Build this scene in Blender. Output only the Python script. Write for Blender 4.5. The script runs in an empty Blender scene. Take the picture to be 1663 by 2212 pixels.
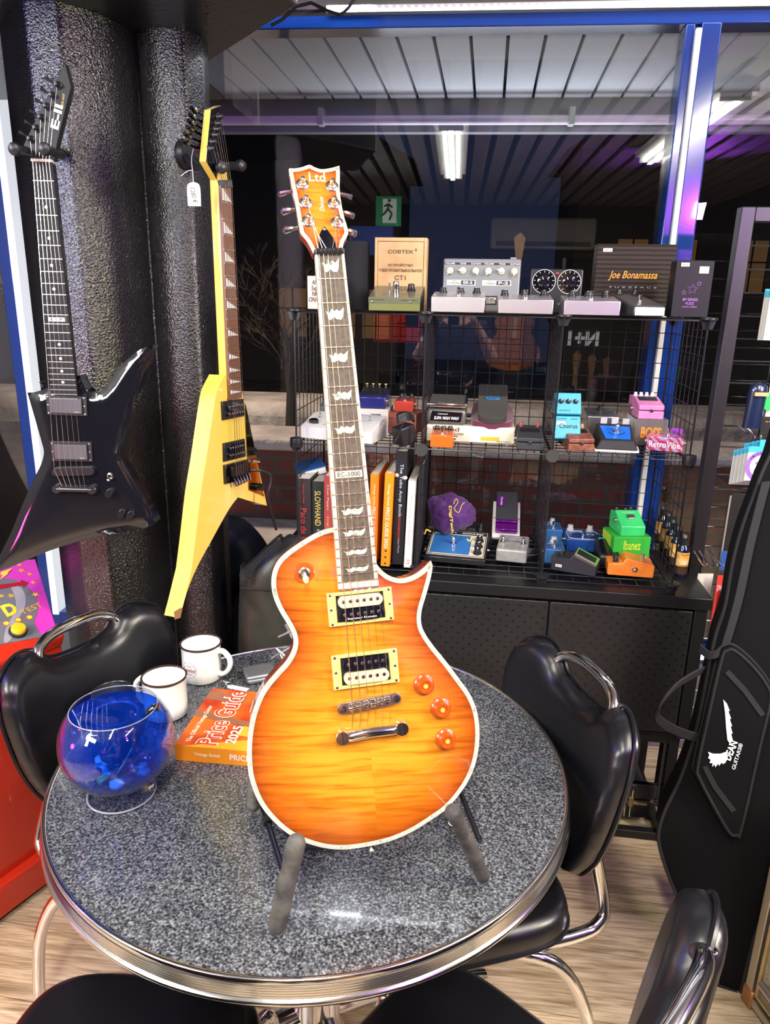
import bpy, bmesh, math, random
from math import sin, cos, pi, radians, tan, atan2
from mathutils import Vector as V, Matrix, Euler, geometry
random.seed(7)
S = bpy.context.scene
COL = S.collection
# ------------------------------------------------------------------ camera
FPX, PITCH, ROLL, CH, YAW = 1556.0, radians(16.3), radians(-1.13), 1.58, radians(5.2)
def _rz(v, a): return V((cos(a)*v.x - sin(a)*v.y, sin(a)*v.x + cos(a)*v.y, v.z))
_F = V((0, cos(PITCH), -sin(PITCH))); _R0 = V((1, 0, 0)); _D0 = V((0, -sin(PITCH), -cos(PITCH)))
_R = _rz(_R0*cos(ROLL) + _D0*sin(ROLL), YAW); _D = _rz(_D0*cos(ROLL) - _R0*sin(ROLL), YAW); _F = _rz(_F, YAW)
CAMP = V((0, 0, CH))
cam = bpy.data.cameras.new('camera'); camo = bpy.data.objects.new('camera', cam); COL.objects.link(camo)
cam.sensor_fit = 'VERTICAL'; cam.sensor_height = 36.0; cam.lens = FPX*36.0/2212.0
cam.clip_start = 0.01; cam.clip_end = 200
camo.matrix_world = Matrix(((_R.x, -_D.x, -_F.x, 0), (_R.y, -_D.y, -_F.y, 0), (_R.z, -_D.z, -_F.z, CH), (0, 0, 0, 1)))
S.camera = camo
# ------------------------------------------------------------------ exposure, world
S.view_settings.view_transform = 'Standard'; S.view_settings.look = 'None'
S.view_settings.gamma = 1.0; S.view_settings.use_curve_mapping = False
S.view_settings.exposure = 0.66
S.cycles.max_bounces = 10; S.cycles.transparent_max_bounces = 24; S.cycles.transmission_bounces = 10; S.cycles.glossy_bounces = 5
S.cycles.use_denoising = True
S.cycles.caustics_reflective = False; S.cycles.caustics_refractive = False
w = bpy.data.worlds.new('night_sky'); S.world = w; w.use_nodes = True
w.node_tree.nodes['Background'].inputs[0].default_value = (0.010, 0.013, 0.030, 1); w.node_tree.nodes['Background'].inputs[1].default_value = 0.8
# ------------------------------------------------------------------ lights of the place and added fills
def area(name, loc, size, power, col=(1, 1, 1), rot=(0, 0, 0), sy=None, spread=None):
    l = bpy.data.lights.new(name, 'AREA'); l.energy = power; l.color = col; l.size = size
    if sy: l.shape = 'RECTANGLE'; l.size_y = sy
    if spread: l.spread = spread
    o = bpy.data.objects.new(name, l); o.location = loc; o.rotation_euler = rot; COL.objects.link(o); return o
def aim(o, to): o.rotation_euler = (V(to) - V(o.location)).to_track_quat('-Z', 'Y').to_euler(); return o
area('ceiling_tube_light', (-0.08, -0.40, 2.505), 0.03, 37, (1, .97, .88), sy=1.7)
area('right_tube_light', (1.25, 0.25, 2.505), 0.03, 28, (1, .95, .84), sy=1.6)
area('left_tube_light', (-1.80, -0.2, 2.505), 0.03, 26, (1, .96, .88), sy=1.4)
aim(area('window_led_light', (0.25, 2.395, 2.398), 1.9, 1.2, (.86, .93, 1), sy=0.012), (.25, 1.9, 0))
aim(area('front_fill_light', (-1.9, -1.3, 2.35), 1.2, 30, (1, .96, .88), sy=0.4), (-0.1, 1.2, .9))  # added front fill for the objects, no tube fixture stands here
aim(area('right_column_fill', (1.98, .50, 2.08), .24, 44, (1, .93, .72), sy=.9), (-.8, 1.7, 1.75))  # unseen light added to brighten the column facets from the right
aim(area('left_column_fill', (-2.12, -1.15, 2.05), .24, 34, (.88, .93, 1), sy=.9), (-.9, 1.67, 1.75))  # added cool fill for the left column facets, no lamp behind it
aim(area('orange_stage_light', (-2.25, 1.95, 2.3), 0.14, 8, (1, .42, .04), sy=.12), (-1.0, 1.65, 1.9))
aim(area('blue_stage_light', (-1.75, 0.9, 1.9), 0.10, 5, (.12, .12, 1), sy=.1), (-0.95, 1.62, 1.55))
aim(area('violet_stage_light', (2.50, 0.9, 2.3), 0.14, 6, (.50, .12, 1), sy=.14), (0.25, 1.4, .8))
aim(area('magenta_stage_light', (-1.6, 0.5, 0.9), 0.12, 2.0, (1, .05, .3), sy=.12), (-0.9, 1.65, .8))
area('soffit_fill_light', (0.2, 3.6, 1.9), 1.2, 6, (.80, .86, 1), rot=(pi, 0, 0), sy=.3)  # upward fill added outside to brighten the soffit
aim(area('street_light', (-3.5, 6.5, 4.6), 0.5, 200, (1, .74, .55)), (-1.5, 6.0, 0))
# ------------------------------------------------------------------ pixel helpers
def ray(x, y): return _F + _R*((x-831.5)/FPX) + _D*((y-1106)/FPX)
def at_z(x, y, z): d = ray(x, y); return CAMP + d*((z-CH)/d.z)
def at_y(x, y, Y): d = ray(x, y); return CAMP + d*(Y/d.y)
def at_d(x, y, t): return CAMP + ray(x, y)*t
# ------------------------------------------------------------------ materials
MATS = {}
def mat(name, col=(.5, .5, .5), rough=.5, metal=0.0, bump=None, var=None, coat=0, emit=None, es=1, trans=0, ior=1.5, spec=.5, sheen=0, alpha=1):
    if name in MATS: return MATS[name]
    m = bpy.data.materials.new(name); m.use_nodes = True; nt = m.node_tree; b = nt.nodes['Principled BSDF']
    b.inputs['Base Color'].default_value = (*col, 1); b.inputs['Roughness'].default_value = rough; b.inputs['Metallic'].default_value = metal
    b.inputs['Coat Weight'].default_value = coat; b.inputs['Coat Roughness'].default_value = .04
    b.inputs['Transmission Weight'].default_value = trans; b.inputs['IOR'].default_value = ior
    b.inputs['Specular IOR Level'].default_value = spec; b.inputs['Sheen Weight'].default_value = sheen; b.inputs['Alpha'].default_value = alpha
    if emit: b.inputs['Emission Color'].default_value = (*emit, 1); b.inputs['Emission Strength'].default_value = es
    if bump or var:
        tc = nt.nodes.new('ShaderNodeTexCoord')
    if bump:
        sc, st = bump[0], bump[1]
        n = nt.nodes.new('ShaderNodeTexNoise'); n.inputs['Scale'].default_value = sc; n.inputs['Detail'].default_value = 4
        nt.links.new(tc.outputs['Object'], n.inputs['Vector'])
        bp = nt.nodes.new('ShaderNodeBump'); bp.inputs['Strength'].default_value = st; bp.inputs['Distance'].default_value = bump[2] if len(bump) > 2 else .002
        nt.links.new(n.outputs['Fac'], bp.inputs['Height']); nt.links.new(bp.outputs['Normal'], b.inputs['Normal'])
    if var:
        n = nt.nodes.new('ShaderNodeTexNoise'); n.inputs['Scale'].default_value = var[0]; n.inputs['Detail'].default_value = 5
        nt.links.new(tc.outputs['Object'], n.inputs['Vector'])
        r = nt.nodes.new('ShaderNodeValToRGB'); r.color_ramp.elements[0].color = (*var[1], 1); r.color_ramp.elements[1].color = (*var[2], 1)
        r.color_ramp.elements[0].position = var[3] if len(var) > 3 else .35; r.color_ramp.elements[1].position = var[4] if len(var) > 4 else .65
        nt.links.new(n.outputs['Fac'], r.inputs['Fac']); nt.links.new(r.outputs['Color'], b.inputs['Base Color'])
    MATS[name] = m; return m
def nodes(m):
    nt = m.node_tree; return nt, nt.nodes['Principled BSDF']
def N(nt, typ, **kw):
    n = nt.nodes.new('ShaderNode'+typ)
    for k, v in kw.items():
        if hasattr(n, k) and k not in n.inputs: setattr(n, k, v)
        else: n.inputs[k].default_value = v
    return n
def ramp(nt, stops, interp='LINEAR'):
    r = nt.nodes.new('ShaderNodeValToRGB'); cr = r.color_ramp; cr.interpolation = interp
    while len(cr.elements) < len(stops): cr.elements.new(.5)
    for e, (p, c) in zip(cr.elements, stops): e.position = p; e.color = (*c, 1) if len(c) == 3 else c
    return r
black = mat('black_plastic', (.012, .012, .014), .38)
blackm = mat('black_matte', (.012, .012, .013), .75)
blackg = mat('black_gloss', (.006, .006, .009), .07, coat=.6)
blackmetal = mat('black_metal', (.012, .012, .015), .28, spec=.6)
chrome = mat('chrome', (.85, .85, .86), .10, 1.0)
steel = mat('steel', (.62, .61, .60), .28, 1.0)
nickel = mat('nickel', (.80, .74, .68), .18, 1.0)
white = mat('white_paint', (.80, .80, .78), .5)
cream = mat('cream_plastic', (.85, .74, .42), .35, coat=.3)
ivory = mat('ivory_binding', (.62, .55, .37), .3, coat=.5)
paper = mat('paper', (.80, .76, .66), .8)
whitetext = mat('white_print', (.85, .85, .82), .6)
blacktext = mat('black_print', (.015, .015, .015), .6)
rubber = mat('rubber_foam', (.05, .05, .045), .75, bump=(60, .8, .003), var=(30, (.030, .028, .026), (.095, .088, .072)))
leather = mat('black_leather', (.0055, .0055, .0075), .32, bump=(220, .10, .0008), spec=.55)
navycloth = mat('navy_cloth', (.006, .009, .020), .6, bump=(40, .5, .002), spec=.4)
blackcloth = mat('black_cloth', (.0038, .0038, .0045), .8, bump=(320, .3, .001), spec=.12)
webbing = mat('black_webbing', (.009, .009, .0088), .8, bump=(500, .6, .001))
# ------------------------------------------------------------------ mesh helpers
def bm_new(): return bmesh.new()
def _faces(vs_faces, mi):
    for f in vs_faces: f.material_index = mi
def box(bm, x0, x1, y0, y1, z0, z1, mi=0, M=None):
    c = [V((x, y, z)) for z in (z0, z1) for y in (y0, y1) for x in (x0, x1)]
    if M: c = [M @ p for p in c]
    v = [bm.verts.new(p) for p in c]
    for q in ((0, 2, 3, 1), (4, 5, 7, 6), (0, 1, 5, 4), (2, 6, 7, 3), (0, 4, 6, 2), (1, 3, 7, 5)):
        bm.faces.new([v[i] for i in q]).material_index = mi
    return v
def tube(bm, pts, r, seg=10, mi=0, closed=False, caps=True, sq=None):
    pts = [V(p) for p in pts]; n = len(pts)
    rs = r if isinstance(r, (list, tuple)) else [r]*n
    T = []
    for i in range(n):
        a = pts[i-1] if (i or closed) else pts[i]; b = pts[(i+1) % n] if (i < n-1 or closed) else pts[i]
        t = (b-a); T.append(t.normalized() if t.length > 1e-9 else V((0, 0, 1)))
    up = V((0, 0, 1)) if abs(T[0].z) < .9 else V((1, 0, 0))
    u = T[0].cross(up).normalized(); rings = []
    for i in range(n):
        u = (u - T[i]*u.dot(T[i])).normalized(); v = T[i].cross(u)
        rings.append([bm.verts.new(pts[i] + (u*cos(2*pi*k/seg)*(sq or 1) + v*sin(2*pi*k/seg))*rs[i]) for k in range(seg)])
    for i in range(n if closed else n-1):
        A, B = rings[i], rings[(i+1) % n]
        for k in range(seg): bm.faces.new((A[k], A[(k+1) % seg], B[(k+1) % seg], B[k])).material_index = mi
    if caps and not closed:
        bm.faces.new(rings[0][::-1]).material_index = mi; bm.faces.new(rings[-1]).material_index = mi
def cyl(bm, p0, p1, r0, r1=None, seg=16, mi=0): tube(bm, [p0, p1], [r0, r0 if r1 is None else r1], seg, mi)
def lathe(bm, prof, seg=40, mi=0, M=None, mis=None):
    rings = []
    for (r, z) in prof:
        if r < 1e-6: p = V((0, 0, z)); rings.append([bm.verts.new(M @ p if M else p)])
        else:
            rr = []
            for k in range(seg):
                p = V((r*cos(2*pi*k/seg), r*sin(2*pi*k/seg), z)); rr.append(bm.verts.new(M @ p if M else p))
            rings.append(rr)
    for i in range(len(rings)-1):
        A, B = rings[i], rings[i+1]; m_ = mis[i] if mis else mi
        for k in range(seg):
            q = [A[k % len(A)], A[(k+1) % len(A)], B[(k+1) % len(B)], B[k % len(B)]]
            q2 = []
            for x in q:
                if x not in q2: q2.append(x)
            if len(q2) > 2: bm.faces.new(q2).material_index = m_
def smooth_poly(pts, n=4, closed=True):
    """Catmull-Rom through pts; a point given as (x, y, 1) stays a corner"""
    P = [V((p[0], p[1])) for p in pts]; C_ = [len(p) > 2 and p[2] for p in pts]; L = len(P); out = []
    for i in range(L if closed else L-1):
        p1, p2 = P[i], P[(i+1) % L]
        p0 = P[i-1] if (closed or i) else p1; p3 = P[(i+2) % L] if (closed or i < L-2) else p2
        if C_[i]: p0 = p1 + (p1-p2)*.001
        if C_[(i+1) % L]: p3 = p2 + (p2-p1)*.001
        for k in range(n):
            t = k/n; out.append(.5*((2*p1) + (p2-p0)*t + (2*p0-5*p1+4*p2-p3)*t*t + (3*p1-p0-3*p2+p3)*t*t*t))
    if not closed: out.append(P[-1])
    return out
def area2(p): return sum(p[i-1][0]*p[i][1]-p[i][0]*p[i-1][1] for i in range(len(p)))
def prism(bm, poly, z0, z1, mi=0, mside=None, M=None, mbot=None):
    p = [V((q[0], q[1])) for q in poly]
    if area2(p) < 0: p = p[::-1]
    X = lambda q, z: (M @ V((q.x, q.y, z))) if M else V((q.x, q.y, z))
    a = [bm.verts.new(X(q, z0)) for q in p]; b = [bm.verts.new(X(q, z1)) for q in p]; n = len(p)
    tri = geometry.tessellate_polygon([[V((q.x, q.y, 0)) for q in p]])
    for t in tri:
        t = list(t)
        if area2([p[i] for i in t]) < 0: t = t[::-1]
        try:
            bm.faces.new([b[i] for i in t]).material_index = mi
            bm.faces.new([a[i] for i in t[::-1]]).material_index = mi if mbot is None else mbot
        except ValueError: pass
    for i in range(n):
        bm.faces.new((a[i], a[(i+1) % n], b[(i+1) % n], b[i])).material_index = mi if mside is None else mside
def inset(poly, d):
    """offset a CCW polygon inwards by d"""
    n = len(poly); out = []
    for i in range(n):
        a, b, c = V(poly[i-1]), V(poly[i]), V(poly[(i+1) % n])
        n1 = V((-(b-a).y, (b-a).x)); n2 = V((-(c-b).y, (c-b).x))
        n1 = n1.normalized() if n1.length else n1; n2 = n2.normalized() if n2.length else n2
        m_ = n1+n2
        m_ = m_.normalized() if m_.length > 1e-6 else n1
        k = max(.45, m_.dot(n1)); out.append(b + m_*(d/k))
    return out
def ccw(p): return p if area2(p) > 0 else p[::-1]
def strip(bm, A, B, za, zb, mi=0, closed=True):
    """band between two equal-length outlines"""
    n = len(A); a = [bm.verts.new((q[0], q[1], za)) for q in A]; b = [bm.verts.new((q[0], q[1], zb)) for q in B]
    for i in range(n if closed else n-1): bm.faces.new((a[i], a[(i+1) % n], b[(i+1) % n], b[i])).material_index = mi
def domed(bm, poly, hfun, sp, mi=0, attr=None):
    """top face of an outline with interior points; height hfun(distance to edge)"""
    poly = [V((q[0], q[1])) for q in poly]; n = len(poly)
    xs = [q.x for q in poly]; ys = [q.y for q in poly]; pts = list(poly)
    def dist(p):
        best = 1e9
        for i in range(n):
            a, b = poly[i-1], poly[i]; ab = b-a; l2 = ab.length_squared
            t = max(0, min(1, (p-a).dot(ab)/l2)) if l2 else 0
            dd = (p-a-ab*t).length_squared
            if dd < best: best = dd
        return math.sqrt(best)
    def inside(p):
        c = False
        for i in range(n):
            a, b = poly[i-1], poly[i]
            if (a.y > p.y) != (b.y > p.y) and p.x < (b.x-a.x)*(p.y-a.y)/(b.y-a.y)+a.x: c = not c
        return c
    y = min(ys)+sp/2; row = 0
    while y < max(ys):
        x = min(xs)+(sp/2 if row % 2 else 0)
        while x < max(xs):
            p = V((x, y))
            if inside(p) and dist(p) > sp*.45: pts.append(p)
            x += sp
        y += sp*.87; row += 1
    vs, es, fs = geometry.delaunay_2d_cdt(pts, [(i, (i+1) % n) for i in range(n)], [], 1, 1e-6)[:3]
    bv = []
    lay = bm.verts.layers.float.get(attr) or bm.verts.layers.float.new(attr) if attr else None
    for q in vs:
        d = dist(V(q)); b = bm.verts.new((q[0], q[1], hfun(d)))
        if lay: b[lay] = d
        bv.append(b)
    for f in fs:
        f = list(f)
        if area2([vs[i] for i in f]) < 0: f = f[::-1]
        try: bm.faces.new([bv[i] for i in f]).material_index = mi
        except ValueError: pass
# ------------------------------------------------------------------ objects
def obj(name, bm, mats, parent=None, bevel=0, seg=2, ang=35, sub=0, loc=None, rot=None, label=None, clean=True):
    me = bpy.data.meshes.new(name)
    if clean: bmesh.ops.recalc_face_normals(bm, faces=bm.faces)
    bm.to_mesh(me); bm.free()
    for m in (mats if isinstance(mats, (list, tuple)) else [mats]): me.materials.append(m)
    me.polygons.foreach_set('use_smooth', [True]*len(me.polygons)); me.set_sharp_from_angle(angle=radians(ang))
    o = bpy.data.objects.new(name, me); COL.objects.link(o)
    if parent: o.parent = parent
    if loc is not None: o.location = loc
    if rot is not None: o.rotation_euler = rot
    if bevel:
        b = o.modifiers.new('bevel', 'BEVEL'); b.width = bevel; b.segments = seg; b.limit_method = 'ANGLE'; b.angle_limit = radians(40); b.use_clamp_overlap = True
    if sub:
        s_ = o.modifiers.new('subdivision', 'SUBSURF'); s_.levels = sub; s_.render_levels = sub
    if label: o['label'] = label
    return o
def tag(o, label, cat, group=None, kind=None):
    if label: o['label'] = label
    if cat: o['category'] = cat
    if group: o['group'] = group
    if kind: o['kind'] = kind
    return o
def thing(name, label, cat, loc=(0, 0, 0), rz=0, group=None, M=None):
    o = bpy.data.objects.new(name, None); o.empty_display_size = .05; COL.objects.link(o)
    if M is not None: o.matrix_world = M
    else: o.location = loc; o.rotation_euler = (0, 0, rz)
    return tag(o, label, cat, group)
def struct(name, bm, m, parent=None, **k):
    o = obj(name, bm, m, parent, **k)
    if not parent: o['kind'] = 'structure'
    return o
def dup(o, parent=None, loc=None, rot=None, label=None):
    c = o.copy(); COL.objects.link(c)
    if parent: c.parent = parent
    for ch in list(o.children): dup(ch, c)
    if loc is not None: c.location = loc
    if rot is not None: c.rotation_euler = rot
    if label: c['label'] = label
    return c
def text(s, w_, h_, m, parent, loc, rot=(pi/2, 0, 0), name='lettering', ext=.0003, off=0, shear=0, label=None):
    """lettering fitted to a box w_ by h_, centred on loc"""
    cu = bpy.data.curves.new(name, 'FONT'); cu.body = s; cu.extrude = ext*20; cu.offset = off; cu.shear = shear; cu.resolution_u = 3
    cu.align_x = 'CENTER'; cu.space_line = .85
    t = bpy.data.objects.new(name, cu); me = bpy.data.meshes.new_from_object(t)
    bpy.data.objects.remove(t); bpy.data.curves.remove(cu)
    xs = [v.co.x for v in me.vertices]; ys = [v.co.y for v in me.vertices]
    if not xs: return None
    cx, cy = (max(xs)+min(xs))/2, (max(ys)+min(ys))/2; sx, sy = w_/max(1e-6, max(xs)-min(xs)), h_/max(1e-6, max(ys)-min(ys))
    for v in me.vertices: v.co = V(((v.co.x-cx)*sx, (v.co.y-cy)*sy, (1 if v.co.z > 0 else 0)*ext))
    me.materials.clear(); me.materials.append(m)
    o = bpy.data.objects.new(name, me); COL.objects.link(o); o.parent = parent; o.location = loc; o.rotation_euler = rot
    if label: o['label'] = label
    return o
# ================================================================== STRUCTURE
WY = 2.45                      # the shop window stands in this plane
def wood_floor():
    m = mat('laminate_floor', (.4, .3, .2), .42); nt, b = nodes(m)
    tc = N(nt, 'TexCoord'); mp = N(nt, 'Mapping'); mp.inputs['Rotation'].default_value = (0, 0, radians(4)); nt.links.new(tc.outputs['Object'], mp.inputs['Vector'])
    br = N(nt, 'TexBrick'); br.offset = .37; br.inputs['Scale'].default_value = 1; br.inputs['Brick Width'].default_value = 1.3; br.inputs['Row Height'].default_value = .19
    br.inputs['Mortar Size'].default_value = .0012; br.inputs['Mortar Smooth'].default_value = .3
    br.inputs['Color1'].default_value = (.80, .80, .80, 1); br.inputs['Color2'].default_value = (1.15, 1.12, 1.08, 1); br.inputs['Mortar'].default_value = (.35, .3, .25, 1)
    nt.links.new(mp.outputs['Vector'], br.inputs['Vector'])
    m2 = N(nt, 'Mapping'); m2.inputs['Scale'].default_value = (2.2, 26, 1); m2.inputs['Rotation'].default_value = (0, 0, radians(4)); nt.links.new(tc.outputs['Object'], m2.inputs['Vector'])
    n = N(nt, 'TexNoise'); n.inputs['Scale'].default_value = 1.6; n.inputs['Detail'].default_value = 7; n.inputs['Distortion'].default_value = 1.4; nt.links.new(m2.outputs['Vector'], n.inputs['Vector'])
    r = ramp(nt, [(.30, (.30, .215, .125)), (.46, (.52, .40, .26)), (.56, (.64, .505, .34)), (.72, (.72, .59, .42))]); nt.links.new(n.outputs['Fac'], r.inputs['Fac'])
    m3 = N(nt, 'Mapping'); m3.inputs['Scale'].default_value = (12, 240, 1); nt.links.new(tc.outputs['Object'], m3.inputs['Vector'])
    n3 = N(nt, 'TexNoise'); n3.inputs['Scale'].default_value = 1.0; n3.inputs['Detail'].default_value = 3; nt.links.new(m3.outputs['Vector'], n3.inputs['Vector'])
    r3 = ramp(nt, [(.38, (.62, .58, .52)), (.55, (1, 1, 1))]); nt.links.new(n3.outputs['Fac'], r3.inputs['Fac'])
    x = N(nt, 'Mix', data_type='RGBA', blend_type='MULTIPLY'); x.inputs[0].default_value = 1; nt.links.new(r.outputs['Color'], x.inputs[6]); nt.links.new(br.outputs['Color'], x.inputs[7])
    y = N(nt, 'Mix', data_type='RGBA', blend_type='MULTIPLY'); y.inputs[0].default_value = .8; nt.links.new(x.outputs[2], y.inputs[6]); nt.links.new(r3.outputs['Color'], y.inputs[7])
    nt.links.new(y.outputs[2], b.inputs['Base Color'])
    bp = N(nt, 'Bump'); bp.inputs['Strength'].default_value = .25; bp.inputs['Distance'].default_value = .001; nt.links.new(n3.outputs['Fac'], bp.inputs['Height']); nt.links.new(bp.outputs['Normal'], b.inputs['Normal'])
    return m
bm = bm_new(); box(bm, -2.4, 2.6, -3.6, WY+.06, -.05, 0); struct('floor', bm, wood_floor())
darkwall = mat('dark_wall_paint', (.03, .03, .035), .6)
bm = bm_new(); box(bm, -2.5, -2.4, -3.7, WY+.06, -.05, 2.62); struct('wall_left', bm, mat('left_wall_paint', (.20, .19, .18), .7))
bm = bm_new(); box(bm, 2.6, 2.7, -3.7, WY+.06, -.05, 2.62); struct('wall_right', bm, darkwall)
bm = bm_new(); box(bm, -2.5, 2.7, -3.7, -3.6, -.05, 2.62); struct('wall_back', bm, darkwall)
bm = bm_new(); box(bm, -2.5, 2.7, -3.7, WY+.06, 2.66, 2.74, 0)
x = -2.4
while x < 2.55:
    box(bm, x, x+.10, -3.55, 2.2, 2.60, 2.66, 1); x += .145
struct('ceiling', bm, [mat('ceiling_black', (.012, .012, .014), .8), mat('ceiling_slat', (.30, .29, .31), .55)])
# wall over the window
bm = bm_new(); box(bm, -2.4, 2.6, WY-.02, WY+.10, 2.405, 2.66); struct('wall_front', bm, mat('front_wall_grey', (.30, .30, .31), .6))
# black bulkhead over the column
def stucco(name, sc, st, rough):
    m = mat(name, (.0045, .0045, .0052), rough, coat=.15, spec=.9); nt, b = nodes(m); tc = N(nt, 'TexCoord')
    n = N(nt, 'TexNoise'); n.inputs['Scale'].default_value = sc; n.inputs['Detail'].default_value = 3; n.inputs['Roughness'].default_value = .55
    v = N(nt, 'TexVoronoi'); v.inputs['Scale'].default_value = sc*1.3
    nt.links.new(tc.outputs['Object'], n.inputs['Vector']); nt.links.new(tc.outputs['Object'], v.inputs['Vector'])
    a = N(nt, 'Math', operation='ADD'); nt.links.new(n.outputs['Fac'], a.inputs[0]); mm = N(nt, 'Math', operation='MULTIPLY'); mm.inputs[1].default_value = .35
    nt.links.new(v.outputs['Distance'], mm.inputs[0]); nt.links.new(mm.outputs[0], a.inputs[1])
    bp = N(nt, 'Bump'); bp.inputs['Strength'].default_value = st; bp.inputs['Distance'].default_value = .004
    nt.links.new(a.outputs[0], bp.inputs['Height']); nt.links.new(bp.outputs['Normal'], b.inputs['Normal']); nt.links.new(bp.outputs['Normal'], b.inputs['Coat Normal'])
    return m
bm = bm_new(); prism(bm, [(-.74, WY-.02), (-.735, 2.145), (-.36, 1.715), (-.50, 1.25), (-2.38, 1.25), (-2.38, WY-.02)], 2.17, 2.60)
struct('ceiling_bulkhead', bm, stucco('bulkhead_paint', 60, .25, .35), bevel=.004)
# faceted black column
COLP = [(-1.085, 2.05), (-1.10, 1.90), (-1.078, 1.81), (-.998, 1.717), (-.935, 1.668), (-.862, 1.672), (-.803, 1.735), (-.790, 1.800), (-.778, 1.862), (-.735, 1.835), (-.700, 1.822), (-.652, 1.834), (-.628, 1.885), (-.640, 1.97), (-.70, 2.06)]
bm = bm_new(); prism(bm, COLP, 0, 2.175); struct('column', bm, stucco('column_gloss_paint', 190, .62, .17), bevel=.006, seg=3)
# window panes and frames
def glass_mat():
    m = bpy.data.materials.new('window_glass'); m.use_nodes = True; nt = m.node_tree; nt.nodes.clear()
    o = N(nt, 'OutputMaterial'); t = N(nt, 'BsdfTransparent'); g = N(nt, 'BsdfGlossy'); g.inputs['Roughness'].default_value = .0; t.inputs[0].default_value = (.93, .95, .95, 1)
    f = N(nt, 'Fresnel'); f.inputs['IOR'].default_value = 1.75; x = N(nt, 'MixShader')
    nt.links.new(f.outputs[0], x.inputs[0]); nt.links.new(t.outputs[0], x.inputs[1]); nt.links.new(g.outputs[0], x.inputs[2]); nt.links.new(x.outputs[0], o.inputs['Surface']); return m
wglass = glass_mat()
blue = mat('blue_frame_paint', (.006, .036, .21), .16, coat=.5, bump=(90, .06, .001))
def pane(i, x0, x1):
    bm = bm_new(); box(bm, x0, x1, WY+.02, WY+.026, .42, 2.36); struct('window_%d' % i, bm, wglass)
pane(1, -1.47, .62); pane(2, .70, 2.58); pane(3, -2.38, -1.53)
ti = [0]
def trim(bx, m, bv=.003):
    ti[0] += 1; bm = bm_new()
    for b in bx: box(bm, *b)
    return struct('trim_%d' % ti[0], bm, m, bevel=bv)
trim([(-2.4, 2.6, WY-.03, WY+.05, 2.352, 2.386)], blue)
trim([(.612, .637, WY-.03, WY+.05, .40, 2.352), (.653, .706, WY-.04, WY+.05, .40, 2.352), (.706, .716, WY-.01, WY+.05, .40, 2.352)], blue)
trim([(-1.535, -1.495, WY-.03, WY+.05, .40, 2.352)], blue)
wstrip = mat('white_cable_cover', (.85, .85, .83), .4)
trim([(.637, .653, WY-.045, WY+.04, .40, 2.338)], wstrip)
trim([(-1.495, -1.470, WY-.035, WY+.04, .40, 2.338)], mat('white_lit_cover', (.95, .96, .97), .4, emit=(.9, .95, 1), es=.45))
trim([(-2.4, 2.6, WY-.03, WY+.05, .36, .41)], blue)
bm = bm_new(); box(bm, -2.4, 2.6, WY-.02, WY+.06, 0, .36); struct('wall_window_sill', bm, mat('sill_wall', (.15, .15, .16), .6))
# white ceiling board by the window
bm = bm_new(); box(bm, -.26, 2.4, 2.02, 2.36, 2.41, 2.46); struct('ceiling_panel', bm, mat('white_board', (.86, .88, .90), .5), bevel=.004)
# LED strip along the top beam
ledw = mat('led_diode', (1, 1, 1), .4, emit=(.88, .94, 1), es=7)
ledh = mat('led_diode_warm', (1, .95, .8), .4, emit=(1, .93, .75), es=1.6)
led = thing('led_strip', 'white led light strip with tiny square diodes along the top beam of the window', 'light strip', (0, WY-.04, 2.388))
bm = bm_new(); box(bm, -.42, 2.4, -.006, .0, 0, .018); obj('strip_tape', bm, mat('led_tape', (.80, .82, .84), .5), led)
bm = bm_new()
for k in range(120):
    x0 = -.28+k*.0215; box(bm, x0, x0+.008, -.009, -.006, .005, .013)
d = obj('diode', bm, ledh, led); d['kind'] = 'stuff'
bm = bm_new()
for k in range(7): box(bm, -.415+k*.019, -.403+k*.019, -.010, -.006, .003, .015)
obj('bright_diodes', bm, mat('led_bright', (1, 1, 1), .4, emit=(.9, .97, 1), es=60), led, label='glaring first diodes of the strip')
# cable at the top
cab = thing('ceiling_cable', 'black cable hanging in a loop below the ceiling beside the white board', 'cable')
bm = bm_new(); P = [at_y(*q, 2.30) for q in ((585, 55), (610, 42), (640, 14), (672, 6), (705, 22), (735, 32), (752, 18), (768, -6))]
tube(bm, [p for p in P], .0045, 8); obj('cord', bm, black, cab)
# ------------------------------------------------------------------ outside
snow = mat('dirty_snow', (.62, .58, .56), .8, bump=(6, .8, .05), var=(2.5, (.42, .38, .36), (.72, .68, .66)))
asph = mat('wet_asphalt', (.03, .03, .034), .5, var=(3, (.02, .02, .022), (.09, .085, .085)))
def sv(name, boxes, m, **k):
    bm = bm_new()
    for b in boxes: box(bm, *b)
    return struct(name, bm, m, **k)
sv('street_ground', [(-9, 9, WY+.06, 22, -.12, -.05)], asph)
bm = bm_new()
prism(bm, [(-6, 2.55), (-.3, 2.55), (.2, 4.75), (-6, 4.75)], -.05, .10); struct('snow_ground', bm, snow)
def brick():
    m = mat('brick_wall', (.3, .1, .07), .8); nt, b = nodes(m); tc = N(nt, 'TexCoord'); mp = N(nt, 'Mapping'); mp.inputs['Rotation'].default_value = (radians(90), 0, 0); nt.links.new(tc.outputs['Object'], mp.inputs['Vector'])
    br = N(nt, 'TexBrick'); br.inputs['Scale'].default_value = 1; br.inputs['Brick Width'].default_value = .30; br.inputs['Row Height'].default_value = .105; br.inputs['Mortar Size'].default_value = .012
    br.inputs['Color1'].default_value = (.20, .050, .036, 1); br.inputs['Color2'].default_value = (.12, .042, .036, 1); br.inputs['Mortar'].default_value = (.09, .08, .08, 1)
    nt.links.new(mp.outputs['Vector'], br.inputs['Vector']); nt.links.new(br.outputs['Color'], b.inputs['Base Color']); return m
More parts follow.
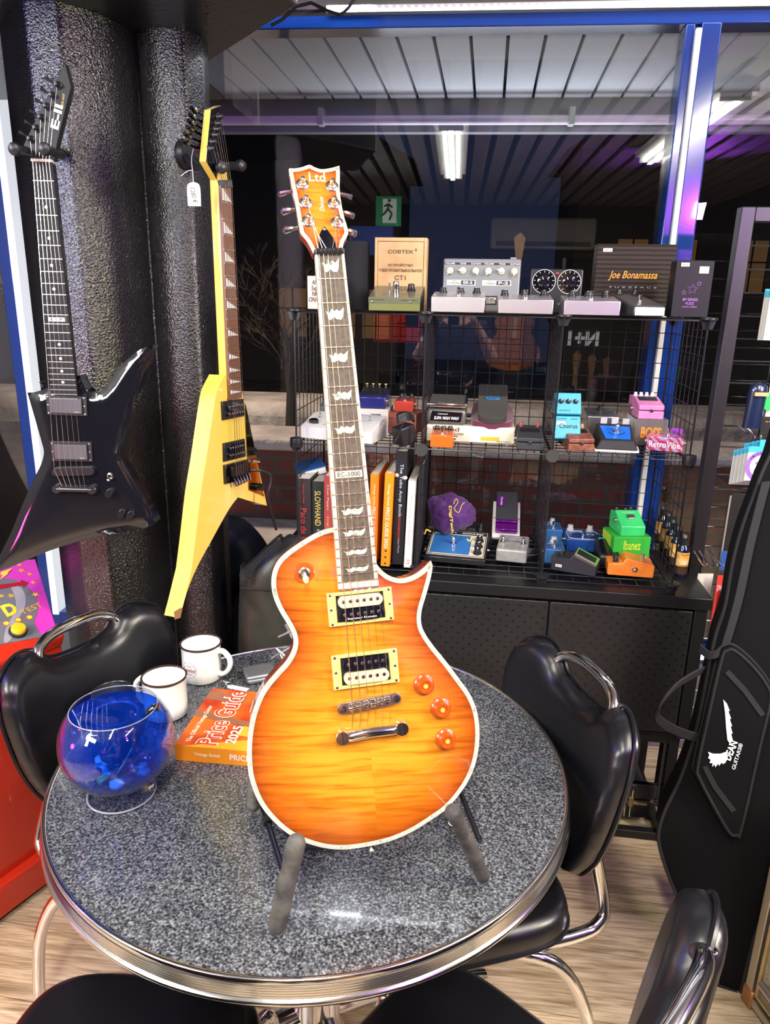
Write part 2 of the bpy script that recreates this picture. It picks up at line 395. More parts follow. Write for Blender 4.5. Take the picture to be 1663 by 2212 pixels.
sv('brick_wall_outside', [(-1.6, 6, 4.8, 5.0, -.05, .58)], brick())
sv('snow_cap', [(-1.7, 6, 4.76, 5.35, .58, .66)], snow, bevel=.03)
sv('snow_bank', [(-9, 9, 8.2, 9.4, -.05, .42)], snow, bevel=.15)
# soffit of the canopy, slats square to the shelves
SM = Matrix.Rotation(radians(-2.4), 4, 'Z')
bm = bm_new()
for k in range(36):
    x0 = -2.3+k*.122; box(bm, x0, x0+.110, WY+.13, 3.60, 2.42, 2.45, 0, SM)
box(bm, -2.6, 2.6, WY+.12, 3.60, 2.455, 2.50, 1, SM)
struct('canopy_soffit', bm, [mat('soffit_panel', (.66, .66, .68), .5), blackm])
sv('canopy_fascia', [(-3, 3.4, 3.47, 3.52, 2.29, 2.52)], mat('fascia_grey', (.22, .22, .24), .5))
pipe = thing('canopy_pipe', 'pale horizontal pipe with small clips under the canopy outside the window', 'pipe', (0, 3.42, 2.325))
bm = bm_new(); tube(bm, [(-3, 0, 0), (3.2, 0, 0)], .019, 12); obj('tube', bm, mat('pipe_white', (.75, .66, .78), .3), pipe)
for x0 in (-.62, .44, 1.42):
    bm = bm_new(); box(bm, x0-.012, x0+.012, -.028, .02, -.022, .045); obj('clip', bm, mat('clip_grey', (.5, .5, .52), .5), pipe, bevel=.002)
# houses across the street
wwarm = mat('lit_window', (.12, .07, .03), .5, emit=(1, .50, .16), es=.045)
for i, (x0, x1, z1, wins, lab) in enumerate([(-8.5, -1.2, 4.2, [(-3.6, .9), (-2.6, .9), (-1.9, .9)], 'dark house across the street left of the column with warm lit windows'),
                                          (2.2, 9.0, 4.4, [(3.0, 1.9), (3.9, 1.9), (5.2, 1.9)], 'dark house across the street behind the right pane with warm lit windows')]):
    h = thing('house', lab, 'house', ((x0+x1)/2, 15, -.05)); cx = (x0+x1)/2
    bm = bm_new(); box(bm, x0-cx, x1-cx, 0, 3, 0, z1); obj('wall', bm, mat('house_wall', (.05, .042, .04), .8), h)
    bm = bm_new(); prism(bm, [(x0-cx-.3, 0), (x1-cx+.3, 0), (0, 2.2)], 0, 3.2, M=Matrix.Translation((0, 3.1, z1)) @ Matrix.Rotation(pi/2, 4, 'X')); obj('roof', bm, mat('house_roof', (.03, .03, .035), .8), h)
    for (wx, wz) in wins:
        bm = bm_new(); box(bm, wx-cx, wx-cx+.55, -.04, 0, wz, wz+.95, 0); box(bm, wx-cx+.26, wx-cx+.29, -.06, -.04, wz, wz+.95, 1); box(bm, wx-cx, wx-cx+.55, -.06, -.04, wz+.55, wz+.58, 1); obj('window', bm, [wwarm, blackm], h)
# bare tree seen between column and cages
for lab, x0, y0, hh, seed in (('bare leafless tree outside just right of the column', -1.75, 7.6, 1.75, 3), ('bare leafless shrub outside left of the column', -4.3, 7.4, 2.2, 5)):
    tr = thing('bare_tree', lab, 'tree', (x0, y0, -.05)); rnd = random.Random(seed)
    bm = bm_new(); tube(bm, [(0, 0, 0), (.03, 0, hh*.4), (-.02, 0, hh*.7)], [.06, .05, .03], 8); obj('trunk', bm, mat('bark', (.05, .035, .028), .9), tr)
    bm = bm_new()
    def branch(p, d, l, r, k):
        q = p + d*l; mid = p + d*l*.5 + V((rnd.uniform(-.1, .1)*l, rnd.uniform(-.1, .1)*l, 0)); tube(bm, [p, mid, q], [r, r*.8, r*.6], 4, caps=False)
        if k:
            for _ in range(3): branch(p + d*l*rnd.uniform(.5, 1), (d + V((rnd.uniform(-.9, .9), rnd.uniform(-.6, .6), rnd.uniform(-.3, .7)))).normalized(), l*.68, r*.6, k-1)
    for _ in range(5): branch(V((0, 0, hh*rnd.uniform(.3, .7))), V((rnd.uniform(-1, 1), rnd.uniform(-.5, .5), rnd.uniform(.3, 1))).normalized(), hh*.25, .02, 4)
    obj('branches', bm, MATS['bark'], tr, clean=False)
# ================================================================== TABLE
TC = V((-.231, 1.162, 0)); TR = .470
def table_top_mat():
    m = mat('speckled_laminate', (.1, .1, .11), .16, coat=.3); nt, b = nodes(m); tc = N(nt, 'TexCoord')
    n = N(nt, 'TexNoise'); n.inputs['Scale'].default_value = 280; n.inputs['Detail'].default_value = 2.5; nt.links.new(tc.outputs['Object'], n.inputs['Vector'])
    r = ramp(nt, [(.34, (.014, .015, .018)), (.45, (.042, .045, .050)), (.56, (.10, .105, .112)), (.70, (.24, .25, .26))]); nt.links.new(n.outputs['Fac'], r.inputs['Fac'])
    nt.links.new(r.outputs['Color'], b.inputs['Base Color']); return m
tb = thing('round_table', 'round diner table with grey speckled top and ribbed chrome edge carrying the sunburst guitar', 'table', (TC.x, TC.y, 0))
bm = bm_new(); lathe(bm, [(0, .715), (TR-.02, .715), (TR-.006, .722), (TR-.006, .7485), (0, .7495)], 96); obj('table_top', bm, table_top_mat(), tb)
bm = bm_new(); pr = [(TR-.012, .712), (TR-.008, .7495), (TR-.006, .7515), (TR-.002, .7515), (TR, .7495), (TR, .744)]
for k in range(5): z = .743-k*.0042; pr += [(TR-.0022, z), (TR+.0014, z-.0012), (TR+.0014, z-.0026), (TR-.0022, z-.0038)]
pr += [(TR, .721), (TR+.004, .719), (TR+.0055, .716), (TR+.004, .7125), (TR, .711), (TR-.001, .706), (TR-.003, .703), (TR-.010, .701), (TR-.02, .704), (TR-.02, .712)]
lathe(bm, pr, 128); obj('edge_band', bm, mat('edge_aluminium', (.74, .73, .69), .16, 1.0), tb, ang=50)
bm = bm_new(); lathe(bm, [(.0, .712), (.14, .712), (.145, .700), (.055, .69), (.050, .10), (.06, .08), (0, .08)], 40); obj('pedestal', bm, chrome, tb)
for k in range(4):
    a = radians(-60+90*k); d = V((cos(a), sin(a), 0)); bm = bm_new(); tube(bm, [d*.03+V((0, 0, .13)), d*.20+V((0, 0, .11)), d*.36+V((0, 0, .045)), d*.42+V((0, 0, .022))], [.028, .025, .02, .02], 12); obj('foot', bm, chrome, tb)
# ================================================================== CHAIRS
CB = smooth_poly([(q[0], q[1]-.012) for q in [(-.215, .855), (-.20, .885), (-.15, .905), (-.105, .893), (-.07, .862), (0, .852), (.07, .862), (.105, .893), (.15, .905), (.20, .885), (.215, .855), (.222, .80), (.205, .69), (.165, .60), (.11, .545), (0, .528), (-.11, .545), (-.165, .60), (-.205, .69), (-.222, .80)]], 4)
def make_chair(label, loc, rz, seatz=.46, tilt=.0):
    """local: +y is where the sitter faces, backrest at y=0"""
    t = thing('diner_chair', label, 'chair', loc, rz, 'black and chrome diner chairs around the table')
    def curve_y(x): return -.10*(abs(x)/.22)**2*.35 + .03
    bm = bm_new(); P = ccw(CB)
    def lay(d, y, s=1): return [bm.verts.new((q[0], y + .0*q[0] + (abs(q[0])/.22)**2*.045 - (q[1]-.70)*.16, q[1])) for q in inset(P, d)]
    def face(a, flip):
        n = len(a); tri = geometry.tessellate_polygon([[V((v.co.x, v.co.z, 0)) for v in a]])
        for f in tri:
            try: bm.faces.new([a[i] for i in f])
            except ValueError: pass
    for sg in (-1, 1):
        b2 = bm_new(); domed(b2, P, lambda d: .030*math.sqrt(1-(1-min(1, d/.032))**2)+.004*min(1, d/.1), .011)
        for v in b2.verts: x, z, h = v.co; v.co = V((x, sg*h + (abs(x)/.22)**2*.045 - (z-.70)*.16, z))
        me_ = bpy.data.meshes.new('t'); b2.to_mesh(me_); b2.free(); bm.from_mesh(me_); bpy.data.meshes.remove(me_)
    bmesh.ops.remove_doubles(bm, verts=bm.verts, dist=.0002)
    bk = obj('backrest', bm, leather, t, ang=60)
    bm = bm_new(); tube(bm, [(q[0], -.010 + (abs(q[0])/.22)**2*.045-(q[1]-.70)*.16, q[1]) for q in inset(P, -.0015)], .0042, 6, closed=True); obj('piping', bm, leather, bk)
    bm = bm_new(); tube(bm, smooth3([(-.108, -.012, .858), (-.092, -.026, .882), (-.045, -.036, .896), (.045, -.036, .896), (.092, -.026, .882), (.108, -.012, .858)]), .0115, 14); obj('handle', bm, chrome, t)
    for s in (-1, 1):
        bm = bm_new(); lathe(bm, [(0, .0), (.007, 0), (.008, -.002), (.008, -.004)], 14, M=Matrix.Translation((s*.106, -.030, .880)) @ Matrix.Rotation(radians(-25), 4, 'X')); obj('screw', bm, nickel, t)
    for s in (-1, 1):     # back tube running under the seat
        bm = bm_new(); tube(bm, smooth3([(s*.115, .0, .60), (s*.125, -.012, .54), (s*.145, -.018, .48), (s*.16, -.005, .45), (s*.165, .06, .435), (s*.165, .32, .435), (s*.17, .40, .42), (s*.185, .435, .36), (s*.20, .45, .012)]), .0125, 12); obj('frame_tube', bm, chrome, t)
        bm = bm_new(); tube(bm, smooth3([(s*.10, .28, .425), (s*.16, .17, .425), (s*.19, .09, .40), (s*.215, .04, .30), (s*.225, .02, .15), (s*.23, .015, .012)]), .0125, 12); lg = obj('leg', bm, chrome, t)
        bm = bm_new(); lathe(bm, [(0, 0), (.015, 0), (.016, .006), (.016, .02), (.0125, .024)], 16, M=Matrix.Translation((s*.23, .015, 0))); obj('foot_cap', bm, steel, lg)
    SP = [(.196*math.copysign(abs(cos(t_))**.5, cos(t_)), .228+.188*math.copysign(abs(sin(t_))**.5, sin(t_))) for t_ in [2*pi*(k+.5)/56 for k in range(56)]]
    bm = bm_new(); P2 = ccw(SP); prev = None
    for d, z in ((.02, .44), (.004, .445), (0, .455), (0, .480), (.005, .495), (.014, .503), (.026, .506)):
        cur = [bm.verts.new((q[0], q[1], z)) for q in inset(P2, d)]
        if prev:
            for i in range(len(cur)): bm.faces.new((prev[i], prev[(i+1) % len(cur)], cur[(i+1) % len(cur)], cur[i]))
        else: bm.faces.new(cur[::-1])
        prev = cur
    bm.faces.new(prev); st = obj('seat', bm, leather, t, ang=70)
    bm = bm_new(); tube(bm, [(q[0], q[1], .458) for q in inset(P2, -.001)], .004, 6, closed=True); obj('seat_piping', bm, leather, st)
    return t
def smooth3(pts, n=5):
    P = [V(p) for p in pts]; out = []
    for i in range(len(P)-1):
        p0 = P[max(0, i-1)]; p1 = P[i]; p2 = P[i+1]; p3 = P[min(len(P)-1, i+2)]
        for k in range(n):
            t = k/n; out.append(.5*((2*p1)+(p2-p0)*t+(2*p0-5*p1+4*p2-p3)*t*t+(3*p1-p0-3*p2+p3)*t**3))
    out.append(P[-1]); return out
def chair_at(label, bx, by, fx, fy): return make_chair(label, (bx, by, 0), atan2(fy, fx)-pi/2)
chair_at('black and chrome diner chair beside the red game machine, behind the blue bowl', -.765, 1.345, .927, -.374)
chair_at('black and chrome diner chair at right of the table, before the perforated cabinet', .262, 1.285, -.935, -.354)
chair_at('black diner chair in the lower right corner, back turned to the guitar bag', .232, .612, -.80, .60)
chair_at('black diner chair at the lower left, only its seat showing under the table edge', -.432, .485, -.03, 1)
# ================================================================== GUITAR HELPERS
class Fr:
    """frame of a guitar: origin at the bridge, y up the neck, z out of the top"""
    def __init__(s, pn, pb, dn, db, yaw):
        Pn, Pb = at_d(*pn, dn), at_d(*pb, db); s.vy = (Pn-Pb).normalized(); x0 = (_R - s.vy*_R.dot(s.vy)).normalized(); z0 = x0.cross(s.vy)
        s.vx = x0*cos(yaw) - z0*sin(yaw); s.vz = z0*cos(yaw) + x0*sin(yaw); s.o = Pb; s.L = (Pn-Pb).length
        s.M = Matrix(((s.vx.x, s.vy.x, s.vz.x, s.o.x), (s.vx.y, s.vy.y, s.vz.y, s.o.y), (s.vx.z, s.vy.z, s.vz.z, s.o.z), (0, 0, 0, 1)))
    def g(s, px, py, h=0):
        d = ray(px, py); o = s.o + s.vz*h; t = (o-CAMP).dot(s.vz)/d.dot(s.vz); p = CAMP + d*t - o; return V((p.dot(s.vx), p.dot(s.vy)))
def bar(bm, a, b, w_, z0, z1, mi=0):
    a, b = V(a), V(b); n = V((-(b-a).y, (b-a).x)).normalized()*w_/2; prism(bm, [a-n, b-n, b+n, a+n], z0, z1, mi)
string_m = mat('wound_string', (.70, .60, .42), .3, 1.0); string_p = mat('plain_string', (.80, .78, .72), .2, 1.0); fretm = mat('fret_metal', (.80, .70, .50), .25, 1.0)
def abalone():
    m = mat('abalone_shell', (.7, .8, .6), .15, coat=.6); nt, b = nodes(m); tc = N(nt, 'TexCoord'); v = N(nt, 'TexVoronoi'); v.inputs['Scale'].default_value = 230; nt.links.new(tc.outputs['Object'], v.inputs['Vector'])
    s = N(nt, 'SeparateColor'); nt.links.new(v.outputs['Color'], s.inputs[0])
    r = ramp(nt, [(0, (.30, .34, .22)), (.2, (.62, .74, .50)), (.4, (.85, .84, .60)), (.55, (.35, .66, .62)), (.7, (.90, .70, .28)), (.85, (.92, .92, .78)), (1, (.15, .2, .14))]); nt.links.new(s.outputs[0], r.inputs['Fac'])
    nt.links.new(r.outputs['Color'], b.inputs['Base Color']); return m
abal = abalone()
def burst(name='flamed_sunburst'):
    m = mat(name, (.8, .3, .02), .22, coat=1.0); nt, b = nodes(m); at = N(nt, 'Attribute'); at.attribute_name = 'edge'; tc = N(nt, 'TexCoord')
    ml = N(nt, 'Math', operation='MULTIPLY'); ml.inputs[1].default_value = 9.0; nt.links.new(at.outputs['Fac'], ml.inputs[0])
    r = ramp(nt, [(0, (.24, .045, .004)), (.10, (.36, .078, .005)), (.30, (.49, .142, .008)), (.60, (.55, .200, .012)), (1, (.58, .235, .016))]); nt.links.new(ml.outputs[0], r.inputs['Fac'])
    # bookmatched flame: stripes across the grain, mirrored on the centre seam
    sx = N(nt, 'SeparateXYZ'); nt.links.new(tc.outputs['Object'], sx.inputs[0]); ab = N(nt, 'Math', operation='ABSOLUTE'); nt.links.new(sx.outputs[0], ab.inputs[0])
    mx = N(nt, 'Math', operation='MULTIPLY'); mx.inputs[1].default_value = 11; nt.links.new(sx.outputs[0], mx.inputs[0])
    sg = N(nt, 'Math', operation='SIGN'); nt.links.new(sx.outputs[0], sg.inputs[0]); so = N(nt, 'Math', operation='MULTIPLY'); so.inputs[1].default_value = 3.7; nt.links.new(sg.outputs[0], so.inputs[0])
    k = N(nt, 'Math', operation='MULTIPLY_ADD'); nt.links.new(sx.outputs[0], k.inputs[0]); k.inputs[1].default_value = .12; nt.links.new(sx.outputs[1], k.inputs[2])
    my = N(nt, 'Math', operation='MULTIPLY'); my.inputs[1].default_value = 150; nt.links.new(k.outputs[0], my.inputs[0])
    cb = N(nt, 'CombineXYZ'); nt.links.new(mx.outputs[0], cb.inputs[0]); nt.links.new(my.outputs[0], cb.inputs[1]); nt.links.new(so.outputs[0], cb.inputs[2])
    n = N(nt, 'TexNoise'); n.inputs['Scale'].default_value = 1; n.inputs['Detail'].default_value = 3; n.inputs['Distortion'].default_value = .5; nt.links.new(cb.outputs[0], n.inputs['Vector'])
    fr = ramp(nt, [(.28, (.62, .50, .38)), (.42, (.86, .80, .72)), (.52, (1.0, 1.0, 1.0)), (.72, (1.12, 1.18, 1.3))]); nt.links.new(n.outputs['Fac'], fr.inputs['Fac'])
    x = N(nt, 'Mix', data_type='RGBA', blend_type='MULTIPLY'); x.inputs[0].default_value = 1; nt.links.new(r.outputs['Color'], x.inputs[6]); nt.links.new(fr.outputs['Color'], x.inputs[7]); nt.links.new(x.outputs[2], b.inputs['Base Color'])
    return m
mahog = mat('mahogany_red', (.20, .022, .010), .25, coat=.7, var=(25, (.13, .012, .006), (.26, .035, .016)))
fboard = mat('rosewood_board', (.075, .057, .033), .5, spec=.3, var=(180, (.055, .043, .025), (.095, .073, .043)))
ebony = mat('dark_board', (.016, .013, .013), .6, spec=.25)
def frets(t, fl, n, L, z, rise=.0012, m=fretm, every=1):
    """fl(d) -> left and right points of the board at distance d from the nut"""
    for k in range(1, n+1):
        a, b = fl(L*(1-2**(-k/12))); bm = bm_new(); tube(bm, [(a.x, a.y, z), (b.x, b.y, z)], rise, 6); obj('fret', bm, m, t)
def quad_line(n0, n1, e0, e1, L0, L1):
    def f(d): k = d/(L1-L0) if L1 != L0 else 0; return n0.lerp(e0, k), n1.lerp(e1, k)
    return f
# ================================================================== SUNBURST GUITAR
G = Fr((708.8, 547), (790.5, 1517), 1.009, 1.009, radians(11))
gt = thing('electric_guitar', 'single cutaway sunburst electric guitar with cream pickup rings propped upright on the round table', 'electric guitar', M=G.M)
BODY = [(721.5, 1139, 1), (695, 1146), (667, 1160), (639.5, 1177.5), (616, 1195), (599, 1213), (589, 1235), (586, 1262), (591, 1291), (603, 1319), (619.5, 1346.7), (630.5, 1368), (634.3, 1387), (629.8, 1408), (616.8, 1430.4), (597.7, 1451.4), (575, 1478), (557.6, 1507), (542, 1552), (534, 1608), (535.5, 1662), (545, 1702), (561.3, 1738), (586.6, 1770.6), (619, 1799.5), (655, 1819), (698.4, 1832), (741.7, 1835.5), (788.6, 1830), (842.7, 1817.5), (889.7, 1797.6), (933, 1770.6), (965.4, 1747), (994.3, 1714), (1017, 1677), (1031, 1635), (1036, 1586.6), (1032.2, 1545), (1023, 1515), (1010, 1491), (993, 1468), (967, 1433), (937, 1396), (918, 1368), (910, 1346), (911, 1319), (921, 1284), (930.5, 1249), (934.5, 1224), (931, 1211.5, 1), (915, 1228), (891, 1243.8), (866.2, 1250.0), (841.8, 1244), (824, 1231), (810, 1213, 1)]
def mapo(F_, pts, n=4, h=0): return ccw(smooth_poly([(*F_.g(p[0], p[1], h), *( (p[2],) if len(p) > 2 else ())) for p in pts], n))
Bo = mapo(G, BODY); black_line = blacktext
bm = bm_new(); prism(bm, inset(Bo, .0008), -.046, -.006); obj('body', bm, mahog, gt, bevel=.003)
rings = [(0, .0022, 0), (.0022, .0026, 1), (.0026, .0048, 2), (.0048, .0052, 1), (.0052, .0064, 0)]
bm = bm_new(); strip(bm, Bo, Bo, -.0065, -.0008, 0); strip(bm, Bo, inset(Bo, .0005), -.0008, 0, 0)
for a, b, m_ in rings: strip(bm, inset(Bo, max(a, .0005)), inset(Bo, b), 0, 0, m_)
obj('binding', bm, [ivory, black_line, abal], gt)
bm = bm_new(); domed(bm, inset(Bo, .0064), lambda d: .0065*min(1, d/.05)**1.4 if d < .05 else .0065, .0085, 0, 'edge'); obj('carved_top', bm, burst(), gt, ang=60, clean=False)
# neck and fretboard
n0, n1, e0, e1 = G.g(679, 553), G.g(741.5, 551), G.g(729, 1274), G.g(816, 1265.5)
bm = bm_new(); prism(bm, [n0, n1, e1, e0], -.004, .0095, 0)
nk = [V((n0.x+.003, n0.y)), V((n1.x-.003, n1.y)), V((e1.x-.003, e1.y*.5)), V((e0.x+.003, e0.y*.5))]
fb = obj('fretboard_binding', bm, ivory, gt, bevel=.0008)
bm = bm_new(); ys = [n0.y+.001, G.g(715, 1190).y]
prof = [(1, 0), (.92, -.009), (.6, -.018), (0, -.021), (-.6, -.018), (-.92, -.009), (-1, 0)]; rr = []
for yv in ys:
    k = (n0.y-yv)/(n0.y-e0.y); a, b = n0.lerp(e0, k).x, n1.lerp(e1, k).x; c, hw = (a+b)/2, (b-a)/2-.0004; rr.append([bm.verts.new((c+hw*q, yv, -.003+z)) for q, z in prof])
for i in range(len(prof)-1): bm.faces.new((rr[0][i], rr[0][i+1], rr[1][i+1], rr[1][i]))
bm.faces.new(rr[0]); bm.faces.new(rr[1]); obj('neck', bm, mahog, gt)
def ql(s, k): a, b = n0.lerp(e0, k), n1.lerp(e1, k); c = (a+b)/2; return c + (a-c)*s, c + (b-c)*s
def band(s0, s1, k0, k1, z, m_, name):
    bm = bm_new()
    for side in (0, 1):
        p = [ql(s0, k0)[side], ql(s0, k1)[side], ql(s1, k1)[side], ql(s1, k0)[side]]; prism(bm, p, z-.0006, z)
    return obj(name, bm, m_, gt)
band(.90, .82, .0, .985, .0098, abal, 'fretboard_purfling')
bm = bm_new(); a0, a1 = ql(.80, .0); b0, b1 = ql(.80, .975); prism(bm, [a0, a1, b1, b0], .004, .0100); obj('fretboard', bm, fboard, gt)
Lg = G.L+.003
def fl(d): k = d/(n0.y-e0.y); a, b = n0.lerp(e0, min(1, k)), n1.lerp(e1, min(1, k)); a.y = b.y = n0.y-d; return a, b
frets(gt, lambda d: fl(d), 24, Lg, .0104)
INL = [(-.62, .25), (-.36, .1), (-.22, .42), (-.02, .22), (.12, .36), (.34, .2), (.62, .52), (.56, -.1), (.40, -.42), (.1, -.38), (-.08, -.2), (-.3, -.42), (-.5, -.34), (-.5, -.05)]
for sp_ in (1, 3, 5, 7, 9, 15, 17, 19, 21, 24):
    da, db = Lg*(1-2**(-(sp_-1)/12)), Lg*(1-2**(-sp_/12)); a, b = fl((da+db)/2); hw = (b.x-a.x)*.5*.82; hh = (db-da)*.5*(.78 if sp_ < 12 else .95); c = (a+b)/2
    bm = bm_new(); prism(bm, [(c.x+p[0]*hw*1.15, c.y+p[1]*hh*1.5) for p in INL], .0098, .01025); obj('inlay', bm, abal, gt)
da, db = Lg*(1-2**(-11/12)), Lg*(1-2**(-1)); a, b = fl((da+db)/2); c = (a+b)/2; bm = bm_new(); box(bm, c.x-.0185, c.x+.0185, c.y-.0048, c.y+.0048, .0098, .01022); pl = obj('inlay_plate', bm, ivory, gt)
text('EC-1000', .032, .0062, blacktext, pl, (c.x, c.y, .01022), (0, 0, 0), off=.01)
bm = bm_new(); bar(bm, n0+V((-.001, .002)), n1+V((.001, .002)), .006, .0, .0125); nb = obj('nut', bm, black, gt, bevel=.001)
bm = bm_new()
for k in range(6): q = n0.lerp(n1, .12+k*.152); cyl(bm, (q.x, q.y+.0045, .010), (q.x, q.y-.002, .0145), .0032, .0028, 10)
obj('string_clamp', bm, black, gt)
# headstock, tipped back
HT = radians(12); HM = Matrix.Translation((0, n0.y+.004, -.002)) @ Matrix.Rotation(-HT, 4, 'X'); HMw = G.M @ HM; HMi = HMw.inverted()
def hg(px, py, h=0):
    o = HMw @ V((0, 0, h)); nz = (HMw.to_3x3() @ V((0, 0, 1))); d = ray(px, py); t = (o-CAMP).dot(nz)/d.dot(nz); p = HMi @ (CAMP+d*t); return V((p.x, p.y))
HS = [(676.5, 547, 1), (664, 522), (650, 504.5), (646.6, 491.4), (642, 464.3), (635.8, 428), (629.5, 397.6), (623.5, 366, 1), (626, 363.4, 1), (637.6, 363.9), (653.8, 360.6), (668.2, 356), (679, 361.0), (693.5, 365.5), (713.3, 363.3), (733, 358, 1), (734, 379.5), (733.6, 410), (737.7, 442.7), (743, 468), (749.4, 489), (752, 502), (749, 511), (741.5, 526), (739.5, 546, 1)]
Ho = ccw(smooth_poly([(*hg(p[0], p[1]), *((p[2],) if len(p) > 2 else ())) for p in HS], 4))
hd = thing('headstock', None, None); hd.parent = gt; hd.matrix_local = HM
bm = bm_new(); prism(bm, inset(Ho, .0005), -.016, -.002); obj('headstock_back', bm, mahog, hd, bevel=.002)
bm = bm_new(); strip(bm, Ho, Ho, -.002, 0, 0)
for a, b, m_ in [(0, .0018, 0), (.0018, .0022, 1), (.0022, .0040, 2), (.0040, .0044, 1), (.0044, .0054, 0)]: strip(bm, inset(Ho, a), inset(Ho, b), 0, 0, m_)
obj('headstock_binding', bm, [ivory, black_line, abal], hd)
bm = bm_new(); domed(bm, inset(Ho, .0054), lambda d: .0, .007, 0, 'edge'); fcm = burst('headstock_sunburst'); fcm.node_tree.nodes['Math'].inputs[1].default_value = 26; obj('headstock_face', bm, fcm, hd, clean=False)
gold = mat('pearl_logo', (.95, .80, .45), .4, coat=.3)
c = hg(684.5, 383); text('Ltd', .0235, .0150, gold, hd, (c.x, c.y, .0004), (0, 0, -.02), off=.01)
c = hg(694.4, 441); text('Deluxe', .0225, .0068, gold, hd, (c.x, c.y, .0004), (0, 0, radians(90)-.02), shear=.3)
TR_ = smooth_poly([(*hg(700.7, 490.5), 1), hg(690.5, 507), hg(688, 530), (*hg(689, 545), 1), (*hg(727, 544), 1), hg(725, 530), hg(718, 514)], 4)
bm = bm_new(); prism(bm, TR_, 0, .0022, 0); tcv = obj('truss_rod_cover', bm, blackg, hd, bevel=.0005)
c = hg(701.2, 496.5); bm = bm_new(); lathe(bm, [(0, .0036), (.0022, .0032), (.0026, .0022)], 12, M=Matrix.Translation((c.x, c.y, 0))); obj('cover_screw', bm, nickel, hd)
posts = [(652.9, 398.5), (660, 439), (665.5, 479), (717, 403), (721, 441), (727.8, 481.5)]
btn = [(611.4, 408.4, 24, .8), (617.7, 447.2, 27, 1.25), (622.2, 487.8, 26, 1.2), (751.2, 414.7, 21, .7), (755.7, 455.3, 23, 1.0), (760.5, 494, 25, 1.2)]
for (px, py), (bx, by, bw, bh) in zip(posts, btn):
    c = hg(px, py); bm = bm_new(); lathe(bm, [(.0092, 0), (.0092, .0015), (.0075, .0028), (.0060, .0032), (.0055, .0060), (.0042, .0066), (.0040, .012), (.0030, .0150), (0, .0155)], 20, M=Matrix.Translation((c.x, c.y, 0))); tn = obj('tuning_post', bm, nickel, hd)
    e = hg(bx, by); d = (e-c).normalized(); bm = bm_new(); tube(bm, [(c.x+d.x*.010, c.y+d.y*.010, -.009), (e.x-d.x*.004, e.y-d.y*.004, -.009)], .0026, 10)
    tube(bm, [(e.x-d.x*.0085, e.y-d.y*.0085, -.009), (e.x-d.x*.004, e.y-d.y*.004, -.009), (e.x+d.x*.005, e.y+d.y*.005, -.009), (e.x+d.x*.0078, e.y+d.y*.0078, -.009)], [.0032, .0052*bh**.5, .0062*bh**.5, .0045*bh**.5], 8, sq=.62); obj('tuner_button', bm, nickel, hd, ang=25)
# strings: nut to bridge, and nut to the posts
c0, c1 = G.g(737.2, 1526.3), G.g(850.5, 1503.7)
sa = [n0.lerp(n1, .12+k*.152) for k in range(6)]; sbx = [G.g(x, y) for x, y in ((757, 1523), (774.5, 1520), (790.5, 1516.5), (806, 1513.5), (822, 1510.5), (837, 1507.5))]
tl = [(652.9, 398.5), (660, 439), (665.5, 479), (727.8, 481.5), (721, 441), (717, 403)]
G_tail = [G.g(x, y) for x, y in ((757, 1568), (773, 1566), (789.5, 1563.5), (805, 1561), (821, 1558.5), (837, 1556))]
for k in range(6):
    r_ = [.00062, .00055, .00048, .00034, .0003, .00026][k]; bm = bm_new(); a = sa[k]; b = sbx[k]; q = HM @ V((*hg(*tl[k]), .0075)) if k < 3 or True else 0
    tube(bm, [q, (a.x, a.y+.002, .0132), (a.x, a.y, .0130), (b.x, b.y, .0205), (b.x, b.y-.002, .0205), (G_tail[k].x, G_tail[k].y, .0135)], r_, 6); obj('string', bm, string_m if k < 3 else string_p, gt)
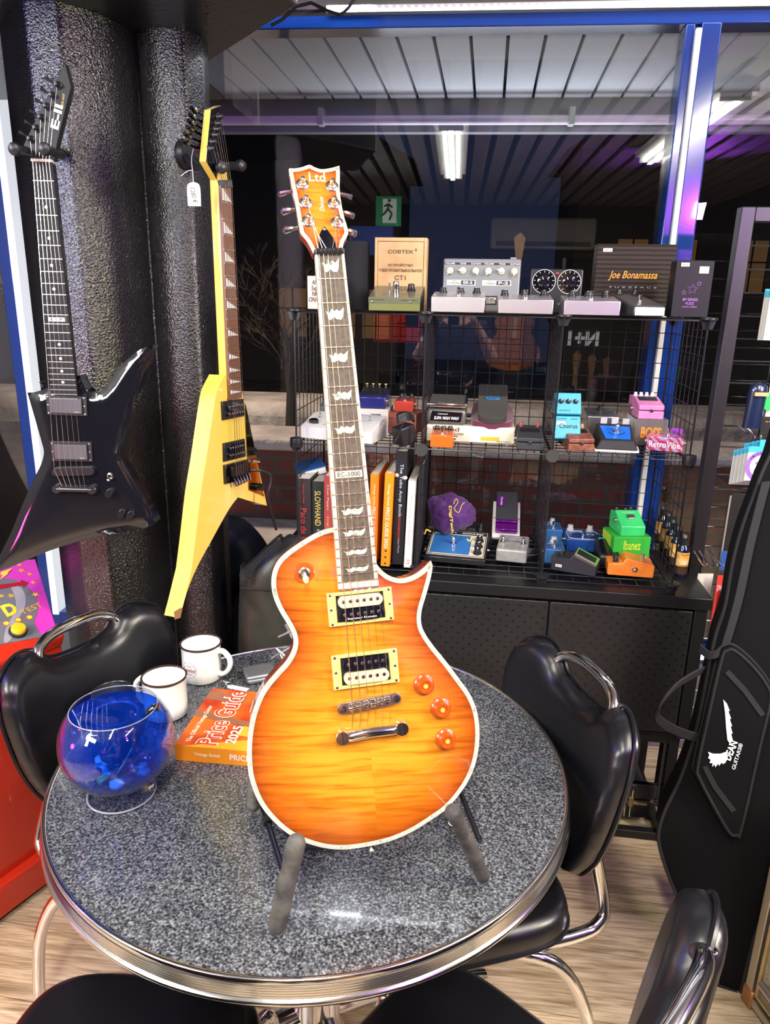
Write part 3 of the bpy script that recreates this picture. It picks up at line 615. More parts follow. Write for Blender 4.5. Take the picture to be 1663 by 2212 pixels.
# pickups
def pickup(cs, first_cream, word, wm):
    q = [G.g(*c_) for c_ in cs]; cx = sum(q, V((0, 0)))/4; ux = (q[1]-q[0]+q[2]-q[3]).normalized(); ang = atan2(ux.y, ux.x); hw = ((q[1]-q[0]).length+(q[2]-q[3]).length)/4; hh = ((q[3]-q[0]).length+(q[2]-q[1]).length)/4
    r = thing('pickup', None, None); r.parent = gt; r.location = (cx.x, cx.y, .006); r.rotation_euler = (0, 0, ang)
    O = [(-hw, -hh), (hw, -hh), (hw, hh), (-hw, hh)]; ih, iw = hh*.80, hw*.735; bm = bm_new()
    box(bm, -hw, hw, ih, hh, 0, .0055); box(bm, -hw, hw, -hh, -ih, 0, .0055); box(bm, -hw, -iw, -ih, ih, 0, .0055); box(bm, iw, hw, -ih, ih, 0, .0055)
    obj('mounting_ring', bm, mat('aged_cream', (.68, .53, .14), .35, coat=.3), r, bevel=.0008)
    bm = bm_new(); box(bm, -iw, iw, -ih, ih, -.003, .001); obj('cavity', bm, blackm, r)
    for (x, y) in [(-hw*.9, -hh*.86), (hw*.9, -hh*.86), (-hw*.9, hh*.86), (hw*.9, hh*.86), (-hw*.9, 0), (hw*.9, 0)]:
        sc = bm_new(); lathe(sc, [(0, .0068), (.0018, .0064), (.0024, .0055)], 12, M=Matrix.Translation((x, y, 0))); obj('ring_screw', sc, nickel, r)
    for s, creamc in ((1, first_cream), (-1, not first_cream)):
        P_ = []; R_ = ih*.44; cy = s*ih*.49
        for k in range(17): a = -pi/2+pi*k/16; P_.append((iw*.93-R_+R_*cos(a), cy+R_*sin(a)))
        for k in range(17): a = pi/2+pi*k/16; P_.append((-iw*.93+R_+R_*cos(a), cy+R_*sin(a)))
        bm = bm_new(); prism(bm, P_, 0, .0105); bb = obj('bobbin', bm, mat('cream_bobbin', (.70, .60, .31), .3, coat=.3) if creamc else blackg, r, bevel=.0007)
        bm = bm_new()
        for k in range(6):
            x = (-.5+k/5)*iw*1.42; lathe(bm, [(.0027, .0105), (.0025, .0117), (0, .0121)], 12, M=Matrix.Translation((x, cy+R_*.1, 0)))
        obj('pole_pieces', bm, nickel, r)
        if s < 0: text(word, iw*1.22, R_*.42, wm, r, (0, cy-R_*.62, .0106), (0, 0, 0))
pickup([(703.4, 1281), (841, 1266), (848.8, 1336.3), (709.3, 1353)], True, 'Seymour Duncan', whitetext)
pickup([(713.5, 1414.7), (854, 1397.3), (859.3, 1470), (719, 1488)], False, 'Seymour Duncan', mat('faint_print', (.68, .60, .36), .5))
# bridge and tailpiece
ax = (c1-c0); ang = atan2(ax.y, ax.x); L_ = ax.length; cc = (c0+c1)/2
br = thing('bridge', None, None); br.parent = gt; br.location = (cc.x, cc.y, .006); br.rotation_euler = (0, 0, ang)
bm = bm_new(); pts = []
for k in range(13): a = -pi/2+pi*k/12; pts.append((L_/2+.0075*cos(a), .0075*sin(a)))
for k in range(13): a = pi/2+pi*k/12; pts.append((-L_/2+.0075*cos(a), .0075*sin(a)))
prism(bm, pts, .003, .009); obj('bridge_bar', bm, mat('aged_nickel', (.55, .48, .40), .3, 1.0), br, bevel=.001)
for k in range(6):
    x = (-.5+k/5)*L_*.66; bm = bm_new(); prism(bm, [(-.0045, 0), (.0045, 0), (.0012, .0042), (-.0012, .0042)], -.0042, .0042, M=Matrix.Translation((x, (k % 3-1)*.0009, .009)) @ Matrix.Rotation(pi/2, 4, 'X') @ Matrix.Rotation(pi/2, 4, 'Y')); box(bm, x-.0035, x+.0035, -.0055, .0055, .0085, .0098); obj('saddle', bm, nickel, br, bevel=.0004)
for s in (-1, 1):
    bm = bm_new(); lathe(bm, [(.0052, .0085), (.0052, .0100), (0, .0104)], 16, M=Matrix.Translation((s*L_/2, 0, 0))); box(bm, s*L_/2-.004, s*L_/2+.004, -.0005, .0005, .010, .0106); obj('bridge_screw', bm, nickel, br)
t0, t1 = G.g(736.3, 1586.6), G.g(861.9, 1566.7); ax = t1-t0; ang = atan2(ax.y, ax.x); L_ = ax.length; cc = (t0+t1)/2
tp = thing('tailpiece', None, None); tp.parent = gt; tp.location = (cc.x, cc.y, .006); tp.rotation_euler = (0, 0, ang)
bm = bm_new(); tube(bm, [(-L_/2+.008, 0, .009), (-L_/2+.012, 0, .0095), (0, .0012, .0100), (L_/2-.012, 0, .0095), (L_/2-.008, 0, .009)], [.0068, .0075, .0075, .0075, .0068], 14); obj('tail_bar', bm, chrome, tp)
for s in (-1, 1):
    bm = bm_new(); lathe(bm, [(.0098, 0), (.0098, .013), (.0090, .0150), (0, .0152)], 24, M=Matrix.Translation((s*L_/2, 0, 0))); ob = obj('stud', bm, nickel, tp)
    bm = bm_new(); box(bm, s*L_/2-.0008, s*L_/2+.0008, -.008, .008, .0150, .0156); obj('slot', bm, black, tp)
# knobs and switch
amber = mat('amber_knob', (.36, .055, .004), .25, coat=.35)
for px, py in ((913, 1477), (949, 1527.5), (959.5, 1594)):
    c = G.g(px, py); bm = bm_new(); lathe(bm, [(.0150, .005), (.0152, .0065), (.0145, .0085), (.0122, .0100), (.0108, .0180), (.0098, .0192), (.0072, .0194), (.0066, .0180), (0, .0180)], 32, M=Matrix.Translation((c.x, c.y, 0))); kb = obj('knob', bm, amber, gt)
    bm = bm_new(); lathe(bm, [(.0032, .0180), (.0028, .0192), (0, .0195)], 16, M=Matrix.Translation((c.x, c.y, 0))); obj('knob_centre', bm, mat('gold_dot', (.95, .55, .05), .3, coat=.5), kb)
c = G.g(656.5, 1237); sw = thing('pickup_switch', None, None); sw.parent = gt; sw.location = (c.x, c.y, .0035)
bm = bm_new(); lathe(bm, [(.0142, 0), (.0145, .0012), (.0135, .0025), (.0065, .0025)], 32); obj('switch_ring', bm, mat('amber_ring', (.35, .07, .008), .15, coat=1), sw)
bm = bm_new(); lathe(bm, [(.0078, .002), (.0078, .0048), (.0060, .0055), (.0055, .0070), (.0, .0072)], 24); obj('switch_nut', bm, nickel, sw)
bm = bm_new(); tube(bm, [(0, 0, .006), (0, -.004, .014), (0, -.0065, .0185), (0, -.0098, .024)], [.0016, .0022, .0042, .0034], 12); obj('switch_tip', bm, mat('switch_cream', (.9, .78, .36), .3), sw)
bm = bm_new(); p = G.g(806, 1833); lathe(bm, [(.004, 0), (.006, .004), (.003, .008), (.006, .013), (0, .014)], 14, M=Matrix.Translation((p.x, p.y+.002, -.022)) @ Matrix.Rotation(pi/2, 4, 'X')); obj('strap_button', bm, nickel, gt)
bm = bm_new(); q = [hg(684.5, 339), hg(698, 348), hg(699, 372), hg(687, 372)]; prism(bm, q, -.024, -.0225); obj('string_tie', bm, mat('straw_tape', (.62, .58, .40), .7), hd, label='pale strap end sticking up behind the headstock')
# ================================================================== GUITAR STAND
st = thing('guitar_stand', 'grey foam-padded folding guitar stand under the sunburst guitar', 'guitar stand', (-.06, .97, .75))
W = lambda p: V(p) - V((-.06, .97, .75))
def foam(a, b, r, nm='foam_arm'):
    bm = bm_new(); a, b = W(a), W(b); rnd = random.Random(int(a.x*1000)); P_ = [a + (b-a)*(k/12) + V((rnd.uniform(-1, 1), rnd.uniform(-1, 1), rnd.uniform(-1, 1)))*.0008 for k in range(13)]
    d = (b-a).normalized(); P_ = [a-d*r*.8, a-d*r*.45] + P_ + [b+d*r*.45, b+d*r*.8]; tube(bm, P_, [r*.35, r*.8] + [r*(1+rnd.uniform(-.06, .06)) for _ in range(13)] + [r*.8, r*.35], 14); return obj(nm, bm, rubber, st, ang=80)
Lb, Rb = at_z(598, 2000, .765), at_z(1043, 1892, .765); Lt, Rt = at_d(640, 1818, .952), at_d(978, 1752, .955)
foam(Lb, Lt, .0128); foam(Rb, Rt, .0108)
rl = at_z(546, 1742, .762); foam(rl, rl+V((-.002, .012, .035)), .0105, 'rear_foam'); rr_ = V((.015, 1.19, .762)); foam(rr_, rr_+V((0, .01, .035)), .0105, 'rear_foam')
gun = mat('gunmetal_tube', (.10, .10, .115), .25, 1.0)
bm = bm_new(); k1 = rl+V((.012, -.005, .03)); tube(bm, [W(Lb+V((.004, .05, .018))), W(k1)], .0045, 10); obj('side_tube', bm, gun, st)
bm = bm_new(); k2 = rr_+V((-.012, -.005, .03)); tube(bm, [W(Rb+V((-.004, .05, .018))), W(k2)], .0045, 10); obj('side_tube', bm, gun, st)
bm = bm_new(); m_ = k1.lerp(Lb+V((.004, .05, .018)), .30); n_ = k1.lerp(Lb+V((.004, .05, .018)), .36); tube(bm, [W(m_), W(n_)], .0075, 12); obj('collar', bm, black, st)
bm = bm_new(); tube(bm, [W(k1), W(k2)], .005, 10); tube(bm, [W((-.02, 1.10, .79)), W((-.03, 1.16, .98))], .006, 10); tube(bm, [W((-.09, 1.145, .985)), W((.0, 1.145, .985))], .009, 12); obj('back_brace', bm, gun, st)
bm = bm_new(); q = [at_z(*p, .752) for p in ((600, 1790), (634, 1845), (700, 1850), (660, 1795))]
prism(bm, [(p.x+.06, p.y-.97) for p in q], .012, .018); obj('pivot_plate', bm, black, st, bevel=.001)
for a, b in ((Lt, k1), (Rt, k2)):
    bm = bm_new(); e = V((a.x, a.y+.02, a.z-.035)); tube(bm, [W(a+V((0, .004, -.020))), W(e), W(V((e.x, 1.06, .80))), W(b)], .0055, 10); obj('cradle_tube', bm, gun, st)
# ================================================================== ON THE TABLE
def zt(px, py, z=.75): return at_z(px, py, z)
clear = None
def clear_glass(name, tint, base, diff=None):
    m = bpy.data.materials.new(name); m.use_nodes = True; nt = m.node_tree; nt.nodes.clear(); o = N(nt, 'OutputMaterial'); t = N(nt, 'BsdfTransparent'); g = N(nt, 'BsdfGlossy'); g.inputs['Roughness'].default_value = .02
    t.inputs[0].default_value = (*tint, 1); lw = N(nt, 'LayerWeight'); p = N(nt, 'Math', operation='POWER'); p.inputs[1].default_value = 3.5; q = N(nt, 'Math', operation='MULTIPLY_ADD'); q.inputs[1].default_value = .7; q.inputs[2].default_value = base
    nt.links.new(lw.outputs['Facing'], p.inputs[0]); nt.links.new(p.outputs[0], q.inputs[0]); body = t
    if diff:
        d = N(nt, 'BsdfDiffuse'); d.inputs[0].default_value = (*diff, 1); tr = N(nt, 'BsdfTranslucent'); tr.inputs[0].default_value = (*diff, 1); y = N(nt, 'MixShader'); nt.links.new(d.outputs[0], y.inputs[1]); nt.links.new(tr.outputs[0], y.inputs[2])
        z = N(nt, 'MixShader'); z.inputs[0].default_value = .20; nt.links.new(t.outputs[0], z.inputs[1]); nt.links.new(y.outputs[0], z.inputs[2]); body = z
    x = N(nt, 'MixShader'); nt.links.new(q.outputs[0], x.inputs[0]); nt.links.new(body.outputs[0], x.inputs[1]); nt.links.new(g.outputs[0], x.inputs[2]); nt.links.new(x.outputs[0], o.inputs['Surface']); return m
cg = clear_glass('clear_glass', (.97, .98, .99), .035); bluegel = clear_glass('blue_gel', (.16, .42, .98), .02, (.006, .10, .98))
b = thing('glass_bowl', 'round footed glass bowl filled with blue gel and stones near the left table rim', 'glass bowl', (-.543, 1.020, .75))
def arc(r, cz, a0, a1, n=22, sx=1): return [(r*sx*sin(a0+(a1-a0)*k/n), cz-r*cos(a0+(a1-a0)*k/n)) for k in range(n+1)]
BR = .0925; cz = .107
outer = arc(BR, cz, .16, 2.30, 26, 1.02); inner = arc(BR-.002, cz, .0, 2.30, 26, 1.02)[::-1]
bm = bm_new(); lathe(bm, outer + [(outer[-1][0]-.001, outer[-1][1]+.001)] + inner, 64); obj('bowl', bm, cg, b, ang=80)
bm = bm_new(); lathe(bm, [(0, .0305), (.016, .030), (.013, .018), (.016, .010), (.032, .005), (.054, .003), (.057, .0015), (.053, 0), (0, 0)], 56); obj('foot', bm, clear_glass('foot_glass', (.95, .95, .97), .05), b, ang=60)
for nm_, r_, z_, t_ in (('foot_rim', .0565, .0022, .0017), ('bowl_rim', BR*1.02*sin(2.30), cz-BR*cos(2.30), .0009)): bm = bm_new(); tube(bm, [(r_*cos(2*pi*k/64), r_*sin(2*pi*k/64), z_) for k in range(64)], t_, 6, closed=True); obj(nm_, bm, mat('edge_highlight', (.30, .32, .35), .08, coat=1), b)  # solid grey tubes put in as highlights along the glass edges
fill = arc(BR-.0035, cz, 0, 2.12, 24, 1.02); bm = bm_new(); lathe(bm, fill + [(0, fill[-1][1]-.001)], 56); obj('gel', bm, bluegel, b, ang=60)
rnd = random.Random(4); cols = [(.85, .86, .88), (.20, .30, .45), (.55, .08, .16), (.80, .62, .12), (.15, .25, .30), (.92, .93, .95), (.30, .45, .62)]
for k in range(34):
    a = rnd.uniform(0, 2*pi); rad = rnd.uniform(0, .058)**1.0; zb = cz-math.sqrt(max(0, (BR-.014)**2-rad*rad))+rnd.uniform(0, .014)
    bm = bm_new(); bmesh.ops.create_icosphere(bm, subdivisions=2, radius=rnd.uniform(.007, .012)); 
    for v in bm.verts: v.co = V((v.co.x*rnd.uniform(.9, 1.3), v.co.y*rnd.uniform(.85, 1.15), v.co.z*.62)) + V((rad*cos(a), rad*sin(a), zb))
    c = cols[k % 7]; s_ = obj('pebble', bm, mat('pebble_%d' % (k % 7), c, .4), None, ang=80); s_.location = b.location; tag(s_, ['pale', 'slate', 'dark red', 'yellow', 'dark green', 'white', 'grey blue'][k % 7]+' pebble lying at the bottom of the blue gel bowl', 'pebble', 'pebbles in the blue glass bowl')
t = thing('tealight_glass', 'dark round tealight holder sunk in the blue gel', 'candle holder', (-.550, 1.034, .818))
bm = bm_new(); lathe(bm, [(0, 0), (.030, 0), (.036, .055), (.038, .078), (.034, .080), (.030, .060), (.026, .052), (0, .052)], 36); obj('holder', bm, mat('smoked_glass', (.01, .02, .06), .06, coat=1), t)
bm = bm_new(); lathe(bm, [(.030, .058), (.036, .0785), (.0385, .081), (.0385, .079)], 36); obj('rim', bm, mat('smoke_rim', (.05, .12, .30), .1), t)
sp_ = thing('ladle', 'small dark spoon leaning against the inside of the blue bowl', 'spoon', (-.524, 1.016, .806))
bm = bm_new(); tube(bm, smooth3([(-.012, -.02, -.002), (.006, -.004, .03), (.022, .012, .072), (.030, .018, .092), (.040, .022, .104), (.052, .024, .106)]), [.0065]*6+[.005]*12+[.0055]*8, 12, sq=1.3); obj('handle', bm, mat('spoon_black', (.01, .01, .015), .08, coat=1), sp_)
bm = bm_new(); bmesh.ops.create_uvsphere(bm, u_segments=20, v_segments=12, radius=.018)
for v in bm.verts: v.co = V((v.co.x-.018, v.co.y-.028, v.co.z*.35-.010))
obj('spoon_bowl', bm, MATS['spoon_black'], sp_, ang=80)
cp = at_z(245, 1492, .80); tc_ = thing('round_tin', 'black round tin with flat lid standing behind the blue glass bowl', 'tin', (cp.x, cp.y, .75))
bm = bm_new(); lathe(bm, [(0, 0), (.040, 0), (.042, .003), (.042, .045), (0, .045)], 40); obj('tin_body', bm, blackmetal, tc_)
bm = bm_new(); lathe(bm, [(.0425, .036), (.0435, .037), (.0435, .049), (.0415, .0515), (.038, .052), (.037, .0505), (0, .0505)], 40); obj('lid', bm, mat('lid_dark', (.03, .032, .036), .3, 0.6), tc_)
# enamel mugs
enam = mat('white_enamel', (.82, .81, .77), .14, coat=.6); rimm = mat('dark_brown_rim', (.035, .018, .014), .12, coat=.8); mprint = mat('mug_print', (.28, .05, .07), .4)
def mug(label, c, hdir):
    m = thing('enamel_mug', label, 'mug', (c.x, c.y, .75), hdir, 'white enamel mugs with dark rims'); R_, H_ = .0430, .086
    bm = bm_new(); lathe(bm, [(0, .002), (R_-.004, .001), (R_, .004), (R_+.0005, .03), (R_+.001, H_-.003), (R_+.0022, H_), (R_-.0002, H_-.001), (R_-.001, .03), (R_-.002, .006), (0, .005)], 56); obj('mug_body', bm, enam, m, ang=60)
    bm = bm_new(); bmesh.ops.create_circle(bm, segments=8, radius=.001); bm.free(); bm = bm_new(); tube(bm, [((R_+.0012)*cos(2*pi*k/56), (R_+.0012)*sin(2*pi*k/56), H_) for k in range(56)], .0024, 10, closed=True); obj('rim', bm, rimm, m)
    bm = bm_new(); tube(bm, smooth3([(R_-.001, 0, .070), (R_+.010, 0, .073), (R_+.024, 0, .060), (R_+.027, 0, .043), (R_+.020, 0, .026), (R_+.008, 0, .016), (R_-.001, 0, .017)]), .0055, 12, sq=1.45); obj('handle', bm, enam, m, ang=70)
    return m
def mug_logo(m, th):
    """round badge wrapped on the mug at local angle th"""
    R_ = .0440; e = []
    def wrap(ob):
        for v in ob.data.vertices:
            u, w_ = v.co.x, v.co.y; a = th + u/R_; v.co = V(((R_+v.co.z+.0001)*cos(a), (R_+v.co.z+.0001)*sin(a), .038+w_))
    for r0, r1 in ((.0182, .0188), (.0134, .0138)):
        bm = bm_new(); n = 60; a = [bm.verts.new((r0*cos(2*pi*k/n), r0*sin(2*pi*k/n), .0001)) for k in range(n)]; b_ = [bm.verts.new((r1*cos(2*pi*k/n), r1*sin(2*pi*k/n), .0001)) for k in range(n)]
        if r0 < .015: rng = [k for k in range(n) if not (abs(sin(2*pi*k/n)) < .42)]
        else: rng = range(n)
        for k in rng: bm.faces.new((a[k], a[(k+1) % n], b_[(k+1) % n], b_[k]))
        o = obj('badge_ring', bm, mprint, m, clean=False); wrap(o)
    for s_, w_, h_, y, sh in (('Tonefest', .033, .0100, .0005, .25), ('GALLERY', .016, .0028, -.0090, 0), ('HELSINKI', .013, .0022, .0088, 0)):
        o = text(s_, w_, h_, mprint, m, (0, y, 0), (0, 0, 0), shear=sh, ext=.0002)
        for v in o.data.vertices: v.co.y += y
        wrap(o); o.location = (0, 0, 0)
cA = zt(432, 1468); cB = zt(357, 1545)
mA = mug('white enamel mug with a round wine red badge and dark rim, handle to the right', V((cA.x+.002, cA.y+.012)), radians(-8)); mug_logo(mA, radians(-102))
mB = mug('white enamel mug without visible print, between the blue bowl and the other mug', V((cB.x, cB.y+.008)), radians(168))
# price guide book lying on the table
P0, P1, P2 = at_z(377, 1609, .782), at_z(530, 1622, .782), at_z(449, 1477, .782); ux = (P1-P0).normalized(); an = atan2(ux.y, ux.x)
bk = thing('price_guide_book', 'thick softcover book with red and orange guitar cover lying flat beside the sunburst guitar', 'book', (P0.x, P0.y, .75), an)
BL, BW, BT = .262, min(.205, (P2-P0).length), .032
bookred = mat('cover_red', (.50, .035, .012), .3, var=(14, (.42, .02, .008), (.80, .16, .02))); bookor = mat('cover_orange', (.85, .26, .01), .35); bookpap = mat('book_pages', (.74, .71, .62), .8)
bm = bm_new(); box(bm, .001, BL-.001, .001, BW-.002, .001, BT-.001); obj('pages', bm, bookpap, bk)
bm = bm_new(); box(bm, 0, BL, 0, BW, BT-.0008, BT, 0); box(bm, 0, BL, 0, BW, 0, .0008, 0); cv = obj('cover', bm, bookred, bk)
bm = bm_new(); box(bm, 0, BL, -.0008, .001, 0, BT); spn = obj('spine', bm, bookor, bk)
text('Vintage Guitar', .050, .0085, mat('cover_cream', (.9, .82, .5), .5), spn, (.062, -.0010, BT*.5)); text('PRICE GUIDE 2025', .120, .012, whitetext, spn, (.165, -.0010, BT*.5))
def poly_on(poly, z, m_, par, nm='print', th=.0004, M=None):
    bm = bm_new(); prism(bm, poly, z, z+th, M=M); return obj(nm, bm, m_, par)
yel = mat('print_yellow', (.95, .62, .12), .5); wood = mat('print_wood', (.30, .12, .06), .5)
poly_on([(.02, .0), (.262, .0), (.262, .055), (.12, .03)], BT, mat('print_orange', (.92, .38, .02), .5), cv)
poly_on([(.10, .045), (.25, .035), (.258, .12), (.13, .15)], BT+.0003, mat('print_flame', (.90, .42, .03), .5), cv)
poly_on([(.135, .055), (.235, .050), (.255, .085), (.235, .12), (.15, .125), (.125, .09)], BT+.0008, mat('print_white', (.82, .80, .76), .5), cv)
poly_on([(.165, .065), (.215, .062), (.222, .105), (.172, .110)], BT+.0012, mat('print_grey', (.28, .27, .25), .5), cv)
poly_on([(.0, .100), (.13, .072), (.13, .088), (.0, .120)], BT+.0004, wood, cv); poly_on([(.0, .165), (.08, .150), (.085, .180), (.0, .195)], BT+.0004, wood, cv)
poly_on([(.12, .150), (.25, .140), (.25, .200), (.10, .203)], BT+.0005, MATS['print_white'], cv); poly_on([(.105, .125), (.165, .128), (.160, .172), (.100, .170)], BT+.0009, mat('print_pinkish', (.62, .40, .34), .5), cv)
text('Price Guide', BW*.93, .044, mat('title_cream', (.95, .88, .62), .5), cv, (.058, BW*.5, BT+.0010), (0, 0, radians(90)), off=.045, ext=.0002); text('Price Guide', BW*.93, .040, mat('title_red', (.70, .05, .015), .5), cv, (.058, BW*.5, BT+.0014), (0, 0, radians(90)), off=.0, ext=.0004)
text('2025', .058, .020, MATS['title_cream'], cv, (.100, .045, BT+.0014), (0, 0, radians(90)), off=.02); text('The Official Vintage Guitar', .125, .012, MATS['title_cream'], cv, (.022, .075, BT+.0010), (0, 0, radians(90)))
# silver tin, tag, rods
q = [zt(517, 1467), zt(548, 1446), zt(594, 1462), zt(588, 1482)]; cq = (q[0]+q[1]+q[2]+q[3])/4
tn = thing('silver_tin', 'flat silver grey tin with rounded corners between the mug and the guitar', 'tin', (cq.x, cq.y, .75), radians(28))
bm = bm_new(); box(bm, -.034, .034, -.027, .027, 0, .014); obj('tin_base', bm, mat('tin_grey', (.40, .41, .43), .35, .8), tn, bevel=.007, seg=4)
bm = bm_new(); box(bm, -.0350, .0350, -.0280, .0280, .011, .021); obj('lid', bm, MATS['tin_grey'], tn, bevel=.006, seg=4)
p = zt(515, 1486, .785); tg = thing('paper_tag', 'white paper price tag on a string lying on the edge of the orange book', 'tag', (p.x, p.y, .784), radians(-12))
bm = bm_new(); prism(bm, [(-.02, -.007), (.022, -.007), (.022, .007), (-.02, .007), (-.026, .003), (-.026, -.003)], 0, .0006); obj('card', bm, paper, tg)
bm = bm_new(); tube(bm, smooth3([(-.024, 0, .001), (-.034, .006, .002), (-.030, .014, .0015), (-.04, .012, .001), (-.046, .018, .001)]), .0006, 6); obj('cord', bm, white, tg)
rd = thing('rod_stand', 'small silver rod stand with crossed arms behind the waist of the sunburst guitar', 'display stand', (-.30, 1.46, .75))
def rod(a, b, r=.0032):
    bm = bm_new(); o_ = V((-.30, 1.46, .75)); tube(bm, [a-o_, b-o_], r, 10); obj('rod', bm, steel, rd)
rod(at_y(585, 1422, 1.46), at_y(632, 1394, 1.50)); rod(at_y(597, 1401, 1.47), at_y(624, 1424, 1.46)); rod(at_y(600, 1376, 1.46), at_y(628, 1363, 1.48)); rod(at_y(616, 1348, 1.48), at_y(632, 1378, 1.48)); rod(at_y(606, 1414, 1.46), at_y(613, 1428, 1.45))
rod(at_y(640, 1350, 1.49), V((at_y(645, 1420, 1.49).x, 1.49, .752))); bm = bm_new(); lathe(bm, [(0, 0), (.03, 0), (.03, .004), (0, .005)], 24, M=Matrix.Translation((at_y(645, 1420, 1.49).x+.30, .03, 0))); obj('base', bm, steel, rd)
# ================================================================== BLACK GUITAR ON THE COLUMN
def tpoly(F_, pts, n=4): return ccw(smooth_poly([(*F_.g(p[0], p[1]), *((p[2],) if len(p) > 2 else ())) for p in pts], n))
def k2(x, y, *c): return (x/2.7717, 640+y/2.7717, *c)          # points read on an enlarged view
def k1_(x, y, *c): return (x/2.7717, y/2.7717, *c)
E = Fr((97, 347), (160.5, 1017), 1.42, 1.585, radians(0))
eg = thing('electric_guitar', 'glossy black angular electric guitar hanging on the faceted black column', 'electric guitar', M=E.M)
EO = tpoly(E, [k2(300, 520, 1), k2(275, 548), k2(200, 572), k2(152, 575, 1), k2(200, 740), k2(240, 880), k2(252, 940), k2(235, 1010), k2(190, 1100), k2(120, 1260), k2(55, 1420), k2(0, 1530), k2(-60, 1665, 1), k2(30, 1640), k2(170, 1580), k2(350, 1510), k2(560, 1450), k2(760, 1415), k2(895, 1388, 1), k2(930, 1362, 1), k2(880, 1250), k2(800, 1110), k2(735, 1000), k2(718, 965, 1), k2(745, 850), k2(800, 640), k2(860, 450), k2(915, 292, 1), k2(870, 300), k2(790, 345), k2(700, 430), k2(640, 520), k2(585, 575), k2(540, 580), k2(500, 540), k2(470, 470, 1)])
bm = bm_new(); prism(bm, inset(EO, .001), -.044, -.012, 0); i1 = inset(EO, .006); prism(bm, inset(EO, .001), -.012, -.006, 0); obj('body', bm, blackg, eg, bevel=.003, seg=3)
bm = bm_new(); domed(bm, inset(EO, .001), lambda d: -.006*(1-min(1, d/.020))**1.5, .012, 0); obj('top', bm, blackg, eg, ang=60, clean=False)
a0, a1, b0, b1 = E.g(72.5, 350), E.g(116, 352), E.g(114, 851), E.g(170.5, 855)
bm = bm_new(); prism(bm, [a0+V((.002, 0)), a1-V((.002, 0)), b1.lerp(a1, .05)-V((.004, 0)), b0.lerp(a0, .05)+V((.004, 0))], -.016, .003); obj('neck', bm, blackg, eg, bevel=.004)
bm = bm_new(); prism(bm, [a0, a1, b1, b0], .003, .0085); obj('fretboard', bm, ebony, eg, bevel=.0005)
def flE(d): k = d/(a0.y-b0.y); p, q = a0.lerp(b0, k), a1.lerp(b1, k); m_ = (p.y+q.y)/2; return V((p.x, m_)), V((q.x, m_))
Es = E.L; frets(eg, flE, 24, Es*.985, .0088, .0011, mat('fret_silver', (.50, .49, .47), .35, 1.0))
for sp_ in (3, 5, 7, 9, 15, 17, 19, 21):
    d = Es*.985*(1-2**(-(sp_-.5)/12)); p, q = flE(d); c = (p+q)/2; bm = bm_new(); lathe(bm, [(.0031, .0085), (.0031, .0089), (0, .0089)], 16, M=Matrix.Translation((c.x, c.y, 0))); obj('dot_inlay', bm, whitetext, eg)
d = Es*.985*(1-2**(-11.5/12)); p, q = flE(d); c = (p+q)/2; bm = bm_new(); box(bm, c.x-.0165, c.x+.0165, c.y-.0042, c.y+.0042, .0085, .0089); pl = obj('inlay_plate', bm, mat('plate_pale', (.78, .72, .66), .4), eg); text('E S P', .024, .0058, blacktext, pl, (c.x, c.y, .0089), (0, 0, 0), off=.01)
bm = bm_new(); bar(bm, a0+V((0, .002)), a1+V((0, .002)), .005, .0, .0115); obj('nut', bm, mat('bone_nut', (.70, .52, .45), .4), eg)
EH = tpoly(E, [k1_(192, 955, 1), k1_(185, 925), k1_(140, 868, 1), k1_(260, 620), k1_(390, 378, 1), k1_(424, 520, 1), k1_(375, 720), k1_(335, 890), k1_(325, 960, 1)], 3)
bm = bm_new(); prism(bm, EH, -.018, .0); eh = obj('headstock', bm, mat('headstock_black', (.010, .010, .012), .5, spec=.3), eg, bevel=.001)
c = E.g(*k1_(340, 700)[:2]); text('E-II', .044, .016, whitetext, eh, (c.x, c.y, .0004), (0, 0, radians(72)), off=.03); c = E.g(*k1_(378, 598)[:2]); text('EX-NT', .022, .004, mat('gold_print', (.7, .5, .12), .5), eh, (c.x, c.y, .0004), (0, 0, radians(75)))
nutp = [a0.lerp(a1, .1+.16*k) for k in range(6)]; EP = [(188, 835), (222, 770), (252, 706), (284, 640), (318, 574), (350, 512)]
eb = [E.g(*k2(x, y)[:2]) for x, y in ((345, 1030), (380, 1030), (412, 1030), (445, 1030), (478, 1030), (510, 1030))]; et = [E.g(*k2(x, y)[:2]) for x, y in ((382, 1130), (410, 1133), (438, 1135), (466, 1137), (494, 1139), (520, 1140))]
for k in range(6):
    q = E.g(*k1_(*EP[k])[:2]); bm = bm_new(); lathe(bm, [(.0075, 0), (.0075, .002), (.0055, .003), (.004, .010), (.003, .014), (0, .0145)], 18, M=Matrix.Translation((q.x, q.y, 0))); tn_ = obj('tuning_post', bm, black, eg)
    dd = E.g(*k1_(EP[k][0]-62, EP[k][1]-38)[:2]); bm = bm_new(); tube(bm, [(q.x, q.y, -.010), (dd.x, dd.y, -.010), (dd.x+(dd.x-q.x)*.35, dd.y+(dd.y-q.y)*.35, -.010)], [.003, .003, .006], 8, sq=.7); obj('tuner_button', bm, black, tn_)
    bm = bm_new(); tube(bm, [(q.x, q.y, .006), (nutp[k].x, nutp[k].y, .0118), (eb[k].x, eb[k].y, .016), (et[k].x, et[k].y, .010)], [.0007, .0006, .0005, .0004, .0003, .0003][k], 6); obj('string', bm, string_p, eg)
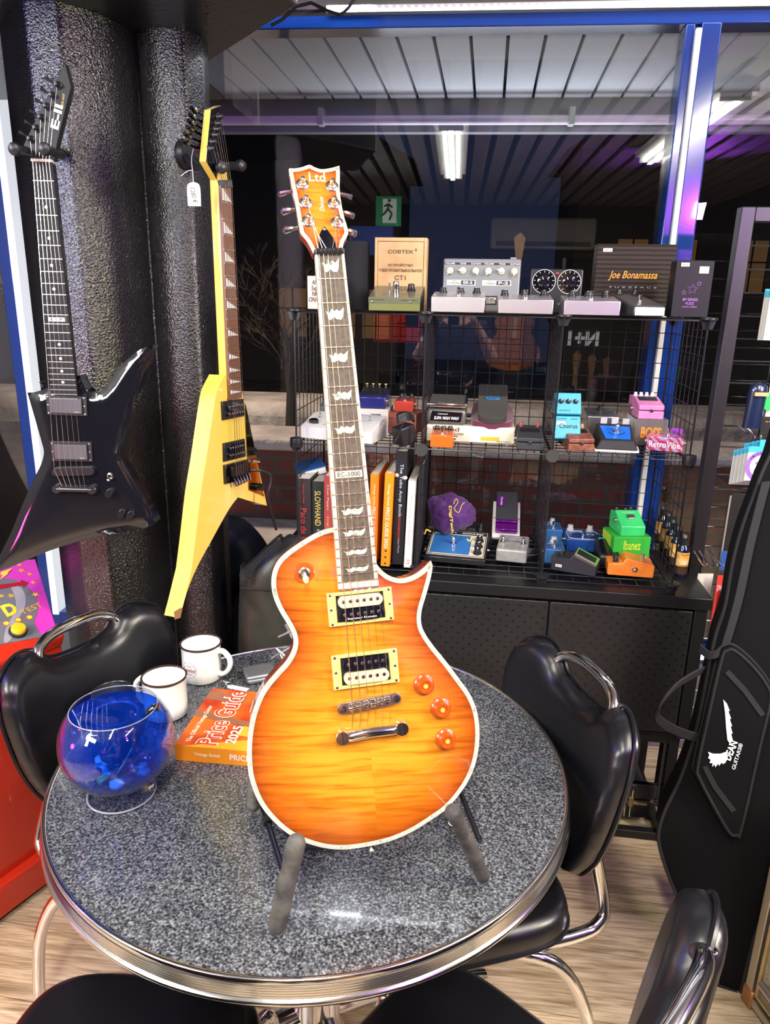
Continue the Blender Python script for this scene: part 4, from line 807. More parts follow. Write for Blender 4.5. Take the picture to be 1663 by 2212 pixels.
def emg(F_, t, pts, z=.0):
    q = [F_.g(*p) for p in pts]; cx = (q[0]+q[1]+q[2]+q[3])/4; u = (q[1]-q[0]); an_ = atan2(u.y, u.x); hw = u.length/2; hh = (q[3]-q[0]).length/2
    r = thing('pickup', None, None); r.parent = t; r.location = (cx.x, cx.y, z); r.rotation_euler = (0, 0, an_); bm = bm_new(); box(bm, -hw, hw, -hh, hh, 0, .004); obj('mounting_ring', bm, black, r, bevel=.0008)
    bm = bm_new(); box(bm, -hw*.78, hw*.78, -hh*.76, hh*.76, .004, .0095); pc = obj('cover', bm, mat('pickup_grey', (.075, .070, .078), .45), r, bevel=.0012); text('EMG', .010, .003, mat('grey_print', (.4, .4, .4), .5), r, (hw*.55, -hh*.6, .0096), (0, 0, 0))
    for sx_ in (-1, 1):
        for sy_ in (-1, 0, 1): bm = bm_new(); lathe(bm, [(.002, .004), (.0018, .0048), (0, .005)], 10, M=Matrix.Translation((sx_*hw*.9, sy_*hh*.82, 0))); obj('ring_screw', bm, steel, r)
emg(E, eg, [k2(278, 590), k2(520, 600), k2(522, 715), k2(290, 708)]); emg(E, eg, [k2(306, 868), k2(552, 872), k2(552, 990), k2(318, 985)])
def capsule(bm, a, b, r, z0, z1, n=12):
    an_ = atan2((b-a).y, (b-a).x); P_ = [(b.x+r*cos(an_-pi/2+pi*k/n), b.y+r*sin(an_-pi/2+pi*k/n)) for k in range(n+1)] + [(a.x+r*cos(an_+pi/2+pi*k/n), a.y+r*sin(an_+pi/2+pi*k/n)) for k in range(n+1)]; prism(bm, P_, z0, z1)
bm = bm_new(); capsule(bm, E.g(*k2(345, 1048)), E.g(*k2(548, 1044)), .0085, .001, .011); obj('bridge', bm, blackmetal, eg, bevel=.0015)
bm = bm_new(); p, q = E.g(*k2(350, 1150)), E.g(*k2(560, 1155)); tube(bm, [(p.x, p.y, .007), (q.x, q.y, .007)], .0062, 12); tpe = obj('tailpiece', bm, blackmetal, eg)
for z_ in (p, q): bm = bm_new(); lathe(bm, [(.0098, 0), (.0098, .011), (.0085, .0125), (0, .0125)], 20, M=Matrix.Translation((z_.x, z_.y, 0))); obj('stud', bm, blackmetal, tpe)
for x, y in ((665, 1175), (738, 1298), (790, 1308)): 
    q = E.g(*k2(x, y)[:2]); bm = bm_new(); lathe(bm, [(.0095, 0), (.0095, .004), (.0088, .017), (.0075, .019), (0, .0193)], 24, M=Matrix.Translation((q.x, q.y, 0))); obj('knob', bm, mat('knurled_black', (.03, .03, .034), .25, .7), eg)
q = E.g(*k2(662, 1075)[:2]); bm = bm_new(); lathe(bm, [(.007, 0), (.007, .003), (.004, .004), (.004, .006)], 18, M=Matrix.Translation((q.x, q.y, 0))); tube(bm, [(q.x, q.y, .004), (q.x, q.y-.006, .016)], [.0018, .0032], 8); obj('toggle_switch', bm, chrome, eg)
q = E.g(*k2(230, 552)[:2]); bm = bm_new(); tube(bm, [(q.x, q.y, -.02), (q.x, q.y+.008, -.02), (q.x, q.y+.012, -.02)], [.003, .003, .007], 10); obj('strap_button', bm, black, eg)
# hangers
def hanger(lab, base, tips, rb, facing):
    h = thing('guitar_hanger', lab, 'wall hanger', base); bm = bm_new(); lathe(bm, [(0, 0), (rb, 0), (rb, .008), (rb*.8, .016), (0, .018)], 24, M=Matrix.Rotation(atan2(facing.y, facing.x), 4, 'Z') @ Matrix.Rotation(pi/2, 4, 'Y')); obj('wall_plate', bm, black, h)
    for a, b_ in tips:
        a, b_ = V(a)-V(base), V(b_)-V(base); d = (b_-a).normalized(); bm = bm_new(); tube(bm, [V((0, 0, 0)), a, a+(b_-a)*.02, b_-d*.012, b_-d*.008, b_, b_+d*.008, b_+d*.011], [.009, .009, .0085, .0085, .011, .0125, .010, .004], 14); obj('prong', bm, black, h)
hb = at_d(112, 318, 1.60); hanger('black two-pronged wall hanger holding the glossy black guitar', hb, [(at_d(78, 330, 1.47), at_d(32, 322, 1.36)), (at_d(132, 335, 1.47), at_d(97, 322, 1.36))], .03, V((.2, -1, 0)))
# ================================================================== YELLOW V GUITAR
K = Fr((480, 398), (510.5, 1013), 1.52, 1.70, radians(70))
vg = thing('electric_guitar', 'yellow V-shaped electric guitar with pointed headstock hanging beside the column', 'electric guitar', M=K.M)
yell = mat('aged_yellow_paint', (.76, .54, .09), .2, coat=.8, var=(5, (.70, .52, .07), (.78, .55, .12)))
VO = tpoly(K, [k2(1344, 470, 1), k2(1300, 560), k2(1282, 640, 1), k2(1258, 800), k2(1232, 980), k2(1200, 1180), k2(1172, 1420), k2(1145, 1640, 1), k2(1075, 1932, 1), k2(1118, 1780), k2(1178, 1630), k2(1275, 1450), k2(1370, 1280), k2(1425, 1206, 1), k2(1510, 1232), k2(1600, 1256, 1), k2(1588, 1200), k2(1540, 985), k2(1480, 700), k2(1440, 540), k2(1424, 475, 1)])
bm = bm_new(); prism(bm, inset(VO, .0008), -.040, 0.0); obj('body', bm, yell, vg, bevel=.004, seg=3)
pgd = mat('mirror_guard', (.35, .27, .14), .08, 1.0)
bm = bm_new(); prism(bm, tpoly(K, [k2(1462, 640, 1), k2(1478, 700), k2(1530, 960), k2(1572, 1180), k2(1578, 1196, 1), k2(1486, 1160, 1), k2(1478, 1000), k2(1468, 800)], 2), 0, .002); obj('pickguard', bm, pgd, vg)
va0, va1, vb0, vb1 = K.g(*k1_(1302, 1110)), K.g(*k1_(1362, 1112)), K.g(*k2(1358, 620)), K.g(*k2(1430, 606))
bm = bm_new(); prism(bm, [va0, va1, vb1, vb0], .002, .0085); obj('fretboard', bm, mat('brown_board', (.16, .07, .035), .4), vg, bevel=.0005)
bm = bm_new(); prism(bm, [va0+V((0, .03)), va1+V((0, .03)), vb1, vb0], -.018, .002); obj('neck', bm, yell, vg, bevel=.004)
def flV(d): k = d/(va0.y-vb0.y); p, q = va0.lerp(vb0, k), va1.lerp(vb1, k); m_ = (p.y+q.y)/2; return V((p.x, m_)), V((q.x, m_))
LV = K.L*1.0; ksc = (va0.y-vb0.y)/(1-2**(-22/12))
frets(vg, flV, 22, ksc*.995, .0088, .0010, MATS['fret_silver'])
mop = mat('pearl_inlay', (.62, .62, .58), .25)
for sp_ in (1, 3, 5, 7, 9, 12, 15, 17, 19, 21):
    da, db = ksc*.995*(1-2**(-(sp_-1)/12)), ksc*.995*(1-2**(-sp_/12)); p, q = flV(da+(db-da)*.12); p2, q2 = flV(da+(db-da)*.88); bm = bm_new(); prism(bm, [p.lerp(q, .06), p2.lerp(q2, .95), p2.lerp(q2, .06)], .0085, .0089); obj('fin_inlay', bm, mop, vg)
VH = tpoly(K, [k1_(1225, 975, 1), k1_(1190, 930, 1), k1_(1222, 790), k1_(1256, 660, 1), k1_(1322, 632, 1), k1_(1325, 760), k1_(1326, 990, 1), k1_(1300, 1100, 1)], 2)
bm = bm_new(); prism(bm, [K.g(*k1_(1232, 965)), K.g(*k1_(1262, 655)), K.g(*k1_(1322, 630)), K.g(*k1_(1326, 800)), K.g(*k1_(1330, 1000)), K.g(*k1_(1300, 1080))], -.016, .0, 0, 1); vh = obj('headstock', bm, [blackg, yell], vg, bevel=.001)
bm = bm_new(); bar(bm, va0+V((0, .003)), va1+V((0, .003)), .014, .0, .013); obj('locking_nut', bm, black, vg, bevel=.001)
vn = [va0.lerp(va1, .1+.16*k) for k in range(6)]; vbr = [K.g(*k2(x, y)) for x, y in ((1376, 1070), (1390, 1065), (1404, 1060), (1418, 1055), (1430, 1050), (1442, 1046))]
VP = [(1250, 890), (1262, 850), (1275, 810), (1283, 775), (1292, 740), (1300, 700)]
for k in range(6):
    q = K.g(*k1_(*VP[k])); bm = bm_new(); lathe(bm, [(.0075, 0), (.0075, .003), (.0055, .004), (.004, .012), (0, .014)], 16, M=Matrix.Translation((q.x, q.y, 0))); tp_ = obj('tuning_post', bm, black, vg)
    bm = bm_new(); e0_ = K.g(*k1_(VP[k][0]-6, VP[k][1]-5)); lx = -.030; tube(bm, [(q.x, q.y, -.024), (q.x+lx, q.y+.004, -.026), (q.x+lx-.008, q.y+.005, -.026), (q.x+lx-.022, q.y+.008, -.026)], [.003, .003, .007, .005], 8, sq=.8); tube(bm, [(q.x, q.y, -.016), (q.x, q.y, -.028)], [.006, .006], 10); obj('tuner_button', bm, mat('dark_chrome', (.10, .10, .11), .12, 1.0), tp_)
    bm = bm_new(); tube(bm, [(q.x, q.y, .010), (vn[k].x, vn[k].y, .013), (vbr[k].x, vbr[k].y, .018)], [.0007, .0006, .0005, .0004, .0003, .0003][k], 6); obj('string', bm, string_p, vg)
def vpick(pts):
    q = [K.g(*k2(*p)) for p in pts]; bm = bm_new(); prism(bm, q, 0, .005); r = obj('pickup_ring', bm, black, vg, bevel=.0008); c = sum(q, V((0, 0)))/4
    for f in (.3, .7):
        a, b_ = q[0].lerp(q[3], f), q[1].lerp(q[2], f); bm = bm_new(); capsule(bm, a.lerp(b_, .22), a.lerp(b_, .78), .0085, .005, .011); o = obj('bobbin', bm, blackg, r)
        for k in range(6): z_ = a.lerp(b_, .2+.12*k); bm = bm_new(); lathe(bm, [(.0026, .011), (.0022, .0122), (0, .0125)], 10, M=Matrix.Translation((z_.x, z_.y, 0))); obj('pole_piece', bm, nickel, r)
vpick([(1320, 630), (1448, 612), (1455, 715), (1325, 742)]); vpick([(1330, 880), (1455, 852), (1462, 958), (1332, 990)])
bm = bm_new(); prism(bm, [K.g(*k2(*p)) for p in ((1333, 1010), (1468, 975), (1478, 1085), (1338, 1122))], 0, .008); prism(bm, [K.g(*k2(*p)) for p in ((1350, 1020), (1460, 990), (1466, 1050), (1356, 1080))], .008, .017); tr_ = obj('tremolo', bm, mat('dark_metal', (.07, .07, .075), .3, 1.0), vg, bevel=.001)
for k in range(6): q = K.g(*k2(1385+k*16, 1160-k*8)); c = K.g(*k2(1372+k*17, 1082-k*7)); bm = bm_new(); q = c.lerp(q, .55); tube(bm, [(c.x, c.y, .012), (q.x, q.y, .017), (q.x, q.y-.003, .018)], [.0032, .0032, .0042], 10); obj('fine_tuner', bm, MATS['dark_metal'], tr_)
p, q, r_ = K.g(*k2(1470, 1040)), K.g(*k2(1515, 1055)), K.g(*k2(1508, 1200)); s_ = K.g(*k2(1560, 1385)); bm = bm_new(); tube(bm, smooth3([(p.x, p.y, .014), (p.x+.01, p.y, .030), (q.x, q.y, .045), (q.x, q.y-.02, .048), (r_.x, r_.y, .045), (s_.x, s_.y, .045)]), .0035, 10); obj('tremolo_arm', bm, black, vg)
for x, y in ((1505, 925), (1555, 1140)): q = K.g(*k2(x-20, y)); bm = bm_new(); lathe(bm, [(.0095, .0), (.0095, .004), (.0088, .018), (0, .019)], 20, M=Matrix.Translation((q.x, q.y, .002))); obj('knob', bm, MATS['knurled_black'], vg)
q = K.g(*k2(1510, 985)); bm = bm_new(); lathe(bm, [(.006, 0), (.006, .004), (0, .005)], 16, M=Matrix.Translation((q.x, q.y, .002))); tube(bm, [(q.x, q.y, .004), (q.x+.004, q.y, .02)], [.002, .004], 8); obj('toggle_switch', bm, chrome, vg)
bm = bm_new(); prism(bm, [K.g(*k2(*p)) for p in ((1092, 1862), (1078, 1925), (1045, 1935), (1040, 1890), (1070, 1870))], .0002, .0008); obj('chipped_tip', bm, mat('bare_wood', (.30, .15, .06), .7), vg, label='chipped bare wood tip')
hb2 = at_d(398, 335, 1.70); hanger('black wall hanger holding the yellow V-shaped guitar', hb2, [(at_d(425, 362, 1.62), at_d(478, 362, 1.48)), (at_d(440, 360, 1.70), at_d(520, 358, 1.60))], .034, V((1, -.4, 0)))
# price tag on the yellow guitar
tgp = at_d(419, 420, 1.46); pt = thing('price_tag', 'white price tag tied to the headstock of the yellow V-shaped guitar', 'price tag', tgp, radians(5))
bm = bm_new(); prism(bm, smooth_poly([(-.013, -.022, 1), (.013, -.022, 1), (.013, .014), (.005, .022), (-.005, .022), (-.013, .014)], 3), 0, .0008, M=Matrix.Rotation(pi/2, 4, 'X')); cd = obj('card', bm, paper, pt); text('1280 €', .030, .010, mat('pen_ink', (.03, .03, .05), .6), cd, (0, -.0010, -.002), (pi/2, radians(80), 0), shear=.2)
bm = bm_new(); e_ = at_d(424, 322, 1.50)-tgp; tube(bm, smooth3([V((0, -.001, .018)), V((0, -.001, .04)), e_*.75+V((-.004, 0, 0)), e_]), .0007, 6); tube(bm, smooth3([V((-.001, -.001, .045)), V((-.012, -.002, .042)), V((-.024, 0, .034))]), .0006, 6); obj('cord', bm, white, pt)
# ================================================================== WIRE CUBE SHELVES
CA = radians(-2.3); CU = V((cos(CA), sin(CA), 0)); CN = V((-sin(CA), cos(CA), 0)); OC = V((-.430, 1.962, 0)); CW, SZ = .352, (.838, 1.197, 1.552)
def cage_v(px, py, v):
    """point of the ray on the upright plane v behind the front of the shelves"""
    d = ray(px, py); o = OC + CN*v; t = (o-CAMP).dot(CN)/d.dot(CN); return CAMP + d*t
wire = mat('black_wire', (.012, .012, .014), .3, spec=.6)
cgt = thing('wire_cube_shelf', 'black wire grid cube shelf unit with three columns full of effect pedals and books', 'shelf', (OC.x, OC.y, 0), CA)
def grid(nm, M, w_, h_, nx, ny, rf=.0024, rw=.0013):
    bm = bm_new(); X = lambda a, b: M @ V((a, b, 0))
    tube(bm, [X(0, 0), X(w_, 0), X(w_, h_), X(0, h_)], rf, 6, closed=True)
    for i in range(1, nx): tube(bm, [X(w_*i/nx, 0), X(w_*i/nx, h_)], rw, 5)
    for j in range(1, ny): tube(bm, [X(0, h_*j/ny)+M.to_3x3() @ V((0, 0, .002)), X(w_, h_*j/ny)+M.to_3x3() @ V((0, 0, .002))], rw, 5)
    return obj(nm, bm, wire, cgt, clean=False)
T_ = Matrix.Translation; RX = lambda a: Matrix.Rotation(a, 4, 'X'); RZ = lambda a: Matrix.Rotation(a, 4, 'Z'); RY = lambda a: Matrix.Rotation(a, 4, 'Y')
for c in range(3):
    for k, z in enumerate(SZ): grid('shelf_grid', T_((c*CW, 0, z-.004)), CW-.004, .350, 8, 8)
    for k in range(2): grid('back_grid', T_((c*CW, .352, SZ[k])) @ RX(pi/2), CW-.004, .352, 8, 8)
for c in range(4):
    for k in range(2): grid('side_grid', T_((c*CW-.002, 0, SZ[k])) @ RZ(pi/2) @ RX(pi/2), .350, .352, 8, 8)
def connector(x, y, z, up):
    bm = bm_new()
    if up: lathe(bm, [(0, -.001), (.021, -.001), (.021, .004), (0, .006)], 20, M=T_((x, y, z))); 
    else: lathe(bm, [(0, -.014), (.017, -.014), (.018, -.004), (.018, .004), (.017, .012), (0, .012)], 20, M=T_((x, y, z)))
    for a in (0, pi/2): prism(bm, [(-.019, 0), (.019, 0), (.011, -.024), (-.011, -.024)], -.002, .002, M=T_((x, y, z)) @ RZ(a) @ RX(pi/2))
    obj('connector', bm, black, cgt)
for c in range(4):
    for y in (0, .352): connector(c*CW-.002, y, SZ[2], True); connector(c*CW-.002, y, SZ[0]-.012+.020, True)
for c in (0, 3): connector(c*CW-.002, 0, SZ[1], False)
for c in (1, 2):
    bm = bm_new(); lathe(bm, [(0, 0), (.018, 0), (.0185, .003), (.017, .006), (0, .006)], 28, M=T_((c*CW-.002, -.004, SZ[1]-.006)) @ RX(pi/2)); obj('round_cap', bm, mat('cap_grey_black', (.030, .030, .028), .6), cgt)
# ------------------------------------------------------------------ cabinet
def perf():
    m = mat('perforated_black', (.014, .014, .016), .42); nt, b = nodes(m); tc = N(nt, 'TexCoord'); s = N(nt, 'SeparateXYZ'); nt.links.new(tc.outputs['Object'], s.inputs[0])
    def M_(op, a, b_=None, c=None):
        n = N(nt, 'Math', operation=op)
        for i, q in enumerate((a, b_, c)):
            if q is None: continue
            if isinstance(q, (int, float)): n.inputs[i].default_value = q
            else: nt.links.new(q, n.inputs[i])
        return n.outputs[0]
    def lat(off):
        fx = M_('ABSOLUTE', M_('SUBTRACT', M_('FRACT', M_('MULTIPLY_ADD', s.outputs[0], 1/.034, off+50)), .5)); fz = M_('ABSOLUTE', M_('SUBTRACT', M_('FRACT', M_('MULTIPLY_ADD', s.outputs[2], 1/.033, off+50)), .5))
        return M_('MULTIPLY', M_('LESS_THAN', fx, .10), M_('LESS_THAN', fz, .075))
    h = M_('MAXIMUM', lat(0), lat(.5)); mx = N(nt, 'Mix', data_type='RGBA'); nt.links.new(h, mx.inputs[0]); mx.inputs[6].default_value = (.011, .011, .012, 1); mx.inputs[7].default_value = (.0005, .0005, .0005, 1)
    nt.links.new(mx.outputs[2], b.inputs['Base Color']); bp = N(nt, 'Bump'); bp.invert = True; bp.inputs['Strength'].default_value = 1; bp.inputs['Distance'].default_value = .002; nt.links.new(h, bp.inputs['Height']); nt.links.new(bp.outputs['Normal'], b.inputs['Normal']); return m
cb = thing('metal_cabinet', 'black metal cabinet with perforated doors under the wire shelves', 'cabinet', (OC.x, OC.y, 0), CA)
X0, X1, Z0, Z1 = -.10, 1.160, .375, .822; sat = mat('satin_black', (.007, .007, .008), .42, spec=.4)
sx_ = (cage_v(1188, 1290, -.02)-OC).dot(CU)
bm = bm_new(); box(bm, X0, X1, -.03, .37, Z1-.035, Z1); obj('cabinet_top', bm, sat, cb, bevel=.003)
bm = bm_new(); box(bm, X0+.004, X1-.004, -.004, .365, Z0, Z1-.035); obj('body', bm, sat, cb, bevel=.002)
for a, b_ in ((X0+.03, sx_-.002), (sx_+.002, X1-.045)):
    bm = bm_new(); box(bm, a, b_, -.020, -.004, Z0+.02, Z1-.045); obj('door', bm, perf(), cb, bevel=.003)
bm = bm_new(); box(bm, X1-.040, X1-.006, -.018, -.004, Z0, Z1-.037); obj('side_post', bm, sat, cb, bevel=.002)
fr_ = thing('cabinet_stand', 'black steel tube frame standing on the floor under the perforated cabinet', 'frame', (OC.x, OC.y, 0), CA)
for x in (X0+.03, X1-.035):
    for y in (.015, .33): bm = bm_new(); box(bm, x-.014, x+.014, y-.014, y+.014, 0, Z0); obj('leg', bm, sat, fr_, bevel=.002)
for y in (.015, .33):
    for z in (.0, Z0-.03): bm = bm_new(); box(bm, X0+.03, X1-.035, y-.013, y+.013, z, z+.028); obj('rail', bm, sat, fr_, bevel=.002)
for x in (.945, X1-.035): bm = bm_new(); box(bm, x-.012, x+.012, .015, .33, .001, .027); obj('cross_rail', bm, sat, fr_, bevel=.002)
# guitar case lying under the cabinet
gc = thing('guitar_case', 'black guitar case with stitched edges and a brass latch lying under the cabinet', 'guitar case', (OC.x+.745, OC.y+.03, .03), CA)
tolex = mat('black_tolex', (.012, .011, .011), .4, bump=(260, .7, .001)); brass = mat('aged_brass', (.42, .34, .18), .35, 1.0)
bm = bm_new(); prism(bm, smooth_poly([(-.62, .0), (.30, .0), (.335, .03, 1), (.335, .24, 1), (.30, .27), (-.62, .27)], 3), 0, .062); obj('case_bottom', bm, tolex, gc, bevel=.006)
bm = bm_new(); prism(bm, smooth_poly([(-.62, .0), (.30, .0), (.335, .03, 1), (.335, .24, 1), (.30, .27), (-.62, .27)], 3), .064, .125); obj('case_lid', bm, tolex, gc, bevel=.012, seg=3)
bm = bm_new(); box(bm, .285, .345, -.004, .0, .052, .062); box(bm, .288, .302, -.006, .0, .045, .080); obj('latch', bm, brass, gc, bevel=.001)
bm = bm_new(); tube(bm, [(.296, -.003, .006), (.296, -.003, .055), (.298, -.002, .075), (.300, .003, .118)], .0016, 6); tube(bm, [(.280, -.003, .006), (.280, -.003, .055), (.281, -.002, .075), (.284, .003, .118)], .0016, 6); obj('stitching', bm, mat('thread', (.50, .42, .30), .7), gc)
bx_ = thing('black_box', 'small black box hung under the right end of the cabinet', 'box', (OC.x+1.00, OC.y+.0, .30), CA); bm = bm_new(); box(bm, -.05, .05, .03, .17, 0, .044); obj('shell', bm, black, bx_, bevel=.008, seg=3)
bm = bm_new(); box(bm, -.04, .04, .05, .15, .044, .048); obj('strap_plate', bm, sat, bx_)
# ------------------------------------------------------------------ item placing
class It:
    def __init__(s, name, label, cat, xl, xr, y, v, z, group=None, turn=0):
        a, b = cage_v(xl, y, v), cage_v(xr, y, v); s.w = (b-a).length; c = (a+b)/2; s.v = v; s.e = thing(name, label, cat, (c.x, c.y, z), CA+turn, group); s.z = z; s.cx = (xl+xr)/2
    def h(s, py, dv=0): return cage_v(s.cx, py, s.v+dv).z - s.z
    def lx(s, px, py, dv=0):
        p = cage_v(px, py, s.v+dv); return (p - V(s.e.location)).dot(CU)
def wedge(bm, x0, x1, y0, y1, z0, zf, zb, mi=0):
    v = [bm.verts.new(p) for p in ((x0, y0, z0), (x1, y0, z0), (x1, y1, z0), (x0, y1, z0), (x0, y0, zf), (x1, y0, zf), (x1, y1, zb), (x0, y1, zb))]
    for q in ((0, 3, 2, 1), (4, 5, 6, 7), (0, 1, 5, 4), (1, 2, 6, 5), (2, 3, 7, 6), (3, 0, 4, 7)): bm.faces.new([v[i] for i in q]).material_index = mi
def knob(par, x, y, z, r, h, m, rx=0, nm='knob', ptr=None, seg=20):
    bm = bm_new(); lathe(bm, [(r*1.08, 0), (r*1.05, h*.25), (r*.86, h*.35), (r*.80, h*.92), (r*.7, h), (0, h)], seg)
    if ptr: box(bm, -r*.12, r*.12, 0, r*.8, h, h*1.05, 1)
    return obj(nm, bm, [m, ptr or m], par, loc=(x, y, z), rot=(rx, 0, random.uniform(-1, 1) if ptr else 0))
def foot(par, x, y, z, s=1, rx=0):
    bm = bm_new(); lathe(bm, [(.0085*s, 0), (.0085*s, .002*s), (.0055*s, .003*s), (.0055*s, .006*s), (.0042*s, .0065*s), (.0042*s, .013*s), (.0055*s, .014*s), (.0055*s, .019*s), (.004*s, .021*s), (0, .021*s)], 18); return obj('footswitch', bm, chrome, par, loc=(x, y, z), rot=(rx, 0, 0))
def jack(par, x, y, z, side=-1):
    bm = bm_new(); lathe(bm, [(.0065, 0), (.0065, .003), (.0045, .0035), (.0045, .006), (.0025, .006), (.0025, .001), (0, .001)], 16, M=RY(side*pi/2)); return obj('jack', bm, nickel, par, loc=(x, y, z))
def sticker(par, x, y, z, s, rx=0, w_=.024, h_=.009):
    bm = bm_new(); box(bm, -w_/2, w_/2, -h_/2, h_/2, 0, .0004); o = obj('price_sticker', bm, mat('sticker_white', (.82, .82, .80), .6), par, loc=(x, y, z), rot=(rx, 0, 0)); text(s, w_*.75, h_*.6, blacktext, o, (0, 0, .0005), (0, 0, 0)); return o
def tops(d, hf, hb): return -atan2(hb-hf, d) * -1
def screw(par, x, y, z): bm = bm_new(); lathe(bm, [(.0030, 0), (.0026, .0012), (0, .0016)], 12, M=RX(pi/2)); obj('screw', bm, nickel, par, loc=(x, y, z))
blob = lambda n: None
# ================================================================== TOP SHELF
zt_ = SZ[2]+.004
i = It('card_box', 'small pale card box with handwriting on the top shelf, half behind the guitar neck', 'box', 664, 716, 640, .06, zt_); h = i.h(596)
bm = bm_new(); box(bm, -i.w/2, i.w/2, 0, .05, 0, h); o = obj('carton', bm, mat('pale_card', (.66, .55, .47), .8), i.e, bevel=.001); text('AMP\nSuper\nNKT\nON/OFF', i.w*.62, h*.66, blacktext, o, (-i.w*.12, -.0006, h*.55), shear=.2)
i = It('speaker_cylinder', 'tall black cloth covered cylinder speaker on the top shelf behind the guitar neck', 'speaker', 734, 797, 640, .20, zt_); h = i.h(523)
bm = bm_new(); lathe(bm, [(0, 0), (i.w/2, 0), (i.w/2, h-.006), (i.w/2-.006, h), (0, h-.002)], 48); obj('cloth_body', bm, mat('speaker_cloth', (.008, .008, .010), .9, bump=(900, .4, .0006)), i.e)
bm = bm_new(); lathe(bm, [(i.w/2-.008, h+.0005), (i.w/2-.010, h+.0015), (0, h+.001)], 40); obj('top_plate', bm, black, i.e)
i = It('wooden_box', 'light wooden box with stencilled Cyrillic lettering standing on the top shelf', 'wooden box', 808, 925, 640, .17, zt_); h = i.h(513); w_ = i.w; ply = mat('birch_ply', (.58, .36, .16), .6, var=(12, (.50, .30, .12), (.66, .43, .20)))
bm = bm_new(); box(bm, -w_/2, w_/2-.008, .006, .055, 0, h); obj('box_body', bm, ply, i.e, bevel=.001)
bm = bm_new(); box(bm, -w_/2, -w_/2+.008, 0, .006, 0, h); box(bm, w_/2-.016, w_/2-.008, 0, .006, 0, h); box(bm, -w_/2+.008, w_/2-.016, 0, .006, h-.010, h); obj('rim', bm, ply, i.e, bevel=.001)
bm = bm_new(); box(bm, -w_/2+.009, w_/2-.017, .002, .006, .003, h-.011); lid = obj('sliding_lid', bm, ply, i.e, bevel=.0006)
sten = mat('stencil_ink', (.10, .055, .02), .7)
for s_, ww, hh, y in (('СОВТЕК', .46, .050, .81), ('УСТРОЙСТВО', .46, .045, .63), ('ЭЛЕКТРОМУЗЫКАЛЬНОЕ', .80, .042, .555), ('СТ1', .20, .065, .455)): text(s_, w_*ww, h*hh, sten, lid, (-.004, .0014, h*y), off=.02)
text('R', .006, .008, sten, lid, (w_*.255, .0014, h*.835))
# olive pedal
i = It('effect_pedal', 'olive green metal effect pedal with a silver knob, in front of the wooden box', 'effect pedal', 796, 907, 655, .015, zt_); w_ = i.w; hf = i.h(643); olive = mat('olive_paint', (.155, .17, .045), .35, coat=.3); hb = i.h(618, .12); d = .125
bm = bm_new(); wedge(bm, -w_/2, w_/2, 0, d, 0, hf, hb); ob = obj('housing', bm, olive, i.e, bevel=.0015); th = atan2(hb-hf, d)
bm = bm_new(); wedge(bm, -w_/2-.0006, w_/2+.0006, -.0006, d, hf*.55, hf+.0006, hb+.0006); obj('upper_plate', bm, mat('olive_grey', (.13, .14, .08), .25, coat=.4), i.e, bevel=.0012)
text('MADE IN RUSSIA', w_*.28, .003, mat('dark_olive_print', (.03, .035, .01), .5), ob, (-w_*.33, -.0010, hf*.82)); text('CLASSIC SOUND', w_*.3, .003, MATS['dark_olive_print'], ob, (w_*.28, -.0010, hf*.82))
for x in (-.42, .32): screw(i.e, x*w_, -.0010, hf*.68)
zk = hb-.012
bm = bm_new(); lathe(bm, [(.009, 0), (.009, .018), (.0085, .020), (.0075, .026), (.006, .028), (0, .028)], 22); obj('push_switch', bm, chrome, i.e, loc=(-w_*.02, .06, hf+(hb-hf)*.5), rot=(th, 0, 0))
knob(i.e, w_*.27, .075, hf+(hb-hf)*.6, .011, .018, black, th); bm = bm_new(); tube(bm, [(0, 0, 0), (0, -.002, .020)], [.002, .0028], 8); obj('lever', bm, chrome, i.e, loc=(-w_*.17, .075, hf+(hb-hf)*.6))
# grey double pedal standing upright
i = It('effect_pedal', 'grey double fuzz pedal with six cream chicken-head knobs standing upright', 'effect pedal', 955, 1121, 640, .18, zt_); w_ = i.w; h = i.h(558); greyp = mat('grey_hammer', (.19, .205, .21), .4, coat=.2); M0 = RX(radians(-4))
bm = bm_new(); box(bm, -w_/2, w_/2, 0, .05, 0, h, 0, M0); ob = obj('housing', bm, greyp, i.e, bevel=.005, seg=3)
bm = bm_new(); box(bm, -w_*.49, w_*.49, -.0006, .0, h*.885, h*.925, 0, M0); st_ = obj('label_strip', bm, blacktext, i.e)
for k, s_ in enumerate(('VOLUME', 'TONE', 'SUSTAIN', 'VOLUME', 'TONE', 'SUSTAIN')): text(s_, w_*(.125 if s_ != 'TONE' else .08), h*.028, whitetext, st_, M0 @ V((w_*(-.415+.168*k), -.0008, h*.905)), (pi/2-radians(4), 0, 0), off=.01)
ck = mat('chicken_cream', (.74, .68, .48), .35)
for k, a in enumerate((2.6, 1.5, -2.7, 2.7, 1.3, 3.1)):
    bm = bm_new(); lathe(bm, [(.0098, 0), (.0090, .005), (.0060, .006), (0, .006)], 18); prism(bm, [(-.0042, -.005), (.0042, -.005), (.0038, .006), (0, .0150), (-.0038, .006)], .004, .012); obj('knob', bm, ck, i.e, loc=M0 @ V((w_*(-.41+.166*k), -.001, h*.77)), rot=(pi/2-radians(4), a, 0) if 0 else (M0 @ RX(pi/2) @ RZ(a)).to_euler(), bevel=.0008)
